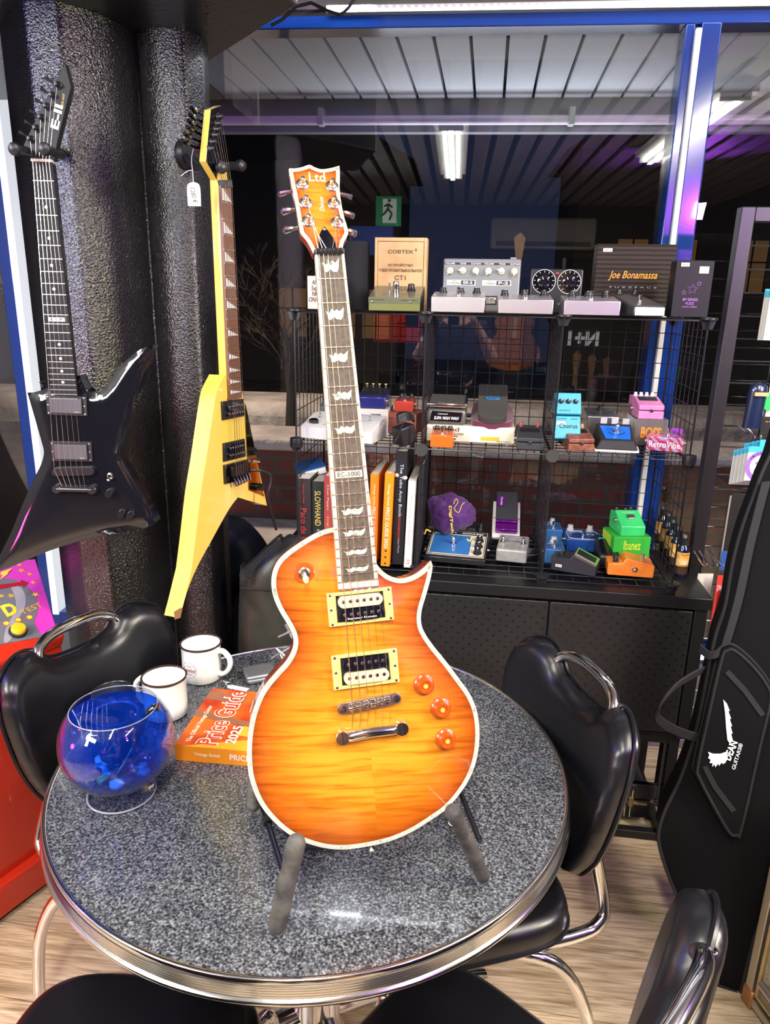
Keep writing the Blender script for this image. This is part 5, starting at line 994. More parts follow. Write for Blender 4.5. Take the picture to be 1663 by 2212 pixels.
for x, s1 in ((-.26, 'SS-2'), (.20, 'P-2')):
    bm = bm_new(); box(bm, w_*x-.040, w_*x+.040, -.001, 0, h*.50, h*.60, 0, M0); box(bm, w_*x, w_*x+.037, -.0016, -.001, h*.512, h*.59, 1, M0); lb_ = obj('name_plate', bm, [mat('plate_cream', (.72, .70, .62), .5), blacktext], i.e)
    text(s1, .027, h*.05, whitetext, lb_, M0 @ V((w_*x+.0185, -.0018, h*.552)), (pi/2-radians(4), 0, 0), off=.03); text('CORNISH', .033, h*.035, blacktext, lb_, M0 @ V((w_*x-.019, -.0012, h*.540)), (pi/2-radians(4), 0, 0)); text('Pete', .012, h*.022, blacktext, lb_, M0 @ V((w_*x-.019, -.0012, h*.585)), (pi/2-radians(4), 0, 0), shear=.4)
bm = bm_new(); box(bm, w_*.05, w_*.22, -.001, 0, h*.14, h*.31, 0, M0); lb_ = obj('name_plate', bm, blacktext, i.e); text('CUSTOM\nDESIGN', w_*.14, h*.12, MATS['plate_cream'], lb_, M0 @ V((w_*.135, -.0012, h*.225)), (pi/2-radians(4), 0, 0), off=.02)
bm = bm_new(); box(bm, w_*.36, w_*.44, .01, .02, h, h+.006, 0, M0); obj('jack_tab', bm, greyp, i.e, bevel=.001)
# three silver wedge pedals
def silver(label, xl, xr, yt, knobs_x, col=(.62, .55, .60)):
    i = It('effect_pedal', label, 'effect pedal', xl, xr, yt+14, .0, zt_, 'low silver wedge pedals on the top shelf'); w_ = i.w; hf = i.h(yt); d = .115; hb = hf+.013; th = atan2(hb-hf, d); m_ = mat('brushed_aluminium', (.66, .64, .66), .34, 1.0, bump=(300, .15, .0005))
    bm = bm_new(); wedge(bm, -w_/2, w_/2, 0, d, 0, hf, hb); obj('housing', bm, m_, i.e, bevel=.0015)
    for k, x in enumerate(knobs_x): knob(i.e, x*w_, d*(.80 if k != 1 else .86), hf+(hb-hf)*.8, .0105, .014, black, th, ptr=whitetext)
    foot(i.e, 0, d*.30, hf+.004, 1.0, th); screw(i.e, -w_*.44, -.0008+.02, hf+.003); return i
silver('pinkish silver wedge pedal with three black knobs, left one on the top shelf', 931, 1047, 641, (-.32, .02, .33))
silver('silver wedge pedal in peach light, middle one on the top shelf', 1076, 1195, 647, (-.38, .0, .36))
silver('silver wedge pedal in violet light below the brown fuzz box', 1218, 1340, 650, (-.30, .0, .32))
# black twin dial box
i = It('effect_box', 'black box with two large round dials between the grey pedal and brown carton', 'effects unit', 1143, 1256, 640, .17, zt_); w_ = i.w; h = i.h(581)
bm = bm_new(); box(bm, -w_/2, w_/2, 0, .05, 0, h); obj('housing', bm, black, i.e, bevel=.004, seg=3)
for x in (-.24, .24):
    R_ = w_*.215; zc = h*.72; bm = bm_new(); lathe(bm, [(R_, 0), (R_, .002), (R_*.97, .003), (R_*.60, .003), (R_*.58, .010), (R_*.3, .013), (0, .013)], 40, M=T_((x*w_, 0, zc)) @ RX(pi/2)); dl = obj('dial', bm, blackg, i.e)
    bm = bm_new(); tube(bm, [(x*w_+R_*1.02*cos(2*pi*k/40), -.002, zc+R_*1.02*sin(2*pi*k/40)) for k in range(40)], .0008, 5, closed=True)
    for k in range(11): a = radians(-50+28*k); tube(bm, [(x*w_+R_*.92*cos(a), -.0034, zc+R_*.92*sin(a)), (x*w_+R_*.76*cos(a), -.0034, zc+R_*.76*sin(a))], .0007, 4)
    obj('dial_marks', bm, whitetext, dl, clean=False)
bm = bm_new(); lathe(bm, [(.004, 0), (.004, .003), (0, .005)], 12, M=T_((0, 0, h*.90)) @ RX(pi/2)); obj('lamp', bm, mat('red_lens', (.3, .01, .01), .2), i.e)
text('VOX VG', w_*.3, .007, mat('grey_print2', (.5, .5, .5), .5), i.e, (w_*.2, -.001, h*.22)); jack(i.e, w_*.42, -.002, h*.12)
# cartons
def carton(label, xl, xr, y, v, z, yt, d, m_, turn=0, nm='carton', grp=None):
    i = It(nm, label, 'box', xl, xr, y, v, z, grp, turn); h = i.h(yt); bm = bm_new(); box(bm, -i.w/2, i.w/2, 0, d, 0, h*.86 if 0 else h); ob = obj('carton_body', bm, m_, i.e, bevel=.0012); return i, h, ob
brown = mat('dark_brown_card', (.03, .02, .016), .6, spec=.2); nt, b_ = nodes(brown); wv = N(nt, 'TexWave', bands_direction='Z'); wv.inputs['Scale'].default_value = 26; wv.inputs['Distortion'].default_value = .8; tc = N(nt, 'TexCoord'); nt.links.new(tc.outputs['Object'], wv.inputs['Vector']); rp = ramp(nt, [(.2, (.012, .008, .006)), (.8, (.036, .025, .020))]); nt.links.new(wv.outputs['Fac'], rp.inputs['Fac']); nt.links.new(rp.outputs['Color'], b_.inputs['Base Color'])
i, h, ob = carton('large dark brown carton with orange signature lettering at the right of the top shelf', 1281, 1450, 640, .20, zt_, 528, .07, brown)
orng = mat('orange_script', (.85, .32, .03), .5); text('Joe Bonamassa', i.w*.62, h*.14, orng, ob, (-i.w*.02, -.0008, h*.56), shear=.35, off=.01); text('F U Z Z F A C E', i.w*.60, h*.022, mat('tan_print', (.5, .42, .36), .5), ob, (0, -.0008, h*.40)); sticker(i.e, -i.w*.37, -.0006, h*.92, '280 €', pi/2)
bm = bm_new(); box(bm, -i.w/2-.0008, i.w/2+.0008, -.0008, .0708, h*.985, h+.0006); obj('lid_edge', bm, brown, i.e)
i, h, ob = carton('black carton with three outlined stars at the right end of the top shelf', 1453, 1534, 640, .04, zt_, 563, .06, mat('black_card', (.009, .008, .012), .5, spec=.3))
pur = mat('holo_violet', (.65, .30, .85), .3, .5)
def star(par, cx, cz, r, m_, y=-.0008, line=.0007):
    bm = bm_new(); P_ = []
    for k in range(10): a = pi/2+k*pi/5; q = r if k % 2 == 0 else r*.42; P_.append((cx+q*cos(a), y, cz+q*sin(a)))
    tube(bm, P_, line, 4, closed=True); return obj('star_outline', bm, m_, par, clean=False)
star(ob, 0, h*.50, .0135, pur); star(ob, .014, h*.60, .0065, pur); star(ob, -.020, h*.44, .0065, pur)
for s_, y, ww, hh in (('EP SERIES', .315, .40, .045), ('FUZZ', .245, .22, .045), ('HAND-WIRED', .185, .40, .022)): text(s_, i.w*ww, h*hh, pur, ob, (-.002, -.0008, h*y))
sticker(i.e, -i.w*.27, -.0006, h*.93, '180 €', pi/2, .020); bm = bm_new(); box(bm, i.w*.12, i.w*.37, -.001, -.0006, h*.78, h*.90); obj('label', bm, mat('label_yellowish', (.75, .78, .62), .6), ob)
# dark wedge fuzz
i = It('effect_pedal', 'dark grey wedge pedal with pale front edge and footswitch in front of brown carton', 'effect pedal', 1366, 1441, 672, .0, zt_, None, radians(14)); w_ = i.w; hf = i.h(661); d = .15; hb = hf+.030; dk = mat('hammertone', (.10, .105, .11), .35, .6, bump=(200, .3, .001))
bm = bm_new(); P4 = [(-w_/2-.012, 0), (w_/2, 0), (w_/2-.006, d), (-w_/2-.016, d)]; wedge(bm, -w_/2, w_/2, 0, d, 0, hf, hb); obj('housing', bm, dk, i.e, bevel=.006, seg=3)
bm = bm_new(); box(bm, -w_/2+.003, w_/2-.003, -.0006, .002, .002, hf-.003); obj('front_edge', bm, mat('worn_steel', (.55, .52, .44), .4, 1.0, bump=(200, .4, .001)), i.e, bevel=.0006)
foot(i.e, 0, d*.42, hf+.006, 1, radians(7)); knob(i.e, -w_*.28, d*.95, hb-.001, .008, .013, black); knob(i.e, w_*.25, d*.95, hb-.001, .008, .013, black); sticker(i.e, -w_*.25, d*.7, hf+.0145, '190 €', radians(7))
# ================================================================== MIDDLE SHELF
zm = SZ[1]+.002
def zi(name, label, cat, pl, pr, z, grp=None):
    """item whose front base corners are seen on shelf level z"""
    a, b_ = at_z(*pl, z), at_z(*pr, z); e = thing(name, label, cat, ((a.x+b_.x)/2, (a.y+b_.y)/2, z), atan2((b_-a).y, (b_-a).x), grp); w_ = (b_-a).length
    n = V((-(b_-a).y, (b_-a).x, 0)).normalized(); c = V(e.location)
    def H(px, py, dv=0): dd = ray(px, py); o = c+n*dv; t = (o-CAMP).dot(n)/dd.dot(n); return (CAMP+dd*t).z - z
    return e, w_, H
e, w_, H = zi('effect_pedal', 'wide white sloped pedal with black pointer knob at the left of the middle shelf', 'effect pedal', (648, 946), (803, 960), zm); wp = mat('white_hammer', (.70, .70, .64), .45, bump=(400, .2, .0006))
hf = H(725, 928); d = .13; hb = hf+.028; bm = bm_new(); prism(bm, [(0, 0), (d, 0), (d, hb), (d*.45+.03, hb), (0, hf)], -w_/2, w_/2, M=Matrix(((0, 0, 1, 0), (1, 0, 0, 0), (0, 1, 0, 0), (0, 0, 0, 1)))); obj('housing', bm, wp, e, bevel=.002)
th = atan2(hb-hf, d*.45+.03)
bm = bm_new(); prism(bm, smooth_poly([(-.014, -.004), (-.008, .008), (.006, .008), (.016, -.004), (0, -.008)], 4), 0, .010); obj('pointer_knob', bm, blackg, e, loc=(-w_*.36, .03, hf+.010), rot=(th, 0, 0), bevel=.002)
for x in (-.34, .36): bm = bm_new(); lathe(bm, [(.004, 0), (.004, .002), (0, .003)], 12); tube(bm, [(0, 0, 0), (0, .001, .012)], [.0012, .0020], 8); obj('toggle', bm, chrome, e, loc=(x*w_, .062, hf+.022), rot=(th*.5, 0, 0))
text('2', .008, .013, blacktext, e, (-.010, -.001, hf*.45)); text('Speed', .014, .003, blacktext, e, (-w_*.18, .018, hf+.009), (th, 0, 0)); text('Tone', .014, .003, MATS['grey_print'], e, (w_*.28, .018, hf+.009), (th, 0, 0))
i = It('effect_pedal', 'small dark grey pedal behind the white pedal, left of the guitar neck', 'effect pedal', 690, 716, 880, .17, zm); h = i.h(864); bm = bm_new(); wedge(bm, -i.w/2, i.w/2+.02, 0, .07, 0, h*.8, h); obj('housing', bm, mat('slate_paint', (.075, .09, .095), .4), i.e, bevel=.004); foot(i.e, .0, .04, h*.9, .8)
def carton2(label, xl, xr, y, v, z, yt, d, m_, turn=0): return carton(label, xl, xr, y, v, z, yt, d, m_, turn)
i, h, ob = carton('white carton with barcode under the dark blue pedal, right of the guitar neck', 776, 838, 900, .20, zm, 884, .12, mat('white_card', (.66, .64, .56), .7))
bm = bm_new(); xx = -.008
while xx < .022: ww = random.choice((.0006, .0012, .0018)); box(bm, xx, xx+ww, -.0009, -.0005, h*.3, h*.8); xx += ww+random.choice((.0008, .0014))
obj('barcode', bm, blacktext, ob); zb = zm+h
i = It('effect_pedal', 'dark blue pedal with four yellow capped knobs on a barcoded carton', 'effect pedal', 774, 832, 875, .21, zb); h = i.h(853); w_ = i.w; navy = mat('navy_paint', (.012, .015, .14), .3, coat=.5)
bm = bm_new(); wedge(bm, -w_/2, w_/2, 0, .10, 0, h*.85, h+.012); obj('housing', bm, navy, i.e, bevel=.003); bm = bm_new(); wedge(bm, -w_*.46, w_*.46, .02, .085, 0, h*.95, h+.0125); obj('rubber_pad', bm, black, i.e, bevel=.001)
for k in range(4):
    kk = knob(i.e, w_*(-.36+.24*k), .09, h+.010, .0045, .012, black); bm = bm_new(); lathe(bm, [(.0044, .012), (.0044, .0145), (0, .0148)], 12); obj('cap', bm, mat('cap_yellow', (.80, .62, .10), .4), kk)
jack(i.e, w_/2, .03, h*.5, 1)
e, w_, H = zi('carton', 'worn brick red carton under the small red pedal on the middle shelf', 'box', (835, 933), (898, 938), zm+.0); rc = mat('red_card', (.28, .075, .040), .7, var=(20, (.20, .05, .03), (.34, .11, .06))); h = H(866, 893); bm = bm_new(); box(bm, -w_/2, w_/2, 0, .11, 0, h); ob = obj('carton_body', bm, rc, e, bevel=.001); text('dyna comp', w_*.8, .008, mat('maroon_print', (.08, .015, .01), .6), ob, (-.002, -.0007, h*.72)); text('MXR', .02, .005, MATS['maroon_print'], ob, (-.01, -.0007, h*.2)); cz_ = zm+h; cl = V(e.location)
def mxr(label, c, rz, w_, d, h, m_, kn, grp=None, kr=.0078, km=None, fs=1, wx=None, nm='effect_pedal'):
    t = thing(nm, label, 'effect pedal', c, rz, grp); bm = bm_new(); box(bm, -w_/2, w_/2, 0, d, 0, h); obj('housing', bm, m_, t, bevel=.0022, seg=3)
    for (x, y) in kn: knob(t, x*w_, y*d, h, kr, .012, km or black, ptr=whitetext)
    if fs: foot(t, 0, d*.28, h, .95)
    jack(t, w_/2, d*.6, h*.5, 1); return t
redp = mat('red_paint', (.52, .045, .025), .35, coat=.3)
cc = V(cl)+V((.004, .035, 0)); t = mxr('small red pedal with two black knobs standing on its worn red carton', (cc.x, cc.y, cz_), CA, .058, .095, .032, redp, [(-.27, .82), (.27, .82)])
# power adaptor
e, w_, H = zi('power_adaptor', 'black plug-in power adaptor with its cable wound on top', 'power adaptor', (868, 962), (905, 958), zm); bm = bm_new(); box(bm, -.026, .026, 0, .045, 0, .052, 0, RY(radians(-14))); obj('plug_body', bm, black, e, bevel=.004, seg=3)
bm = bm_new()
for k in range(6): tube(bm, [(-.002+.027*cos(a), .022+.012*sin(a)+.001*k, .058+.0035*k+.010*abs(sin(a))) for a in [2*pi*q/24 for q in range(24)]], .0021, 6, closed=True)
obj('wound_cable', bm, black, e, clean=False); bm = bm_new(); cyl(bm, (-.030, .016, .022), (-.050, .012, .030), .0024); cyl(bm, (-.030, .030, .022), (-.050, .026, .030), .0024); obj('pins', bm, nickel, e)
bm = bm_new(); tube(bm, smooth3([(-.02, .01, .06), (-.045, -.004, .03), (-.058, -.006, .012), (-.04, .01, .004)]), .003, 8); cyl(bm, (-.062, -.008, .022), (-.055, -.004, .010), .0032); obj('lead', bm, black, e)
# synth carton, wah and fuzz wah
e, w_, H = zi('carton', 'long cream carton with black print under the two wah pedals', 'box', (921, 951), (1110, 959), zm); h = H(1016, 921); cr = mat('cream_card', (.70, .65, .50), .7); bm = bm_new(); box(bm, -w_/2, w_/2, 0, .12, 0, h); ob = obj('carton_body', bm, cr, e, bevel=.001); rc_ = e
text('Roland', w_*.30, .012, blacktext, ob, (-w_*.28, -.0008, h*.78)); text('SYNTHESIZER\nDRIVER', w_*.30, .013, blacktext, ob, (-w_*.22, -.0008, h*.40)); text('MADE IN JAPAN', w_*.16, .003, blacktext, ob, (w_*.38, -.0008, h*.10))
bm = bm_new(); box(bm, w_*.12, w_*.33, -.0009, -.0004, h*.14, h*.38); obj('orange_patch', bm, mat('patch_orange', (.85, .42, .03), .5), ob); bm = bm_new(); box(bm, -w_*.02, w_*.08, -.0009, .0, h*.02, h*.95); obj('tape_strip', bm, mat('tape_cream', (.78, .74, .62), .5), ob)
zc_ = zm+h; RM = Matrix.Rotation(e.rotation_euler.z, 4, 'Z'); base = V(e.location)
def onc(x, y, z=0): return base + RM.to_3x3() @ V((x, y, 0)) + V((0, 0, zc_-zm+z))
p = onc(-w_*.5+.054, .010); t = thing('wah_pedal', 'grey and chrome wah pedal with a black slanted name plate', 'wah pedal', p, e.rotation_euler.z); t.scale = (1.08, 1.08, 1.08); gh = mat('grey_hammer_dark', (.15, .145, .125), .38, .5, bump=(260, .4, .001))
bm = bm_new(); box(bm, -.052, .052, 0, .11, 0, .042); obj('base', bm, gh, t, bevel=.010, seg=4); bm = bm_new(); wedge(bm, -.053, .053, -.004, .115, .046, .058, .066); tr_ = obj('treadle', bm, chrome, t, bevel=.004, seg=3)
bm = bm_new(); wedge(bm, -.046, .046, .006, .112, .050, .0592, .0668); obj('rubber_tread', bm, mat('ribbed_rubber', (.06, .058, .05), .6, bump=(500, .5, .001)), tr_)
bm = bm_new(); prism(bm, [(-.043, .010), (.038, .008), (.042, .034), (-.039, .036)], -.0006, .0006, M=RX(pi/2)); pl = obj('name_plate', bm, blackg, t); text('SUPA WAH WAH', .066, .0085, whitetext, pl, (0, -.0010, .018), shear=.3, off=.02); text('Colorsound', .026, .004, whitetext, pl, (-.01, -.0010, .029), shear=.2)
bm = bm_new(); lathe(bm, [(.005, 0), (.006, .008), (.004, .012), (0, .012)], 14, M=RY(pi/2)); obj('side_plug', bm, black, t, loc=(.052, .05, .02))
p = onc(w_*.24, .012); t = thing('wah_pedal', 'maroon flocked fuzz wah pedal with black treadle and blue oval badge', 'wah pedal', p, e.rotation_euler.z); t.scale = (1.2, 1.2, 1.2); maroon = mat('maroon_flock', (.115, .012, .045), .95, sheen=.4, bump=(700, .3, .0006))
bm = bm_new(); prism(bm, smooth_poly([(-.035, .0), (.035, .0), (.050, .035), (.046, .11), (.03, .15), (-.03, .15), (-.046, .11), (-.050, .035)], 5), -.012, .006, M=T_((0, -.008, .006)) @ RX(radians(12))); obj('base', bm, maroon, t, bevel=.004)
bm = bm_new(); prism(bm, smooth_poly([(-.022, -.012), (.022, -.012), (.034, .015), (.035, .14, 1), (-.035, .14, 1), (-.034, .015)], 5), 0, .016, M=T_((0, .0, .014)) @ RX(radians(24))); tr_ = obj('treadle', bm, mat('treadle_rubber', (.045, .044, .038), .7, bump=(400, .4, .001)), t, bevel=.003)
bm = bm_new()
for k in range(13): box(bm, -.033+k*.0053, -.0305+k*.0053, .085, .139, .016, .0175, 0, T_((0, .0, .014)) @ RX(radians(24)))
obj('ribs', bm, black, tr_, clean=False)
MB_ = T_((0, .0, .014)) @ RX(radians(24)) @ T_((0, .072, .0168)); bm = bm_new(); prism(bm, [(.020*cos(a), .0085*sin(a)) for a in [2*pi*k/28 for k in range(28)]], 0, .001, M=MB_); prism(bm, [(.0185*cos(a), .0072*sin(a)) for a in [2*pi*k/28 for k in range(28)]], .001, .0014, 1, M=MB_); bd = obj('badge', bm, [chrome, mat('badge_blue', (.02, .16, .38), .3)], tr_); text('FOXX', .021, .0062, chrome, tr_, MB_ @ V((0, 0, .0016)), MB_.to_euler(), off=.02)
oran = mat('orange_paint', (.86, .13, .012), .3, coat=.4)
q = at_z(953, 967, zm); mxr('bright orange pedal with three black knobs before the long cream carton', (q.x, q.y+.002, zm), CA, .062, .10, .034, oran, [(-.30, .85), (0, .85), (.30, .85)])
def boss(label, c, rz, m_, h0=.034, h1=.048, w_=.070, d=.125, pad=True, M=None, words=None, grp=None, kn=3, kc=None):
    t = thing('effect_pedal', label, 'effect pedal', c, rz, grp)
    if M is not None: t.matrix_world = M
    bm = bm_new(); wedge(bm, -w_/2, w_/2, 0, d*.98, 0, h0*.55, h0*.80); box(bm, -w_/2, w_/2, d*.60, d, 0, h1); obj('housing', bm, m_, t, bevel=.0018)
    bm = bm_new(); wedge(bm, -w_/2, w_/2, .001, d*.60, h0*.62, h0*.95, h1*1.02); tr_ = obj('pedal_plate', bm, m_, t, bevel=.0022)
    if pad: bm = bm_new(); wedge(bm, -w_*.38, w_*.38, .020, d*.54, h0*.70, h0*1.03, h1*1.02); obj('rubber_pad', bm, black, tr_, bevel=.0006)
    for k in range(kn): knob(t, w_*(-.34+.68*k/max(1, kn-1)), d*.80, h1, .0055, .010, kc or black, ptr=whitetext)
    jack(t, -w_/2, d*.6, h0*.5, -1); bm = bm_new(); lathe(bm, [(.0045, 0), (.0045, .004), (0, .006)], 12, M=RX(pi/2)); obj('thumb_screw', bm, black, t, loc=(0, 0, h0*.60)); return t
q = at_z(1144, 972, zm); t = boss('flat black pedal with red knobs between the fuzz wah and the chorus pedal', (q.x, q.y, zm), CA, mat('charcoal_paint', (.03, .032, .034), .5), kn=2, kc=mat('knob_red', (.3, .03, .03), .4))
# turquoise chorus pedal propped up on end
turq = mat('turquoise_paint', (.035, .34, .50), .35, coat=.3); q = cage_v(1222, 935, .10); t = thing('effect_pedal', 'turquoise chorus pedal propped upright in the right column of the middle shelf', 'effect pedal', M=T_((q.x, q.y, zm+.014)) @ RZ(CA+radians(6)) @ RX(radians(66)))
bm = bm_new(); box(bm, -.036, .036, 0, .065, 0, .032); box(bm, -.036, .036, .067, .128, 0, .042); obj('housing', bm, turq, t, bevel=.0025)
for k in range(3): knob(t, -.020+.020*k, .103, .042, .0065, .010, black, ptr=whitetext)
text('Chorus', .050, .013, blacktext, t, (.002, .036, .0325), (0, 0, 0), off=.01); text('CE-2', .018, .005, blacktext, t, (.018, .012, .0325), (0, 0, 0)); text('OUTPUT      INPUT', .056, .0035, blacktext, t, (0, .056, .0325), (0, 0, 0)); text('OUTPUT B', .030, .004, blacktext, t, (-.010, .077, .0425), (0, 0, 0)); sticker(t, -.018, .044, .0324, '136 €', 0, .024, .009); jack(t, -.036, .080, .02, -1)
q = at_z(1255, 974, zm); t = boss('scuffed copper brown pedal in front of the turquoise chorus pedal', (q.x, q.y, zm), CA+radians(8), mat('copper_brown', (.25, .085, .045), .4, .2, var=(60, (.16, .05, .03), (.33, .13, .08))), kn=4, kc=mat('knob_copper', (.75, .32, .16), .4))
i = It('effect_pedal', 'flat silver pedal with one dark knob behind the blue sloped pedal', 'effect pedal', 1268, 1336, 915, .20, zm); h = i.h(900); bm = bm_new(); wedge(bm, -i.w/2, i.w/2, 0, .10, 0, h, h+.012); obj('housing', bm, steel, i.e, bevel=.002); knob(i.e, 0, .07, h+.008, .010, .014, black); bm = bm_new(); wedge(bm, -i.w*.42, i.w*.42, .01, .06, 0, h+.002, h+.008); obj('dark_window', bm, mat('dark_panel', (.05, .05, .05), .2), i.e)
# blue sloped pedal
e, w_, H = zi('effect_pedal', 'black textured wedge pedal with bright blue face and white rubber skirt', 'effect pedal', (1292, 975), (1376, 979), zm); tx = mat('black_crinkle', (.012, .012, .013), .6, bump=(500, .8, .001))
bm = bm_new(); prism(bm, smooth_poly([(-.062, .012), (-.04, 0), (.04, 0), (.058, .012), (.055, .12), (-.06, .12)], 4), 0, .005, 0); obj('rubber_skirt', bm, mat('skirt_white', (.72, .70, .60), .6), e, bevel=.001)
v_ = [(-.058, .004, .005), (.054, .004, .005), (.052, .115, .005), (-.056, .115, .005), (-.044, .014, .030), (.042, .014, .030), (.046, .105, .062), (-.050, .105, .062)]; bm = bm_new(); vv = [bm.verts.new(p) for p in v_]
for q in ((0, 3, 2, 1), (4, 5, 6, 7), (0, 1, 5, 4), (1, 2, 6, 5), (2, 3, 7, 6), (3, 0, 4, 7)): bm.faces.new([vv[i_] for i_ in q])
obj('housing', bm, tx, e, bevel=.004, seg=3); th = atan2(.032, .091); MF = T_((0, .014, .0305)) @ RX(th)
bm = bm_new(); prism(bm, [(-.032, .006), (.034, .006), (.040, .078), (-.042, .078)], 0, .001, M=MF); fc = obj('face_plate', bm, mat('face_blue', (.008, .14, .62), .35), e)
bm = bm_new()
for k in range(11): a = radians(200+14*k); c = MF @ V((.0+.022*cos(a), .048+.022*sin(a)*.9, .0012)); box(bm, -.0018, .0018, -.0018, .0018, 0, .0006, 0, T_(c) @ RX(th))
obj('face_marks', bm, blacktext, fc, clean=False); text('BLUES', .024, .006, blacktext, fc, MF @ V((0, .060, .0012)), (th, 0, 0)); q = MF @ V((0, .046, .001)); foot(e, q.x, q.y, q.z, 1.1, th)
for x in (-.030, 0, .030): bm = bm_new(); box(bm, -.009, .009, -.002, .002, 0, .017); obj('fin_knob', bm, mat('smoke_clear', (.45, .45, .46), .1, coat=1), e, loc=(x, .100, .061), bevel=.0008)
# pink pedal on its carton, swirl pedal
i, h, ob = carton('grey carton with orange lettering under the pink pedal on the middle shelf', 1372, 1443, 920, .165, zm, 906, .11, mat('box_dark_grey', (.10, .085, .080), .6)); text('BOSS', i.w*.62, h*.42, mat('print_orange_bright', (.90, .22, .02), .5), ob, (0, -.0008, h*.50), off=.03); zb = zm+h; q = V(i.e.location)
bm = bm_new(); box(bm, -i.w/2-.0006, -i.w/2, .002, .128, .002, h-.002); obj('white_side', bm, mat('card_white_side', (.66, .64, .62), .6), ob)
pink = mat('pink_paint', (.66, .20, .42), .38, coat=.3); t = boss('pink pedal with black pad standing on the grey carton', (q.x-.004, q.y+.004, zb), CA+radians(3), pink, kn=4, kc=mat('knob_white', (.7, .7, .66), .4), h0=.040, h1=.054)
e, w_, H = zi('effect_pedal', 'red and violet swirl painted pedal with white lettering on its front', 'effect pedal', (1394, 972), (1473, 979), zm); swm = mat('swirl_paint', (.4, .1, .2), .25, coat=.6); nt, b_ = nodes(swm); tc = N(nt, 'TexCoord'); wv = N(nt, 'TexWave'); wv.inputs['Scale'].default_value = 22; wv.inputs['Distortion'].default_value = 9; wv.inputs['Detail'].default_value = 2; mp = N(nt, 'Mapping'); mp.inputs['Rotation'].default_value = (0, .9, .3); nt.links.new(tc.outputs['Object'], mp.inputs['Vector']); nt.links.new(mp.outputs['Vector'], wv.inputs['Vector']); rp = ramp(nt, [(.1, (.36, .03, .05)), (.35, (.45, .08, .13)), (.55, (.34, .12, .34)), (.8, (.30, .20, .45)), (1, (.42, .28, .42))]); nt.links.new(wv.outputs['Fac'], rp.inputs['Fac']); nt.links.new(rp.outputs['Color'], b_.inputs['Base Color'])
h = H(1433, 944); bm = bm_new(); box(bm, -w_/2, w_/2, 0, .12, 0, h); obj('housing', bm, swm, e, bevel=.003, seg=3); text('RetroVibe', w_*.84, h*.42, whitetext, e, (0, -.0008, h*.48)); foot(e, .006, .04, h, 1); jack(e, -w_/2, .04, h*.5, -1); jack(e, w_/2, .04, h*.5, 1)
for x in (-.035, .025):
    bm = bm_new(); prism(bm, smooth_poly([(-.018, 0), (.018, 0), (.018, .010), (.008, .014), (-.008, .014), (-.018, .010)], 3), -.002, .002, M=RX(pi/2)); lathe(bm, [(.008, 0), (.008, .006), (0, .007)], 16); obj('knob', bm, mat('knob_violet', (.22, .04, .35), .15, coat=.8), e, loc=(x, .09, h))
from mathutils import noise
# ================================================================== BOTTOM SHELF
zl = SZ[0]+.002
def book(label, xl, xr, v, z, yt, d, m_, texts, lean=0, pm=None, y=1120):
    i = It('book', label, 'book', xl, xr, y, v, z, None); h = i.h(yt); w_ = i.w; i.e.rotation_euler = (0, lean, CA)
    bm = bm_new(); box(bm, -w_/2+.0015, w_/2-.0015, .002, d-.003, .002, h-.003); obj('pages', bm, pm or bookpap, i.e)
    bm = bm_new(); box(bm, -w_/2, w_/2, 0, .0016, 0, h); box(bm, -w_/2, -w_/2+.0016, .0016, d, 0, h); box(bm, w_/2-.0016, w_/2, .0016, d, 0, h); cv = obj('cover', bm, m_, i.e)
    for (s_, L, hh, zc, tm) in texts: text(s_, h*L, w_*hh, tm, cv, (0, -.0004, h*zc), (pi/2, pi/2, 0))
    return i
redt = mat('print_red', (.55, .05, .04), .5); yelt = mat('print_gold', (.75, .55, .10), .5); greyt = mat('print_light_grey', (.42, .42, .42), .5)
book('thick dark brown book with red spine lettering at the left end of the lower shelf', 641, 671, .02, zl, 1034, .17, mat('book_dark', (.025, .018, .018), .5), [('Paco de Lucia', .56, .42, .36, redt), ('Juan Jose Tellez', .24, .16, .82, redt)])
book('dark green book with yellow spine lettering beside the brown book', 674, 699, .03, zl, 1040, .15, mat('book_green', (.010, .022, .018), .5), [('SLOWHAND', .44, .50, .66, yelt), ('Eric Claptonin tarina', .22, .30, .28, whitetext)])
book('faded red book just left of the guitar neck on the lower shelf', 700, 716, .03, zl, 1028, .14, mat('book_faded_red', (.42, .07, .055), .5), [('Chet Flippo', .30, .3, .75, whitetext), ('biography', .25, .3, .4, yelt)])
book('dark book showing beside the right edge of the guitar neck', 795, 802, .12, zl, 1036, .12, mat('book_maroon', (.06, .012, .012), .5), [])
i = It('book', 'blue covered book lying across the tops of the upright books', 'book', 664, 706, 1000, .12, zl+.232, None, radians(20)); bm = bm_new(); box(bm, -.055, .03, 0, .13, .003, .022, 0, RY(radians(-14))); obj('pages', bm, bookpap, i.e); bm = bm_new(); box(bm, -.056, .032, -.002, .132, 0, .003, 0, RY(radians(-14))); box(bm, -.056, .032, -.002, .132, .022, .025, 0, RY(radians(-14))); obj('cover', bm, mat('book_blue', (.02, .13, .45), .4), i.e)
gpt = [('PRICE GUIDE 2025', .44, .42, .42, whitetext), ('Vintage Guitar', .24, .34, .77, MATS['title_cream'])]
book('orange price guide half hidden by the guitar neck on the lower shelf', 797, 815, .03, zl, 1024, .20, bookor, gpt, radians(.6))
book('orange price guide between the hidden orange guide and the tall black book', 824, 843, .01, zl, 1022, .20, bookor, gpt+[('|||', .16, .20, .10, blacktext)], radians(1.6))
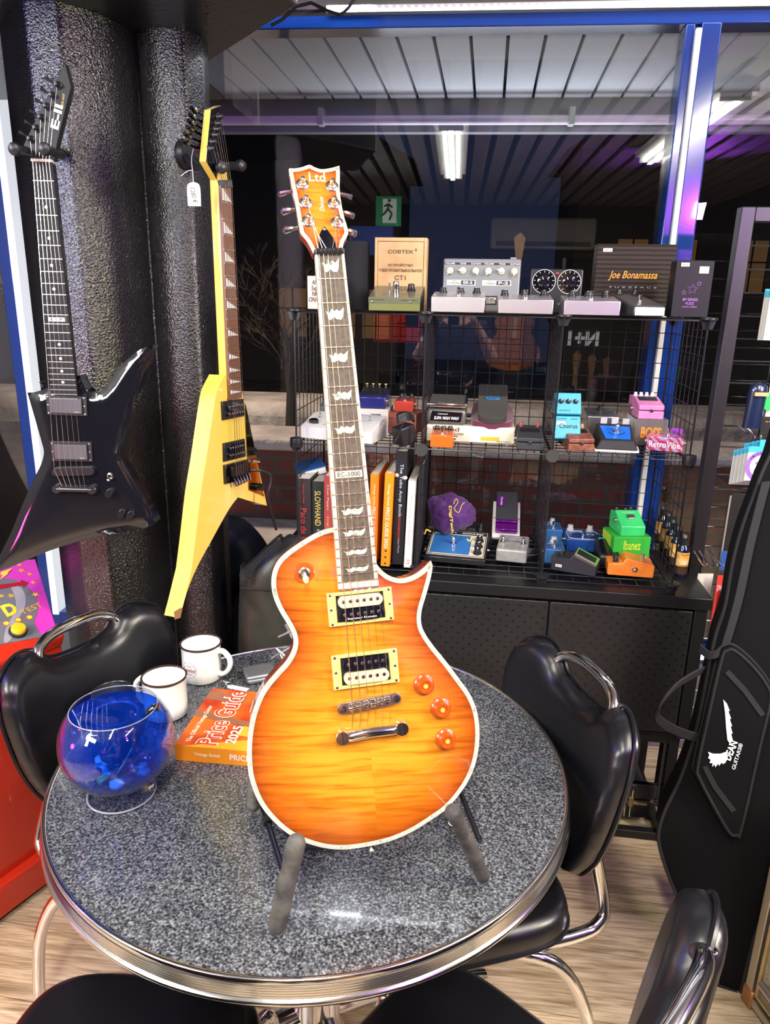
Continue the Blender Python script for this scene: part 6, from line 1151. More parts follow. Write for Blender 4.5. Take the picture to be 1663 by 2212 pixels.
bt = book('tall black amplifier book with white spine lettering and battered corners', 849, 873, .03, zl, 974, .215, mat('book_black', (.010, .010, .012), .45), [('The Tube Amp Book', .46, .36, .66, mat('print_pale_blue', (.55, .68, .75), .5)), ('DELUXE REVISED EDITION', .20, .20, .33, redt), ('Aspen Pittman', .13, .22, .17, greyt)], radians(.8))
bm = bm_new()
for (x, z_) in ((-.012, .268), (.012, .262)): bmesh.ops.create_icosphere(bm, subdivisions=2, radius=.0065, matrix=T_((x, .002, z_)))
obj('worn_corner', bm, mat('torn_paper', (.70, .66, .56), .8), bt.e, bevel=0)
book('white book with thin grey spine lettering between the black books', 875, 891, .01, zl, 1038, .21, mat('book_white', (.70, .67, .62), .5), [('PORSCHE IN FINLAND', .60, .34, .53, greyt), ('M', .05, .5, .07, mat('print_orange_blue', (.55, .20, .12), .5))], radians(1.4))
book('black book at the right end of the row beside the cage divider', 896, 907, .03, zl, 1002, .19, MATS['book_black'], [], radians(1.4))
cj = thing('chrome_jar', 'small shiny chrome lidded jar in front of the dark books by the guitar shoulder', 'jar', at_z(668, 1172, zl).to_tuple()); bm = bm_new(); lathe(bm, [(0, 0), (.016, 0), (.017, .01), (.013, .014), (.013, .018), (.016, .020), (.015, .030), (.009, .036), (0, .038)], 24); obj('jar_body', bm, chrome, cj)
# purple velvet bag
i = It('velvet_bag', 'crumpled purple velvet pouch with gold stitching behind the blue octave pedal', 'pouch', 926, 1026, 1110, .20, zl+.045); w_ = i.w; h = i.h(1062)
bm = bm_new(); bmesh.ops.create_icosphere(bm, subdivisions=5, radius=1)
for v in bm.verts:
    p = v.co.copy(); n = noise.noise(p*1.7+V((3, 1, 0)))*.20+noise.noise(p*4.5)*.09+abs(noise.noise(p*V((2.5, 6, 2.5))))*.10; s_ = 1+n; tx_ = 1.0-(.22*max(0, p.x)*abs(p.z)); v.co = V((p.x*w_*.50*s_, p.y*.035*s_, h*.50+p.z*h*.44*s_*tx_*(1.0-.12*p.x)))
obj('pouch', bm, mat('purple_velvet', (.060, .004, .115), .7, sheen=.3, bump=(90, .5, .002)), i.e, ang=80)
gold2 = mat('gold_thread', (.75, .52, .08), .5); text('DigiTech', h*.62, .011, gold2, i.e, (w_*.0, -.041, h*.45), (pi/2, radians(82), 0), off=.03)
bm = bm_new(); tube(bm, smooth3([(.005, -.039, h*.80), (.012, -.040, h*.92), (.018, -.040, h*.84), (.008, -.041, h*.70), (.022, -.041, h*.62), (.030, -.038, h*.78), (.038, -.034, h*.84)]), .0011, 6); obj('embroidery', bm, gold2, i.e)
bm = bm_new(); tube(bm, smooth3([(-w_*.44, -.02, h*.10), (-w_*.52, -.03, h*.16), (-w_*.56, -.03, h*.06)]), .0028, 6); tube(bm, smooth3([(w_*.36, -.03, h*.0), (w_*.42, -.035, -.004), (w_*.46, -.03, h*.06)]), .0028, 6); obj('drawstring', bm, gold2, i.e)
bx2 = It('carton', 'flat dark carton under the purple velvet pouch', 'box', 930, 1020, 1150, .19, zl); bm = bm_new(); box(bm, -bx2.w/2, bx2.w/2, 0, .07, 0, .044); obj('carton_body', bm, MATS['box_dark_grey'], bx2.e, bevel=.001)
# octave box
e, w_, H = zi('effect_pedal', 'wide black pedal with bright blue top plate and three black knobs on the lower shelf', 'effect pedal', (915, 1212), (1047, 1224), zl); hf = .018; d = .165; hb = .052; th = atan2(hb-hf, d)
bm = bm_new(); wedge(bm, -w_/2, w_/2, 0, d, 0, hf, hb); obj('housing', bm, blackmetal, e, bevel=.002)
MT = T_((0, 0, hf)) @ RX(th); bm = bm_new(); box(bm, -w_*.47, w_*.47, .012, d-.004, 0, .0012, 0, MT); pl = obj('panel', bm, mat('panel_cream', (.62, .58, .46), .4), e)
bm = bm_new(); box(bm, -w_*.462, w_*.462, .014, d-.006, .0012, .0016, 0, MT); obj('panel_border', bm, blacktext, pl)
bm = bm_new(); box(bm, -w_*.45, w_*.45, .017, d-.026, .0016, .0019, 0, MT); obj('inner_panel', bm, MATS['panel_cream'], pl)
bm = bm_new(); box(bm, -w_*.43, w_*.22, .021, d-.032, .0019, .0024, 0, MT); obj('blue_plate', bm, mat('octave_blue', (.030, .15, .42), .35, coat=.3), pl)
text('maestro', w_*.24, .009, whitetext, pl, MT @ V((-w_*.18, d-.016, .0018)), (th, 0, 0), off=.02); text('OCTAVE BOX', w_*.36, .007, whitetext, pl, MT @ V((w_*.22, d-.016, .0018)), (th, 0, 0), off=.02)
q = MT @ V((-w_*.07, d*.48, .002)); foot(e, q.x, q.y, q.z, 1.15, th)
for k in range(3): q = MT @ V((w_*.355, .035+.036*k, .002)); knob(e, q.x, q.y, q.z, .012, .015, black, th, ptr=whitetext)
sticker(e, -w_*.36, .13, hf+.033, '150 €', th, .022, .006); jack(e, w_/2, .09, .02, 1); jack(e, -w_/2, .05, .02, -1)
i = It('effect_pedal', 'small black pedal with two tall knobs behind the octave pedal', 'effect pedal', 1026, 1048, 1160, .22, zl); bm = bm_new(); box(bm, -i.w/2, i.w/2, 0, .07, 0, .05); obj('housing', bm, black, i.e, bevel=.003); knob(i.e, 0, .012, .050, .008, .014, black); knob(i.e, .0, .045, .050, .008, .020, black)
# two button grey pedal with tilted purple wah on it
e, w_, H = zi('effect_pedal', 'grey metal pedal with two footswitches on the lower shelf', 'effect pedal', (1070, 1212), (1136, 1219), zl); hf = H(1100, 1188); hb = hf+.016; d = .10; gm = mat('worn_grey_metal', (.36, .36, .34), .45, .3, var=(30, (.30, .29, .26), (.42, .42, .41))); bm = bm_new(); wedge(bm, -w_/2, w_/2, 0, d, 0, hf, hb); obj('housing', bm, gm, e, bevel=.005, seg=3)
for x in (-.34, .34): foot(e, x*w_, .045, hf+.008, .9, .15)
text('MU-TRON', w_*.45, .005, blacktext, e, (-.002, .055, hf+.0098), (atan2(.016, d), 0, 0)); c = V(e.location)
t = thing('wah_pedal', 'purple and black rocker pedal tilted up behind the grey two button pedal', 'effect pedal', M=T_((c.x-.010, c.y+.112, zl+.050)) @ RZ(CA) @ RX(radians(38)))
wm = mat('white_worn', (.62, .60, .55), .4); vio = mat('violet_metal', (.20, .012, .30), .18, .7, coat=.6)
bm = bm_new(); box(bm, -.043, .043, -.01, .13, -.014, 0); obj('base', bm, wm, t, bevel=.003); bm = bm_new(); box(bm, -.034, .034, .004, .030, .001, .022); box(bm, -.034, .034, .032, .15, .001, .026); tr_ = obj('treadle', bm, vio, t, bevel=.002)
bm = bm_new(); box(bm, -.032, .032, .040, .148, .026, .0275); obj('rubber_pad', bm, mat('pad_charcoal', (.022, .024, .026), .55), tr_); bm = bm_new(); box(bm, -.030, -.006, .090, .128, .0275, .029); bdg = obj('badge', bm, vio, tr_); text('Morley', .032, .008, whitetext, tr_, (-.018, .109, .0292), (0, 0, radians(-90)))
for x, s_ in ((-.036, -1), (.036, 1)): bm = bm_new(); lathe(bm, [(.004, 0), (.005, .004), (0, .006)], 12, M=RY(s_*pi/2)); obj('hinge_bolt', bm, mat('bolt_white', (.7, .68, .6), .4), t, loc=(x, .06, .012))
t = thing('cable_coil', 'coil of thin black cables beside the grey two button pedal', 'cable', at_z(1140, 1205, zl).to_tuple()); bm = bm_new()
for k in range(4): R_ = .024+.003*k; tube(bm, [(R_*cos(a)+.002*k, R_*.85*sin(a)+.012, .004+.0035*k) for a in [2*pi*q/26 for q in range(26)]], .0022, 6, closed=True)
tube(bm, smooth3([(-.020, -.006, .003), (-.06, -.022, .003), (-.09, -.02, .003), (-.10, .0, .003)]), .0022, 6); obj('loops', bm, black, t, clean=False)
# right column of the lower shelf
bl1 = mat('denim_blue', (.030, .12, .30), .4, coat=.2); bl2 = mat('deep_blue', (.010, .055, .24), .35, coat=.3); clk = mat('clear_knob', (.55, .55, .56), .12, coat=1)
def eqd(label, pl, pr, m_, z=zl, d=.11, hh=.045, kn=((0, .85),), word='II', hexa=False, w0=None):
    e, w_, H = zi('effect_pedal', label, 'effect pedal', pl, pr, z); bm = bm_new(); box(bm, -w_/2, w_/2, 0, d, 0, hh); obj('housing', bm, m_, e, bevel=.003, seg=3)
    for (x, y) in kn: knob(e, x*w_, y*d, hh, .011, .016, clk)
    foot(e, 0, d*.30, hh, .95)
    if hexa: bm = bm_new(); tube(bm, [(q[0]*w_, q[1]*d, hh+.0004) for q in ((-.44, .55), (-.42, .10), (-.25, .03), (.25, .03), (.42, .10), (.44, .55), (.40, .72), (-.40, .72))], .0009, 4, closed=True); obj('outline', bm, whitetext, e); text('||||', w_*.25, .010, whitetext, e, (0, d*.86, hh+.0004), (0, 0, 0), off=.03)
    text('Devices', w_*.45, .007, whitetext, e, (-w_*.12, d*.62, hh+.0004), (0, 0, 0), shear=.3); text(word, w_*.20, .010, whitetext if hexa else blacktext, e, (w_*.22, d*.45, hh+.0004), (0, 0, 0)); jack(e, -w_/2, d*.5, hh*.5, -1); return e
eqd('small blue pedal standing furthest back against the cage divider', (1176, 1172), (1214, 1174), bl1, d=.09, hh=.045)
eqd('small blue pedal in front of the other small blue pedal', (1175, 1216), (1218, 1219), bl1, d=.085, hh=.045)
eqd('larger deep blue pedal with white outlined panel and two clear knobs', (1222, 1190), (1300, 1194), bl2, d=.12, hh=.040, kn=((-.28, .85), (.28, .85)), hexa=True)
# side-on dark pedal with lime and pink top
def side_pedal(label, pl, pr, body, top, z=zl, prof=None, dd=.07):
    e, w_, H = zi('effect_pedal', label, 'effect pedal', pl, pr, z); bm = bm_new(); P_ = [(q[0]*w_, q[1]) for q in prof]; prism(bm, P_, -dd, 0, 0, M=Matrix(((1, 0, 0, 0), (0, 0, -1, 0), (0, 1, 0, 0), (0, 0, 0, 1)))); obj('housing', bm, body, e, bevel=.003, seg=3); return e, w_
dg = mat('dark_slate', (.028, .027, .032), .38); lime = mat('lime_print', (.16, .48, .10), .4); pk = mat('pink_print', (.62, .15, .32), .4)
e, w_ = side_pedal('slate black pedal seen from the side with lime and pink top', (1188, 1230), (1286, 1246), dg, None, prof=[(-.5, 0), (.5, 0), (.5, .030), (-.02, .056), (-.10, .040), (-.5, .040)], dd=.075)
bm = bm_new(); 
def quad(par, pts, m_, nm='panel'):
    b_ = bm_new(); a = [V(p) for p in pts]; n = (a[1]-a[0]).cross(a[2]-a[0]).normalized()*.0008; v = [b_.verts.new(p) for p in a]+[b_.verts.new(p+n) for p in a]; b_.faces.new(v[:4][::-1]); b_.faces.new(v[4:])
    for k in range(4): b_.faces.new((v[k], v[(k+1) % 4], v[4+(k+1) % 4], v[4+k]))
    return obj(nm, b_, m_, par)
bm.free(); zs = lambda x: .056-.026*(x+.02)/.52+.0004
P3 = lambda x, y: (x*w_, y, zs(x))
quad(e, [P3(.0, .004), P3(.49, .004), P3(.49, .071), P3(.0, .071)], lime, 'lime_panel'); 
for dz, (a, b_, c_, d_), m_ in ((.0006, (.03, .44, .018, .060), black), (.0004, (.0, .46, .005, .013), pk)):
    quad(e, [(p[0], p[1], p[2]+dz) for p in (P3(a, c_), P3(b_, c_), P3(b_, d_), P3(a, d_))], m_, 'pad' if m_ is black else 'pink_stripe')
for k in range(3): knob(e, -.30*w_, .018+.018*k, .040, .0055, .010, black, ptr=lime)
sticker(e, -.32*w_, -.0005, .016, '159 €', pi/2, .018, .008)
def rounded(label, pl, pr, topc):
    e, w_, H = zi('effect_pedal', label, 'effect pedal', pl, pr, zl); bm = bm_new(); wedge(bm, -w_/2, w_/2, 0, .115, 0, .036, .066); obj('housing', bm, black, e, bevel=.009, seg=4)
    bm = bm_new(); prism(bm, smooth_poly([(-w_*.36, .012), (0, .002), (w_*.36, .012), (w_*.42, .05), (w_*.34, .078), (-w_*.34, .078), (-w_*.42, .05)], 5), 0, .007, M=T_((0, 0, .036)) @ RX(atan2(.030, .115))); obj('rocker', bm, blackg, e, bevel=.003)
    bm = bm_new(); box(bm, -w_*.38, w_*.38, .084, .096, 0, .001, 0, T_((0, 0, .0366)) @ RX(atan2(.030, .115))); obj('colour_band', bm, topc, e)
    for k in range(3): knob(e, w_*(-.30+.30*k), .105, .064, .0065, .009, black)
rounded('black rounded pedal with blue band between the slate pedal and the orange pedal', (1292, 1224), (1341, 1227), mat('band_blue', (.02, .25, .55), .4))
rounded('black rounded pedal with grey green band behind the orange pedal', (1352, 1221), (1404, 1224), mat('band_grey_green', (.20, .26, .22), .4))
i, h, ob = carton('bright green carton with yellow lettering under the green pedal', 1323, 1406, 1185, .14, zl, 1160, .10, mat('green_card', (.03, .38, .04), .5), radians(10)); text('Ibanez', i.w*.46, h*.30, mat('print_yellow_green', (.70, .75, .05), .5), ob, (0, -.0008, h*.72)); bm = bm_new(); box(bm, -i.w/2-.0006, -i.w/2, .03, .1, .004, h-.004); obj('lime_side', bm, mat('lime_card', (.40, .62, .04), .5), ob); c = V(i.e.location); zb = zl+h
grn = mat('green_paint', (.035, .52, .14), .38, coat=.3); t = thing('effect_pedal', 'bright green overdrive pedal with square switch standing on the green carton', 'effect pedal', (c.x+.0, c.y+.006, zb), CA+radians(10)); bm = bm_new(); prism(bm, [(0, 0), (.105, 0), (.105, .052), (.075, .052), (.068, .062), (0, .030)], -.036, .036, M=Matrix(((0, 0, 1, 0), (1, 0, 0, 0), (0, 1, 0, 0), (0, 0, 0, 1)))); obj('housing', bm, grn, t, bevel=.003, seg=3)
bm = bm_new(); box(bm, -.011, .011, -.009, .009, 0, .006); obj('square_switch', bm, steel, t, loc=(.002, .036, .047), rot=(.44, 0, 0), bevel=.001)
for k, y in ((-.022, .092), (.004, .088), (.022, .096)): knob(t, k, y, .052, .0068, .011, black)
text('TUBE SCREAMER', .044, .005, mat('print_pale_green', (.4, .75, .4), .5), t, (0, .056, .0572), (.44, 0, 0)); jack(t, -.036, .05, .035, -1)
e, w_ = side_pedal('worn orange pedal seen from the side at the front of the lower shelf', (1311, 1241), (1411, 1249), mat('orange_worn', (.80, .20, .02), .42, coat=.2, var=(40, (.74, .17, .02), (.85, .24, .03))), None, prof=[(-.5, 0), (.5, 0), (.5, .034), (.40, .040), (-.12, .053), (-.20, .036), (-.5, .034)], dd=.07)
knob(e, -.32*w_, .02, .034, .008, .015, black); knob(e, -.30*w_, .048, .034, .008, .012, black); foot(e, .27*w_, .035, .043, .9, 0); bm = bm_new(); lathe(bm, [(.0075, 0), (.0075, .003), (.005, .004), (.0035, .004), (.0035, .001), (0, .001)], 18, M=RX(pi/2)); obj('side_jack', bm, nickel, e, loc=(.08*w_, 0, .022))
# spray bottles
bgl = mat('bottle_navy', (.006, .008, .045), .12, coat=.8); lab1 = mat('label_gold', (.78, .38, .04), .4, var=(40, (.62, .24, .02), (.90, .60, .20))); labd = mat('label_dark', (.05, .025, .015), .4); clr = clear_glass('clear_cap', (.75, .76, .78), .10)
def bottle(label, c, rz):
    t = thing('spray_bottle', label, 'spray bottle', c, rz, 'guitar polish spray bottles beside the shelves'); R_ = .0185
    bm = bm_new(); lathe(bm, [(0, .001), (R_-.002, 0), (R_, .003), (R_, .078), (R_-.002, .086), (.010, .096), (.009, .100), (0, .1)], 32); obj('bottle_body', bm, bgl, t)
    bm = bm_new(); lathe(bm, [(R_+.0003, .034), (R_+.0003, .076)], 32); lb = obj('label_band', bm, lab1, t); bm = bm_new(); lathe(bm, [(R_+.0003, .010), (R_+.0003, .034)], 32); obj('label_foot', bm, labd, t)
    for s_, w2, h2, z2, m2 in (('Guitar', .020, .0065, .050, whitetext), ('Detailer', .024, .0065, .043, whitetext), ('MUSIC NOMAD', .022, .0032, .070, mat('print_brown', (.25, .08, .02), .5)), ('CLEAN & SHINE', .018, .002, .037, MATS['print_brown'])):
        o = text(s_, w2, h2, m2, lb, (0, 0, 0), (0, 0, 0), off=.01)
        for v in o.data.vertices: a = -pi/2+v.co.x/R_; y_ = v.co.y; v.co = V(((R_+.0006+v.co.z)*cos(a), (R_+.0006+v.co.z)*sin(a), z2+y_))
    bm = bm_new(); bmesh.ops.create_circle(bm, segments=4, radius=.01); bm.free(); bm = bm_new(); lathe(bm, [(.010, .096), (.0105, .098), (.0105, .110), (.008, .112), (.008, .116), (0, .116)], 24); obj('spray_collar', bm, black, t)
    bm = bm_new(); lathe(bm, [(.0095, .108), (.0100, .110), (.0092, .130), (.0085, .132), (0, .132)], 24); obj('cap', bm, clr, t); bm = bm_new(); lathe(bm, [(.005, .116), (.0055, .124), (0, .125)], 16); obj('nozzle', bm, mat('nozzle_grey', (.4, .4, .42), .4), t); return t
names = ['front spray bottle with orange gold label at the cabinet corner', 'second spray bottle from the front beside the shelves', 'third spray bottle from the front beside the shelves', 'fourth spray bottle from the front beside the shelves', 'rearmost spray bottle, next to the orange canister']
p0_, p1_ = at_z(1468, 1243, .822), at_z(1424, 1172, .822)
t = bottle(names[0], (p0_.x, p0_.y, .822), radians(12))
for k in range(1, 5): p = p0_.lerp(p1_, k/4); dup(t, None, (p.x, p.y, .822), (0, 0, radians(10-3*k)), names[k])
p = p1_+(p1_-p0_)*.42; t = thing('canister', 'orange labelled canister with open black rim behind the spray bottles', 'canister', (p.x-.004, p.y+.015, .822)); bm = bm_new(); lathe(bm, [(0, 0), (.036, 0), (.036, .150), (.0335, .150), (.0335, .12), (0, .12)], 32); obj('can_body', bm, lab1, t); bm = bm_new(); lathe(bm, [(.0365, .146), (.0375, .150), (.0355, .154), (.033, .150)], 32); obj('rim', bm, black, t)
# ================================================================== GRID WALL AT THE RIGHT
GY = 2.10; ga, gb_ = at_y(1606, 448, GY), at_y(1500, 1250, GY); gx, gz = (ga.x+gb_.x)/2, ga.z
gw = thing('grid_wall', 'black framed wire grid display stand at the right edge hung with string packs', 'display stand', (gx, GY, 0))
post = mat('post_black', (.012, .010, .013), .35)
bm = bm_new(); box(bm, -.018, .018, -.018, .018, 0, gz); obj('post', bm, post, gw, bevel=.002); bm = bm_new(); box(bm, .018, 1.1, -.018, .018, gz-.036, gz); obj('top_rail', bm, post, gw, bevel=.002); bm = bm_new(); box(bm, 1.1, 1.136, -.018, .018, 0, gz); obj('post', bm, post, gw, bevel=.002)
bm = bm_new(); k = 0; z = .12
while z < gz-.05: tube(bm, [(.0, .012, z), (1.1, .012, z)], .0022, 5); z += .060
for k in range(10): tube(bm, [(.13+.11*k, .016, .1), (.13+.11*k, .016, gz-.02)], .0020, 5)
obj('wire_panel', bm, mat('wire_dark_chrome', (.10, .10, .12), .25, .8), gw, clean=False)
cyan = mat('pack_cyan', (.05, .50, .75), .4); pkw = mat('pack_white', (.66, .66, .62), .4); pvi = mat('ring_violet', (.30, .14, .58), .4)
def hook(px, py, label):
    p = at_y(px, py, GY-.02); t = thing('display_hook', label, 'hook', p); bm = bm_new(); tube(bm, smooth3([(-.008, .015, .01), (-.008, -.02, .004), (-.008, -.09, -.004), (-.008, -.10, .004)]), .0022, 6); tube(bm, smooth3([(.008, .015, .01), (.008, -.02, .004), (.008, -.09, -.004), (.008, -.10, .004)]), .0022, 6); obj('prongs', bm, chrome, t)
def pack(label, xl, xr, yt, yb, dy, m_, topc=None, grp=None, tilt=0, ring=None, words=None, wm_=None):
    a, b_, c_ = at_y(xl, yb, GY-.03-dy), at_y(xr, yb, GY-.03-dy), at_y(xl, yt, GY-.03-dy); w_, h = b_.x-a.x, c_.z-a.z; t = thing('string_pack', label, 'string pack', ((a.x+b_.x)/2, GY-.03-dy, a.z), tilt, grp)
    bm = bm_new(); box(bm, -w_/2, w_/2, 0, .003, 0, h); o = obj('sleeve', bm, m_, t, bevel=.0005)
    if topc: bm = bm_new(); box(bm, -w_/2, w_/2, -.0006, 0, h*.84, h); box(bm, -.016, .016, -.0004, .002, h, h+.020); obj('header', bm, topc, o)
    if ring:
        cx = -w_*.02; R_ = w_*.50; bm = bm_new(); n = 40
        A_ = [bm.verts.new((cx+R_*cos(2*pi*k/n), -.0012, h*.44+R_*sin(2*pi*k/n))) for k in range(n)]; B_ = [bm.verts.new((cx+R_*.74*cos(2*pi*k/n), -.0012, h*.44+R_*.74*sin(2*pi*k/n))) for k in range(n)]
        for k in range(n): bm.faces.new((A_[k], A_[(k+1) % n], B_[(k+1) % n], B_[k]))
        r_ = obj('ring', bm, ring, o); text('XL', R_*.9, R_*.55, ring, o, (cx, -.0014, h*.44), off=.03)
        for k, ch in enumerate('NICKEL WOUND'):
            if ch != ' ': a_ = radians(205-k*11-60); text(ch, R_*.10, R_*.13, blacktext, o, (cx+R_*.87*cos(a_), -.0016, h*.44+R_*.87*sin(a_)), (pi/2, -(a_-pi/2), 0))
    if words: text(words, w_*.8, h*.10, wm_ or whitetext, o, (0, -.0008, h*.8))
    return t
sg = 'white and cyan guitar string packs hanging on the grid'
for k in range(5): pack(['rearmost', 'second from the back', 'middle', 'second from the front'][k]+' white and cyan string pack in the hanging row' if k < 4 else 'front white and cyan string pack with big violet ring emblem', 1574+8*k, 1640+9*k, 972-2*k, 1046-2*k, .012*k, pkw, cyan, sg, 0, pvi if k == 4 else None)
for k in range(3): pack(['rear', 'middle', 'front'][k]+' pale string pack with cyan top high on the grid at the frame edge', 1636+6*k, 1690+6*k, 624, 735, .01*k, pkw, cyan, 'string packs high on the grid')
pack('white pack with round green badge at the right frame edge', 1652, 1720, 812, 900, .0, pkw, cyan, None)
p = at_y(1664, 868, GY-.05); t = thing('round_badge', 'round green badge on the white pack at the right frame edge', 'badge', p); bm = bm_new(); lathe(bm, [(0, 0), (.024, 0), (.024, .002), (0, .002)], 32, M=RX(pi/2)); obj('disc', bm, mat('badge_green', (.02, .50, .10), .4), t)
pack('black card with orange and white print below the round green badge', 1640, 1720, 903, 938, .0, mat('card_black', (.012, .011, .011), .4), None, None, 0, None, 'amplifier', mat('print_amber', (.8, .4, .05), .5))
a = at_y(1625, 925, GY-.05); t = thing('blue_pouch', 'dark blue glossy rolled pouch hanging on the grid', 'pouch', a); h = at_y(1632, 825, GY-.05).z-a.z; bm = bm_new(); tube(bm, [(-.004, 0, 0), (-.001, 0, h*.8), (0, 0, h*.92), (.001, 0, h)], [.024, .024, .022, .006], 20, sq=.6); obj('pouch', bm, mat('pouch_blue', (.008, .016, .05), .25, coat=.4), t, ang=60); bm = bm_new(); box(bm, -.018, .018, -.026, -.022, h*.72, h*.80); obj('label', bm, mat('label_tan', (.45, .35, .15), .5), t)
for k, (xl, xr, yt, yb, m_, lb) in enumerate([(1555, 1600, 1070, 1212, pkw, 'pale edged booklet at the back of the hanging row'), (1562, 1612, 1066, 1192, MATS['card_black'], 'black booklet hanging between the pale booklet and the yellow one'), (1568, 1620, 1190, 1250, mat('pack_yellow', (.75, .42, .03), .45), 'yellow packet hanging below the black booklet'), (1553, 1572, 1190, 1232, mat('pack_blue', (.02, .08, .30), .4), 'dark blue packet at the left of the yellow packet')]): pack(lb, xl, xr, yt, yb, .012*k, m_)
pack('white packet with a small capo picture beside the cabinet corner', 1497, 1532, 1238, 1306, .02, mat('packet_cream', (.62, .58, .50), .6), None, None, radians(8))
pack('long red packet hanging by the black gig bag', 1530, 1553, 1242, 1372, .05, mat('packet_red', (.62, .035, .03), .45), None, None, radians(4), None, "D'Addario")
pack('small yellow and green packet beside the long red packet', 1551, 1566, 1270, 1320, .06, mat('packet_yg', (.60, .50, .08), .5))
for k, (x, y) in enumerate(((1504, 1196), (1530, 1196))): hook(x, y, ['left', 'right'][k]+' empty chrome hook on the grid above the cream packet')
hook(1606, 930, 'chrome hook holding the white and cyan string packs')
lb = thing('led_bar', 'short bright led bar glaring between the cabinet and the gig bag', 'light', at_y(1511, 1421, 2.05)); bm = bm_new(); box(bm, -.022, .022, 0, .006, -.006, .006); obj('diodes', bm, mat('led_bar_glow', (1, 1, 1), .4, emit=(.85, .95, 1), es=22), lb); bm = bm_new(); box(bm, -.024, .024, .006, .012, -.008, .008); obj('housing', bm, steel, lb)
# ================================================================== GIG BAG
A0 = at_z(1550, 2128, .0); BA = radians(-14); bx_ = V((cos(BA), sin(BA), 0)); lean = radians(9.5); by_ = V((-sin(BA)*sin(lean), cos(BA)*sin(lean), cos(lean))); bz_ = bx_.cross(by_)
BM = Matrix(((bx_.x, by_.x, bz_.x, A0.x), (bx_.y, by_.y, bz_.y, A0.y), (bx_.z, by_.z, bz_.z, A0.z), (0, 0, 0, 1)))
def bp(px, py, h=0): d = ray(px, py); o = A0 + bz_*h; t = (o-CAMP).dot(bz_)/d.dot(bz_); p = CAMP+d*t-o; return V((p.dot(bx_), p.dot(by_)))
gb = thing('gig_bag', 'black fabric guitar gig bag with white winged logo standing at the right edge', 'guitar bag', M=BM)
BO = ccw(smooth_poly([(*bp(p[0], p[1]), *((p[2],) if len(p) > 2 else ())) for p in [(1700, 890), (1665, 978), (1645, 1022), (1628, 1069), (1601, 1144), (1581, 1222), (1567, 1306), (1547, 1367), (1535, 1420), (1522, 1490), (1500, 1590), (1470, 1680), (1438, 1745), (1423, 1793), (1426, 1835), (1449, 1905), (1476, 1962), (1505, 2025), (1540, 2088), (1552, 2128, 1), (1598, 2145, 1), (1612, 2095), (1645, 1980), (1720, 1860), (1800, 1500), (1780, 900)]], 3))
bm = bm_new(); strip(bm, BO, BO, -.11, 0); prism(bm, BO, -.112, -.110); domed(bm, BO, lambda d: .012*min(1, d/.05), .02, 0); obj('bag_body', bm, blackcloth, gb, ang=60)
bm = bm_new(); tube(bm, [(q.x, q.y, .002) for q in BO], .0042, 6, closed=True); obj('seam_piping', bm, webbing, gb)
PO = [(1566, 1397), (1586, 1396), (1622, 1425), (1658, 1470), (1668, 1510), (1645, 1610), (1604, 1790), (1590, 1803), (1571, 1796), (1540, 1745), (1504, 1676), (1500, 1650), (1521, 1550), (1552, 1417)]
PP = ccw(smooth_poly([bp(*p, .02) for p in PO], 4)); bm = bm_new(); prism(bm, PP, .006, .034); pk_ = obj('front_pocket', bm, blackcloth, gb, bevel=.008, seg=3)
bm = bm_new(); tube(bm, [(q.x, q.y, .034) for q in inset(PP, .006)], .0030, 6, closed=True); tube(bm, [(q.x, q.y, .012) for q in PP], .0035, 6, closed=True); obj('pocket_piping', bm, webbing, pk_)
def bl(pts, w_, nm, z=.0345, m_=webbing):
    b_ = bm_new(); q = [bp(*p, z) for p in pts]
    for a, c in zip(q, q[1:]): bar(b_, a, c, w_, z, z+.002)
    return obj(nm, b_, m_, pk_)
bl([(1570, 1450), (1608, 1490), (1648, 1545)], .012, 'zip_upper'); bl([(1522, 1655), (1545, 1700), (1585, 1752)], .012, 'zip_lower')
def lp(pts, z=.0352): b_ = bm_new(); prism(b_, ccw([bp(*p, z) for p in pts]), z, z+.0012); return b_
F1 = [(1562, 1511), (1570, 1520), (1576, 1535), (1573, 1536), (1579, 1552), (1576, 1553), (1581, 1568), (1578, 1569), (1582, 1584), (1579, 1585), (1583, 1600), (1576, 1606), (1571, 1598), (1568, 1570), (1566, 1540)]
F2 = [(1529, 1624), (1540, 1628), (1556, 1628), (1568, 1624), (1572, 1636), (1566, 1648), (1560, 1650), (1559, 1646), (1553, 1654), (1551, 1649), (1545, 1657), (1543, 1651), (1538, 1656), (1539, 1648), (1532, 1648), (1535, 1641), (1529, 1637), (1532, 1631)]
lg_ = obj('wing_logo', lp(F1), whitetext, pk_); obj('wing_logo', lp(F2), whitetext, pk_)
dq = bp(1586, 1600, .036)-bp(1569, 1642, .036); an_ = atan2(dq.y, dq.x); c = bp(1578, 1621, .036); text('DEAN', dq.length*.95, .016, whitetext, pk_, (c.x, c.y, .0360), (0, 0, an_), off=.03)
dq = bp(1600, 1606, .036)-bp(1583, 1662, .036); an_ = atan2(dq.y, dq.x); c = bp(1592, 1634, .036); text('GUITARS®', dq.length*1.0, .0085, whitetext, pk_, (c.x, c.y, .0360), (0, 0, an_), off=.01)
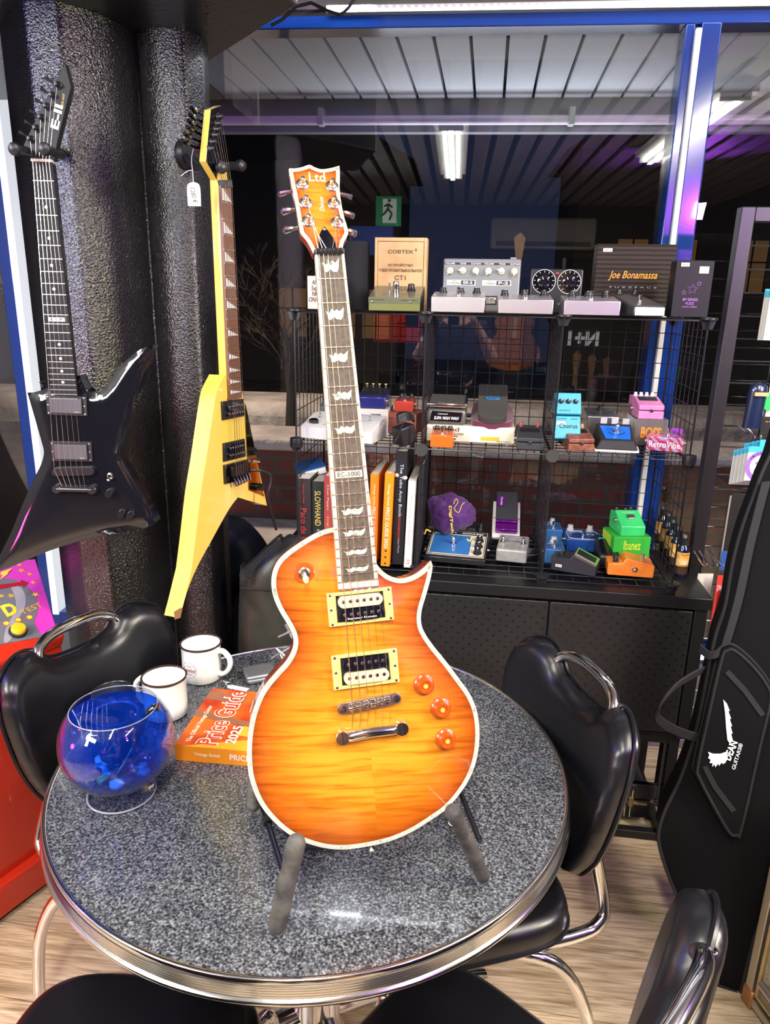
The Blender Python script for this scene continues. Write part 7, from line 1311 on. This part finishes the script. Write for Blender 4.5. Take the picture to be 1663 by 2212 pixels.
def ribbon(pts, w_, side, nm, par, th=.0022):
    b_ = bm_new(); P_ = smooth3(pts); s_ = V(side).normalized()*w_/2; prev = None
    for k, p in enumerate(P_):
        t_ = (P_[min(k+1, len(P_)-1)]-P_[max(k-1, 0)]).normalized(); n = t_.cross(s_).normalized()*th; cur = [b_.verts.new(q) for q in (p-s_+n, p+s_+n, p+s_-n, p-s_-n)]
        if prev:
            for j in range(4): b_.faces.new((prev[j], prev[(j+1) % 4], cur[(j+1) % 4], cur[j]))
        else: b_.faces.new(cur[::-1])
        prev = cur
    b_.faces.new(prev); return obj(nm, b_, webbing, par)
def b3(px, py, h): q = bp(px, py, h); return V((q.x, q.y, h))
ribbon([b3(1518, 1448, .012), b3(1490, 1462, .05), b3(1458, 1484, .075), b3(1430, 1517, .09), b3(1420, 1545, .085), b3(1432, 1562, .07), b3(1465, 1580, .045), b3(1508, 1594, .012)], .024, (.25, .9, .35), 'carry_strap', gb)
ribbon([b3(1512, 1400, .02), b3(1530, 1415, .035), b3(1548, 1412, .04), b3(1556, 1404, .02)], .020, (0, 1, .2), 'strap_end', gb)
ribbon([b3(1655, 1040, .014), b3(1622, 1170, .016), b3(1594, 1300, .016), b3(1565, 1400, .014)], .018, (1, .3, 0), 'zip_band', gb)
# ================================================================== AMPLIFIER
C0, C1 = at_z(1604, 2158, 0), at_z(1642, 2212, 0); ad = (C1-C0).normalized(); am = thing('amplifier', 'amplifier with silver trim and grille cloth at the lower right edge', 'amplifier', (C0.x, C0.y, 0), atan2(ad.y, ad.x))
bm = bm_new(); box(bm, 0, .50, .012, .26, .012, .56); obj('cabinet', bm, tolex, am, bevel=.006); silv = mat('trim_silver', (.55, .50, .40), .32, .9)
bm = bm_new(); box(bm, 0, .022, -.002, .014, .012, .56); box(bm, .478, .50, -.002, .014, .012, .56); box(bm, .022, .478, -.002, .014, .538, .56); box(bm, .022, .478, -.002, .014, .012, .034); fr2 = obj('front_frame', bm, silv, am, bevel=.002)
bm = bm_new(); box(bm, .034, .042, -.004, .012, .05, .52); box(bm, .458, .466, -.004, .012, .05, .52); box(bm, .042, .458, -.004, .012, .512, .52); box(bm, .042, .458, -.004, .012, .05, .058); obj('inner_trim', bm, mat('trim_gold', (.62, .50, .28), .3, .9), am, bevel=.001)
bm = bm_new(); box(bm, .040, .460, .004, .010, .055, .515); obj('grille_cloth', bm, mat('grille_cloth', (.30, .26, .17), .7, bump=(700, .9, .001), var=(420, (.16, .13, .08), (.42, .37, .26))), am)
for z_ in (.10, .40): bm = bm_new(); cyl(bm, (.046, -.006, z_), (.20, -.006, z_-.0), .0085); obj('handle_bar', bm, steel, am)
bm = bm_new(); box(bm, -.004, .03, -.006, .03, .0, .05); obj('corner_cap', bm, mat('corner_copper', (.45, .22, .10), .4, .8), am, bevel=.005)
# ================================================================== RED GAME MACHINE
p0, p1 = at_z(0, 1998, 0), at_z(95, 1925, 0); mdx = (p1-p0).normalized(); mdn = V((-mdx.y, mdx.x, 0))
def mpl(px, py, off=.03): d = ray(px, py); o = p0+mdn*off; t = (o-CAMP).dot(mdn)/d.dot(mdn); return CAMP+d*t
NR = mpl(131, 1368); zt2 = NR.z; rx = (NR-p0).dot(mdx)
rm = thing('game_machine', 'red arcade strength test machine with pink starry panel at the left edge', 'game machine', (p0.x, p0.y, 0), atan2(mdx.y, mdx.x)); red = mat('machine_red', (.62, .030, .010), .28, coat=.5)
bm = bm_new(); box(bm, rx-.75, rx, .03, .42, .10, zt2-.01); obj('body', bm, red, rm, bevel=.006); bm = bm_new(); box(bm, rx-.77, rx+.01, 0, .43, .012, .105); obj('plinth', bm, red, rm, bevel=.010, seg=3)
d = ray(76, 1208); o = p0+mdn*.30; t = (o-CAMP).dot(mdn)/d.dot(mdn); FRp = CAMP+d*t
Mi = rm.matrix_basis.inverted() if False else (RZ(-atan2(mdx.y, mdx.x)) @ T_(-V((p0.x, p0.y, 0)))); l1, l2 = Mi @ NR, Mi @ FRp; sl = atan2(l2.z-l1.z, l2.y-l1.y); Ln = math.hypot(l2.z-l1.z, l2.y-l1.y)
MP = T_((l1.x, l1.y, l1.z)) @ RX(sl); MPw = T_((p0.x, p0.y, 0)) @ RZ(atan2(mdx.y, mdx.x)) @ MP; MPi = MPw.inverted(); nz = MPw.to_3x3() @ V((0, 0, 1)); oz = MPw @ V((0, 0, 0))
def mp_(px, py): d = ray(px, py); t = (oz-CAMP).dot(nz)/d.dot(nz); p = MPi @ (CAMP+d*t); return V((p.x, p.y))
pn = thing('control_panel', None, None); pn.parent = rm; pn.matrix_local = MP
bm = bm_new(); box(bm, -.75, .0, -.02, Ln+.03, -.03, .012); obj('panel_frame', bm, red, pn, bevel=.010, seg=3)
def art(pts, m_, z, nm='artwork', sm=0): bm = bm_new(); q = [mp_(*p) for p in pts]; q = smooth_poly(q, 4) if sm else q; prism(bm, ccw(q), z, z+.0006); return obj(nm, bm, m_, pn)
mag = mat('art_magenta', (.75, .05, .48), .3, coat=.5); gr1 = mat('art_grey', (.17, .17, .18), .3, coat=.5); gr2 = mat('art_light_grey', (.36, .35, .36), .3, coat=.5); ayel = mat('art_yellow', (.90, .72, .05), .3); aor = mat('art_orange', (.85, .18, .01), .3); ared = mat('art_red', (.40, .01, .03), .3)
def c4(x, y): return (x/2.7717, 1180+y/2.7717)
art([c4(-150, 150), c4(90, 110), c4(205, 98), c4(340, 545), c4(-150, 625)], mag, .0125)
art([c4(-150, 235), c4(-20, 215), c4(60, 215), c4(150, 250), c4(210, 330), c4(225, 400), c4(200, 480), c4(230, 540), c4(262, 562), c4(-150, 640)], gr1, .0132, sm=0)
art([c4(60, 260), c4(120, 270), c4(150, 330), c4(140, 400), c4(105, 460), c4(70, 540), c4(60, 585), c4(20, 600), c4(30, 520), c4(70, 440), c4(90, 370), c4(80, 310)], gr2, .0139, sm=1)
art([c4(-60, 262), c4(120, 238), c4(118, 225), c4(165, 242), c4(135, 272), c4(130, 258), c4(-60, 290)], ared, .0146, 'arrow')
art([c4(0, 180), c4(72, 155), c4(40, 185), c4(50, 185), c4(-5, 225), c4(15, 195), c4(0, 197)], ayel, .0146, 'bolt')
def pstar(cx, cy, r, m_, out=False):
    c = mp_(*c4(cx, cy)); R_ = r/2.77*.00098; bm = bm_new(); prism(bm, [(c.x+(R_ if k % 2 == 0 else R_*.42)*cos(pi/2+k*pi/5), c.y+(R_ if k % 2 == 0 else R_*.42)*sin(pi/2+k*pi/5)) for k in range(10)], .0146, .0152)
    if out: prism(bm, [(c.x+(R_ if k % 2 == 0 else R_*.42)*.55*cos(pi/2+k*pi/5), c.y+(R_ if k % 2 == 0 else R_*.42)*.55*sin(pi/2+k*pi/5)) for k in range(10)], .0152, .0156, 1)
    obj('star', bm, [m_, aor], pn)
for (x, y, r, o_) in ((112, 135, 20, 1), (125, 168, 27, 1), (175, 190, 22, 1), (195, 240, 20, 1), (208, 313, 30, 0), (62, 320, 26, 1), (5, 322, 22, 1)): pstar(x, y, r, ayel, o_)
c = mp_(*c4(182, 397)); text('TEST', .064, .018, mat('art_text', (.85, .45, .06), .4), pn, (c.x, c.y, .0150), (0, 0, radians(2)))
c = mp_(*c4(48, 405)); text('D', .040, .046, ayel, pn, (c.x, c.y, .0150), (0, 0, 0), shear=.25, off=.05)
for (x, y) in ((33, 487), (104, 466), (172, 450)):
    c = mp_(*c4(x, y)); bm = bm_new(); lathe(bm, [(.0085, .0146), (.0085, .0152), (0, .0152)], 20, M=T_((c.x, c.y, 0))); lathe(bm, [(.0060, .0152), (.0060, .0156), (0, .0156)], 20, 1, M=T_((c.x, c.y, 0))); obj('dot', bm, [aor, ayel], pn)
c = mp_(*c4(102, 540)); bm = bm_new(); lathe(bm, [(.022, .013), (.022, .022), (.019, .024)], 32, M=T_((c.x, c.y, 0))); btn_ = obj('button_collar', bm, black, pn); bm = bm_new(); lathe(bm, [(.0185, .022), (.0185, .030), (.016, .034), (0, .0355)], 32, M=T_((c.x, c.y, 0))); obj('button', bm, mat('button_yellow', (.80, .55, .02), .3, coat=.5), pn)
c = mp_(*c4(300, 528)); bm = bm_new(); lathe(bm, [(.0035, .0146), (.003, .0162), (0, .0165)], 12, M=T_((c.x, c.y, 0))); obj('screw', bm, chrome, pn)
for x in (rx-.72, rx-.40, rx-.05): bm = bm_new(); cyl(bm, (x, .03, 0), (x, .03, .02), .018); obj('foot', bm, black, rm)
# ================================================================== COATS AND BAG BY THE WINDOW
def heap(name, label, cat, pts, Y_, thick, m_, amp, parts=None, seed=0, fold=1.0):
    q = [at_y(*p, Y_) for p in pts]; c = sum(q, V((0, 0, 0)))/len(q); t = thing(name, label, cat, (c.x, Y_, 0)); P_ = ccw(smooth_poly([(p.x-c.x, p.z) for p in q], 3))
    bm = bm_new(); domed(bm, P_, lambda d: thick*(1-(1-min(1, d/.09))**2)**.5, .012)
    for v in bm.verts:
        s_ = V((v.co.x*7*fold+v.co.y*3, v.co.y*5*fold-v.co.x*5, seed)); k = min(1, v.co.z/(thick*.5)); v.co.z += (abs(noise.noise(s_))*1.6+.4*noise.noise(s_*2.3))*amp*k
    strip(bm, P_, P_, -.03, 0); 
    for v in bm.verts: v.co = V((v.co.x, -v.co.z, v.co.y))
    o = obj('cloth', bm, m_, t, ang=80); return t, c
jk, jc = heap('jacket', 'dark navy jacket heaped by the window behind the yellow guitar', 'jacket', [(440, 1150), (470, 1122), (500, 1119), (524, 1128), (550, 1152), (572, 1182), (590, 1220), (600, 1300), (610, 1480), (600, 1660), (440, 1660)], 2.25, .08, navycloth, .034, seed=2)
bgc = mat('waxed_black_green', (.020, .022, .019), .42, var=(7, (.014, .014, .015), (.034, .037, .026)), bump=(60, .4, .001))
bg, bc = heap('backpack', 'worn black green bag with zipper standing behind the sunburst guitar', 'bag', [(518, 1240), (524, 1229), (543, 1212), (573, 1183), (600, 1160), (607, 1168), (618, 1161), (632, 1163), (648, 1176), (655, 1300), (655, 1760), (520, 1760), (516, 1450)], 1.87, .06, bgc, .016, seed=5, fold=.7)
def onb(px, py, dy=.075): p = at_y(px, py, 1.87-dy); return V((p.x-bc.x, -dy, p.z))
bm = bm_new(); tube(bm, [onb(*p) for p in ((532, 1250), (538, 1228), (552, 1212), (575, 1190), (602, 1168))], .0035, 6); tube(bm, [onb(*p) for p in ((538, 1250), (544, 1230), (557, 1216), (580, 1194), (606, 1172))], .0035, 6); obj('zipper', bm, webbing, bg)
bm = bm_new(); p = onb(528.5, 1254, .085); lathe(bm, [(0, 0), (.011, 0), (.0115, .003), (0, .005)], 24, M=T_(p) @ RX(pi/2)); obj('snap_button', bm, black, bg); bm = bm_new(); tube(bm, [onb(*p) for p in ((518, 1270), (550, 1273), (590, 1274))], .0025, 6); obj('seam', bm, webbing, bg)
ck_, cc_ = heap('dark_case', 'dark soft case behind the chair between the column and the bag', 'bag', [(484, 1325), (500, 1300), (517, 1290), (522, 1420), (522, 1700), (484, 1700)], 2.02, .03, blackcloth, .02, seed=8)
# ================================================================== THE SHOP SEEN IN THE WINDOW GLASS
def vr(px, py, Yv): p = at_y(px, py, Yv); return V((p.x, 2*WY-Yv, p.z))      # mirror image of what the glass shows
def fixture(label, x, y0, y1, z, n=2):
    t = thing('tube_lamp', label, 'ceiling lamp', (x, (y0+y1)/2, z), 0, 'fluorescent ceiling lamps'); L = y1-y0
    bm = bm_new(); box(bm, -.10, .10, -L/2, L/2, .03, .07); obj('tray', bm, white, t, bevel=.004)
    for s_ in ([-.04, .04] if n == 2 else [0]): bm = bm_new(); tube(bm, [(s_, -L/2+.03, .010), (s_, L/2-.03, .010)], .013, 12); obj('tube', bm, mat('tube_glow', (1, 1, 1), .4, emit=(1, .98, .88), es=9), t)
    for y in (-L/2+.02, L/2-.02): bm = bm_new(); box(bm, -.07, .07, y-.01, y+.01, -.004, .03); obj('socket', bm, white, t)
fixture('double fluorescent ceiling lamp over the guitar table, mirrored in the main pane', -.08, -1.25, .45, 2.515)
fixture('double fluorescent ceiling lamp at the right, mirrored in the right pane', 1.25, -.55, 1.05, 2.515)
fixture('double fluorescent ceiling lamp at the left of the room', -1.80, -.95, .55, 2.515)
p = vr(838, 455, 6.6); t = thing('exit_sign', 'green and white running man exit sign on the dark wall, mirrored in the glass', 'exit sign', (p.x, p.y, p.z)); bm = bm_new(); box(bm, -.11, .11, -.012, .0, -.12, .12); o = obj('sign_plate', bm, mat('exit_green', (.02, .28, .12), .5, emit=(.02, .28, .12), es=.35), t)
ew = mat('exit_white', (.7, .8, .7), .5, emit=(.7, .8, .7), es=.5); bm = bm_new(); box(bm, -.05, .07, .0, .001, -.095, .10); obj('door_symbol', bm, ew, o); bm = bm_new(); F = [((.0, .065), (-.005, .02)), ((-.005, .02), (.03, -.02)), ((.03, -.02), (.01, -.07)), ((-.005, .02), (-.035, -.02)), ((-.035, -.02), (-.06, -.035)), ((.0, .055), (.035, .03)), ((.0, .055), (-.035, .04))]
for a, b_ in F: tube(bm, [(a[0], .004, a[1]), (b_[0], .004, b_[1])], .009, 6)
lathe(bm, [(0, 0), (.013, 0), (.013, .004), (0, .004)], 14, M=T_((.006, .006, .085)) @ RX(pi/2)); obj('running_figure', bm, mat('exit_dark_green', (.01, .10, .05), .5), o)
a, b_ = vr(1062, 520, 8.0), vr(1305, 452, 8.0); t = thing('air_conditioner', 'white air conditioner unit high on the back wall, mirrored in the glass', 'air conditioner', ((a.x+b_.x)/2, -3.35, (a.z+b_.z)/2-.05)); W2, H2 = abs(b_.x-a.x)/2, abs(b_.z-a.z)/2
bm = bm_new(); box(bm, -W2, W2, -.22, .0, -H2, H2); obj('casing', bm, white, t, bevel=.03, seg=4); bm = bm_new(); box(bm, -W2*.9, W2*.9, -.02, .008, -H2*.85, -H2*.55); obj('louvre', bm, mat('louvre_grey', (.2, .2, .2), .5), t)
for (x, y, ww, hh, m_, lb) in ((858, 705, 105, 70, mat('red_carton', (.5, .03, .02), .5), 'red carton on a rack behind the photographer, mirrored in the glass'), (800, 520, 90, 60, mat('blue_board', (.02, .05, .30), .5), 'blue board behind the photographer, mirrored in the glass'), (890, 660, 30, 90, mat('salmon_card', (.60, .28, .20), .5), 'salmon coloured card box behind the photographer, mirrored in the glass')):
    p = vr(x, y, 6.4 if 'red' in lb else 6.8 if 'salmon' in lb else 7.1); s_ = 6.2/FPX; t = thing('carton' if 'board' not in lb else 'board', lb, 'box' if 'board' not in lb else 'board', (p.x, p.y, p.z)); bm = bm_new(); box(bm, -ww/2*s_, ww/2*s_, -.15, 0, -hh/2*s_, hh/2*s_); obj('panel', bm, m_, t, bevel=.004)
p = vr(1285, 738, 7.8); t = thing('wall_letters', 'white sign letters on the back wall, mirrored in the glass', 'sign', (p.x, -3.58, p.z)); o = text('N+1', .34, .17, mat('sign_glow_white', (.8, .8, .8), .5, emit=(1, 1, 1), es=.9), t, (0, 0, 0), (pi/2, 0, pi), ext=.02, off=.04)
# guitars on the back wall and the brown archtop
def far_guitar(label, px, py, Yv, bodyc, s_=1.0):
    p = vr(px, py, Yv); t = thing('electric_guitar', label, 'electric guitar', (p.x, p.y, p.z), pi, 'guitars mirrored in the window glass'); P_ = ccw(smooth_poly([(-.16*s_, -.36), (-.20*s_, -.28), (-.17*s_, -.18), (-.12*s_, -.10), (-.14*s_, -.02), (-.10*s_, .03), (-.03, .02, 1), (.03, .02, 1), (.10*s_, .03), (.14*s_, -.02), (.12*s_, -.10), (.17*s_, -.18), (.20*s_, -.28), (.16*s_, -.36), (0, -.40)], 4)); bm = bm_new(); prism(bm, P_, -.02, .02, M=RX(pi/2)); obj('body', bm, bodyc, t, bevel=.006)
    bm = bm_new(); box(bm, -.022, .022, -.034, -.02, -.15, .46); obj('neck', bm, mat('maple_neck', (.50, .30, .12), .4), t); bm = bm_new(); prism(bm, [(-.025, .46), (.025, .46), (.045, .60), (.0, .64), (-.04, .60)], .015, .035, M=RX(pi/2)); obj('headstock', bm, MATS['maple_neck'], t)
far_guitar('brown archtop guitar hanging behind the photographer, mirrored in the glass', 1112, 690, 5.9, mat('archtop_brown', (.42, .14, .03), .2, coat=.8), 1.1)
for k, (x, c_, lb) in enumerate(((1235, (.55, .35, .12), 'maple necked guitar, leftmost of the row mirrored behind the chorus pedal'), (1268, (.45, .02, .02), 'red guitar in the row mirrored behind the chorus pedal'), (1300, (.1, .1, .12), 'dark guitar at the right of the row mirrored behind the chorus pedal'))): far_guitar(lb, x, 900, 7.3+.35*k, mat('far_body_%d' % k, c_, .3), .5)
# ================================================================== THE PHOTOGRAPHER
ps = thing('person', 'person in a black t-shirt holding up a phone, mirrored in the window glass', 'person', (0, -.42, 0))
skin = mat('skin', (.55, .30, .21), .5); 
def skinned(name, verts, edges, m_, root=0, sub=2):
    me = bpy.data.meshes.new(name); me.from_pydata([v[:3] for v in verts], edges, []); me.materials.append(m_); o = bpy.data.objects.new(name, me); COL.objects.link(o); o.parent = ps
    md = o.modifiers.new('skin', 'SKIN'); sk = me.skin_vertices[0].data if me.skin_vertices else None
    if sk is None:
        bmx = bmesh.new(); bmx.from_mesh(me); bmx.verts.layers.skin.verify(); bmx.to_mesh(me); bmx.free(); sk = me.skin_vertices[0].data
    for k, v in enumerate(verts): r_ = v[3]; sk[k].radius = (r_, v[4] if len(v) > 4 else r_); sk[k].use_root = (k == root)
    md.use_smooth_shade = True; sb = o.modifiers.new('subdivision', 'SUBSURF'); sb.levels = sub; sb.render_levels = sub; return o
Vt = [(0, 0, .95, .15, .12), (0, 0, 1.12, .14, .11), (0, 0, 1.30, .17, .12), (0, .0, 1.42, .10, .09), (0, .01, 1.49, .055), (0, .03, 1.56, .075, .085), (0, .045, 1.64, .082, .10), (0, .03, 1.72, .06, .075)]; Ed = [(0, 1), (1, 2), (2, 3), (3, 4), (4, 5), (5, 6), (6, 7)]
def add(p, par, *r): Vt.append((*p, *r)); Ed.append((par, len(Vt)-1)); return len(Vt)-1
for s_ in (-1, 1):
    a = add((s_*.17, 0, 1.40), 3, .062); b_ = add((s_*.23, .06, 1.27), a, .050); c = add((s_*.27, .14, 1.20), b_, .043); d_ = add((s_*.20, .24, 1.33), c, .036); e_ = add((s_*.12, .32, 1.46), d_, .026); hnd = add((s_*.095, .345, 1.505), e_, .028, .018)
    for k in range(4):
        q = hnd
        for (dx, dy, dz, r_) in ((-.018, .018, .006, .0095), (-.018, .012, .010, .0088), (-.018, -.004, .006, .0080)): o_ = Vt[q]; q = add((o_[0]+s_*dx, o_[1]+dy, o_[2]+dz+(.018*(1.5-k) if q == hnd else 0)), q, r_*(.94 if k in (0, 3) else 1))
    q = add((s_*.080, .330, 1.540), hnd, .011); add((s_*.062, .345, 1.565), q, .0095)
    h_ = add((s_*.09, 0, .88), 0, .10); kn_ = add((s_*.11, .02, .50), h_, .062); an2 = add((s_*.12, -.01, .10), kn_, .042); add((s_*.13, .12, .045), an2, .040)
skinned('body', Vt, Ed, skin)
shirt = mat('black_tshirt', (.010, .010, .011), .85)
SV = [(0, 0, .93, .175, .145), (0, 0, 1.12, .165, .135), (0, 0, 1.30, .19, .14), (0, 0, 1.40, .14, .115), (-.17, 0, 1.40, .082), (-.225, .05, 1.29, .072), (.17, 0, 1.40, .082), (.225, .05, 1.29, .072)]; skinned('t_shirt', SV, [(0, 1), (1, 2), (2, 3), (3, 4), (4, 5), (3, 6), (6, 7)], shirt)
TV = [(0, 0, .95, .17, .14)]; TE = []
for s_ in (-1, 1): n_ = len(TV); TV += [(s_*.09, 0, .86, .115), (s_*.11, .02, .50, .078), (s_*.12, -.01, .10, .065)]; TE += [(0, n_), (n_, n_+1), (n_+1, n_+2)]
skinned('trousers', TV, TE, mat('dark_jeans', (.015, .018, .03), .8))
bm = bm_new(); bmesh.ops.create_icosphere(bm, subdivisions=3, radius=1)
for v in bm.verts: v.co = V((v.co.x*.098, v.co.y*.112+.028, 1.685+v.co.z*.095)) if v.co.z > -.25 or v.co.y < 0 else V((v.co.x*.09, v.co.y*.05, 1.665))
obj('hair', bm, mat('dark_hair', (.02, .013, .01), .6), ps, ang=80)
bm = bm_new(); bmesh.ops.create_icosphere(bm, subdivisions=2, radius=.012, matrix=T_((0, .145, 1.635))); obj('nose', bm, skin, ps)
for s_ in (-1, 1):
    bm = bm_new(); bmesh.ops.create_icosphere(bm, subdivisions=2, radius=.011, matrix=T_((s_*.032, .128, 1.665))); obj('eye', bm, mat('eye', (.6, .6, .6), .2), ps); bm = bm_new(); bmesh.ops.create_icosphere(bm, subdivisions=2, radius=.02, matrix=T_((s_*.088, .035, 1.65)) @ Matrix.Diagonal((.4, .8, 1.4, 1))); obj('ear', bm, skin, ps)
bm = bm_new(); box(bm, -.022, .022, .132, .137, 1.598, 1.604); obj('mouth', bm, mat('lips', (.35, .12, .10), .5), ps)
t = thing('phone', 'dark smartphone held up in both hands by the person mirrored in the glass', 'phone', (-.02, -.030, 1.50)); bm = bm_new(); box(bm, -.038, .038, -.004, .004, -.065, .095); obj('phone_body', bm, blackg, t, bevel=.006, seg=3); bm = bm_new(); box(bm, -.034, .034, -.0045, -.004, -.060, .090); obj('screen', bm, mat('screen', (.05, .05, .06), .1, emit=(.5, .45, .4), es=.5), t)
# purple glow on the ceiling slats
aim(area('purple_ceiling_light', (1.7, -.9, 2.25), .12, 20, (.50, .08, 1)), (.80, .1, 2.62))
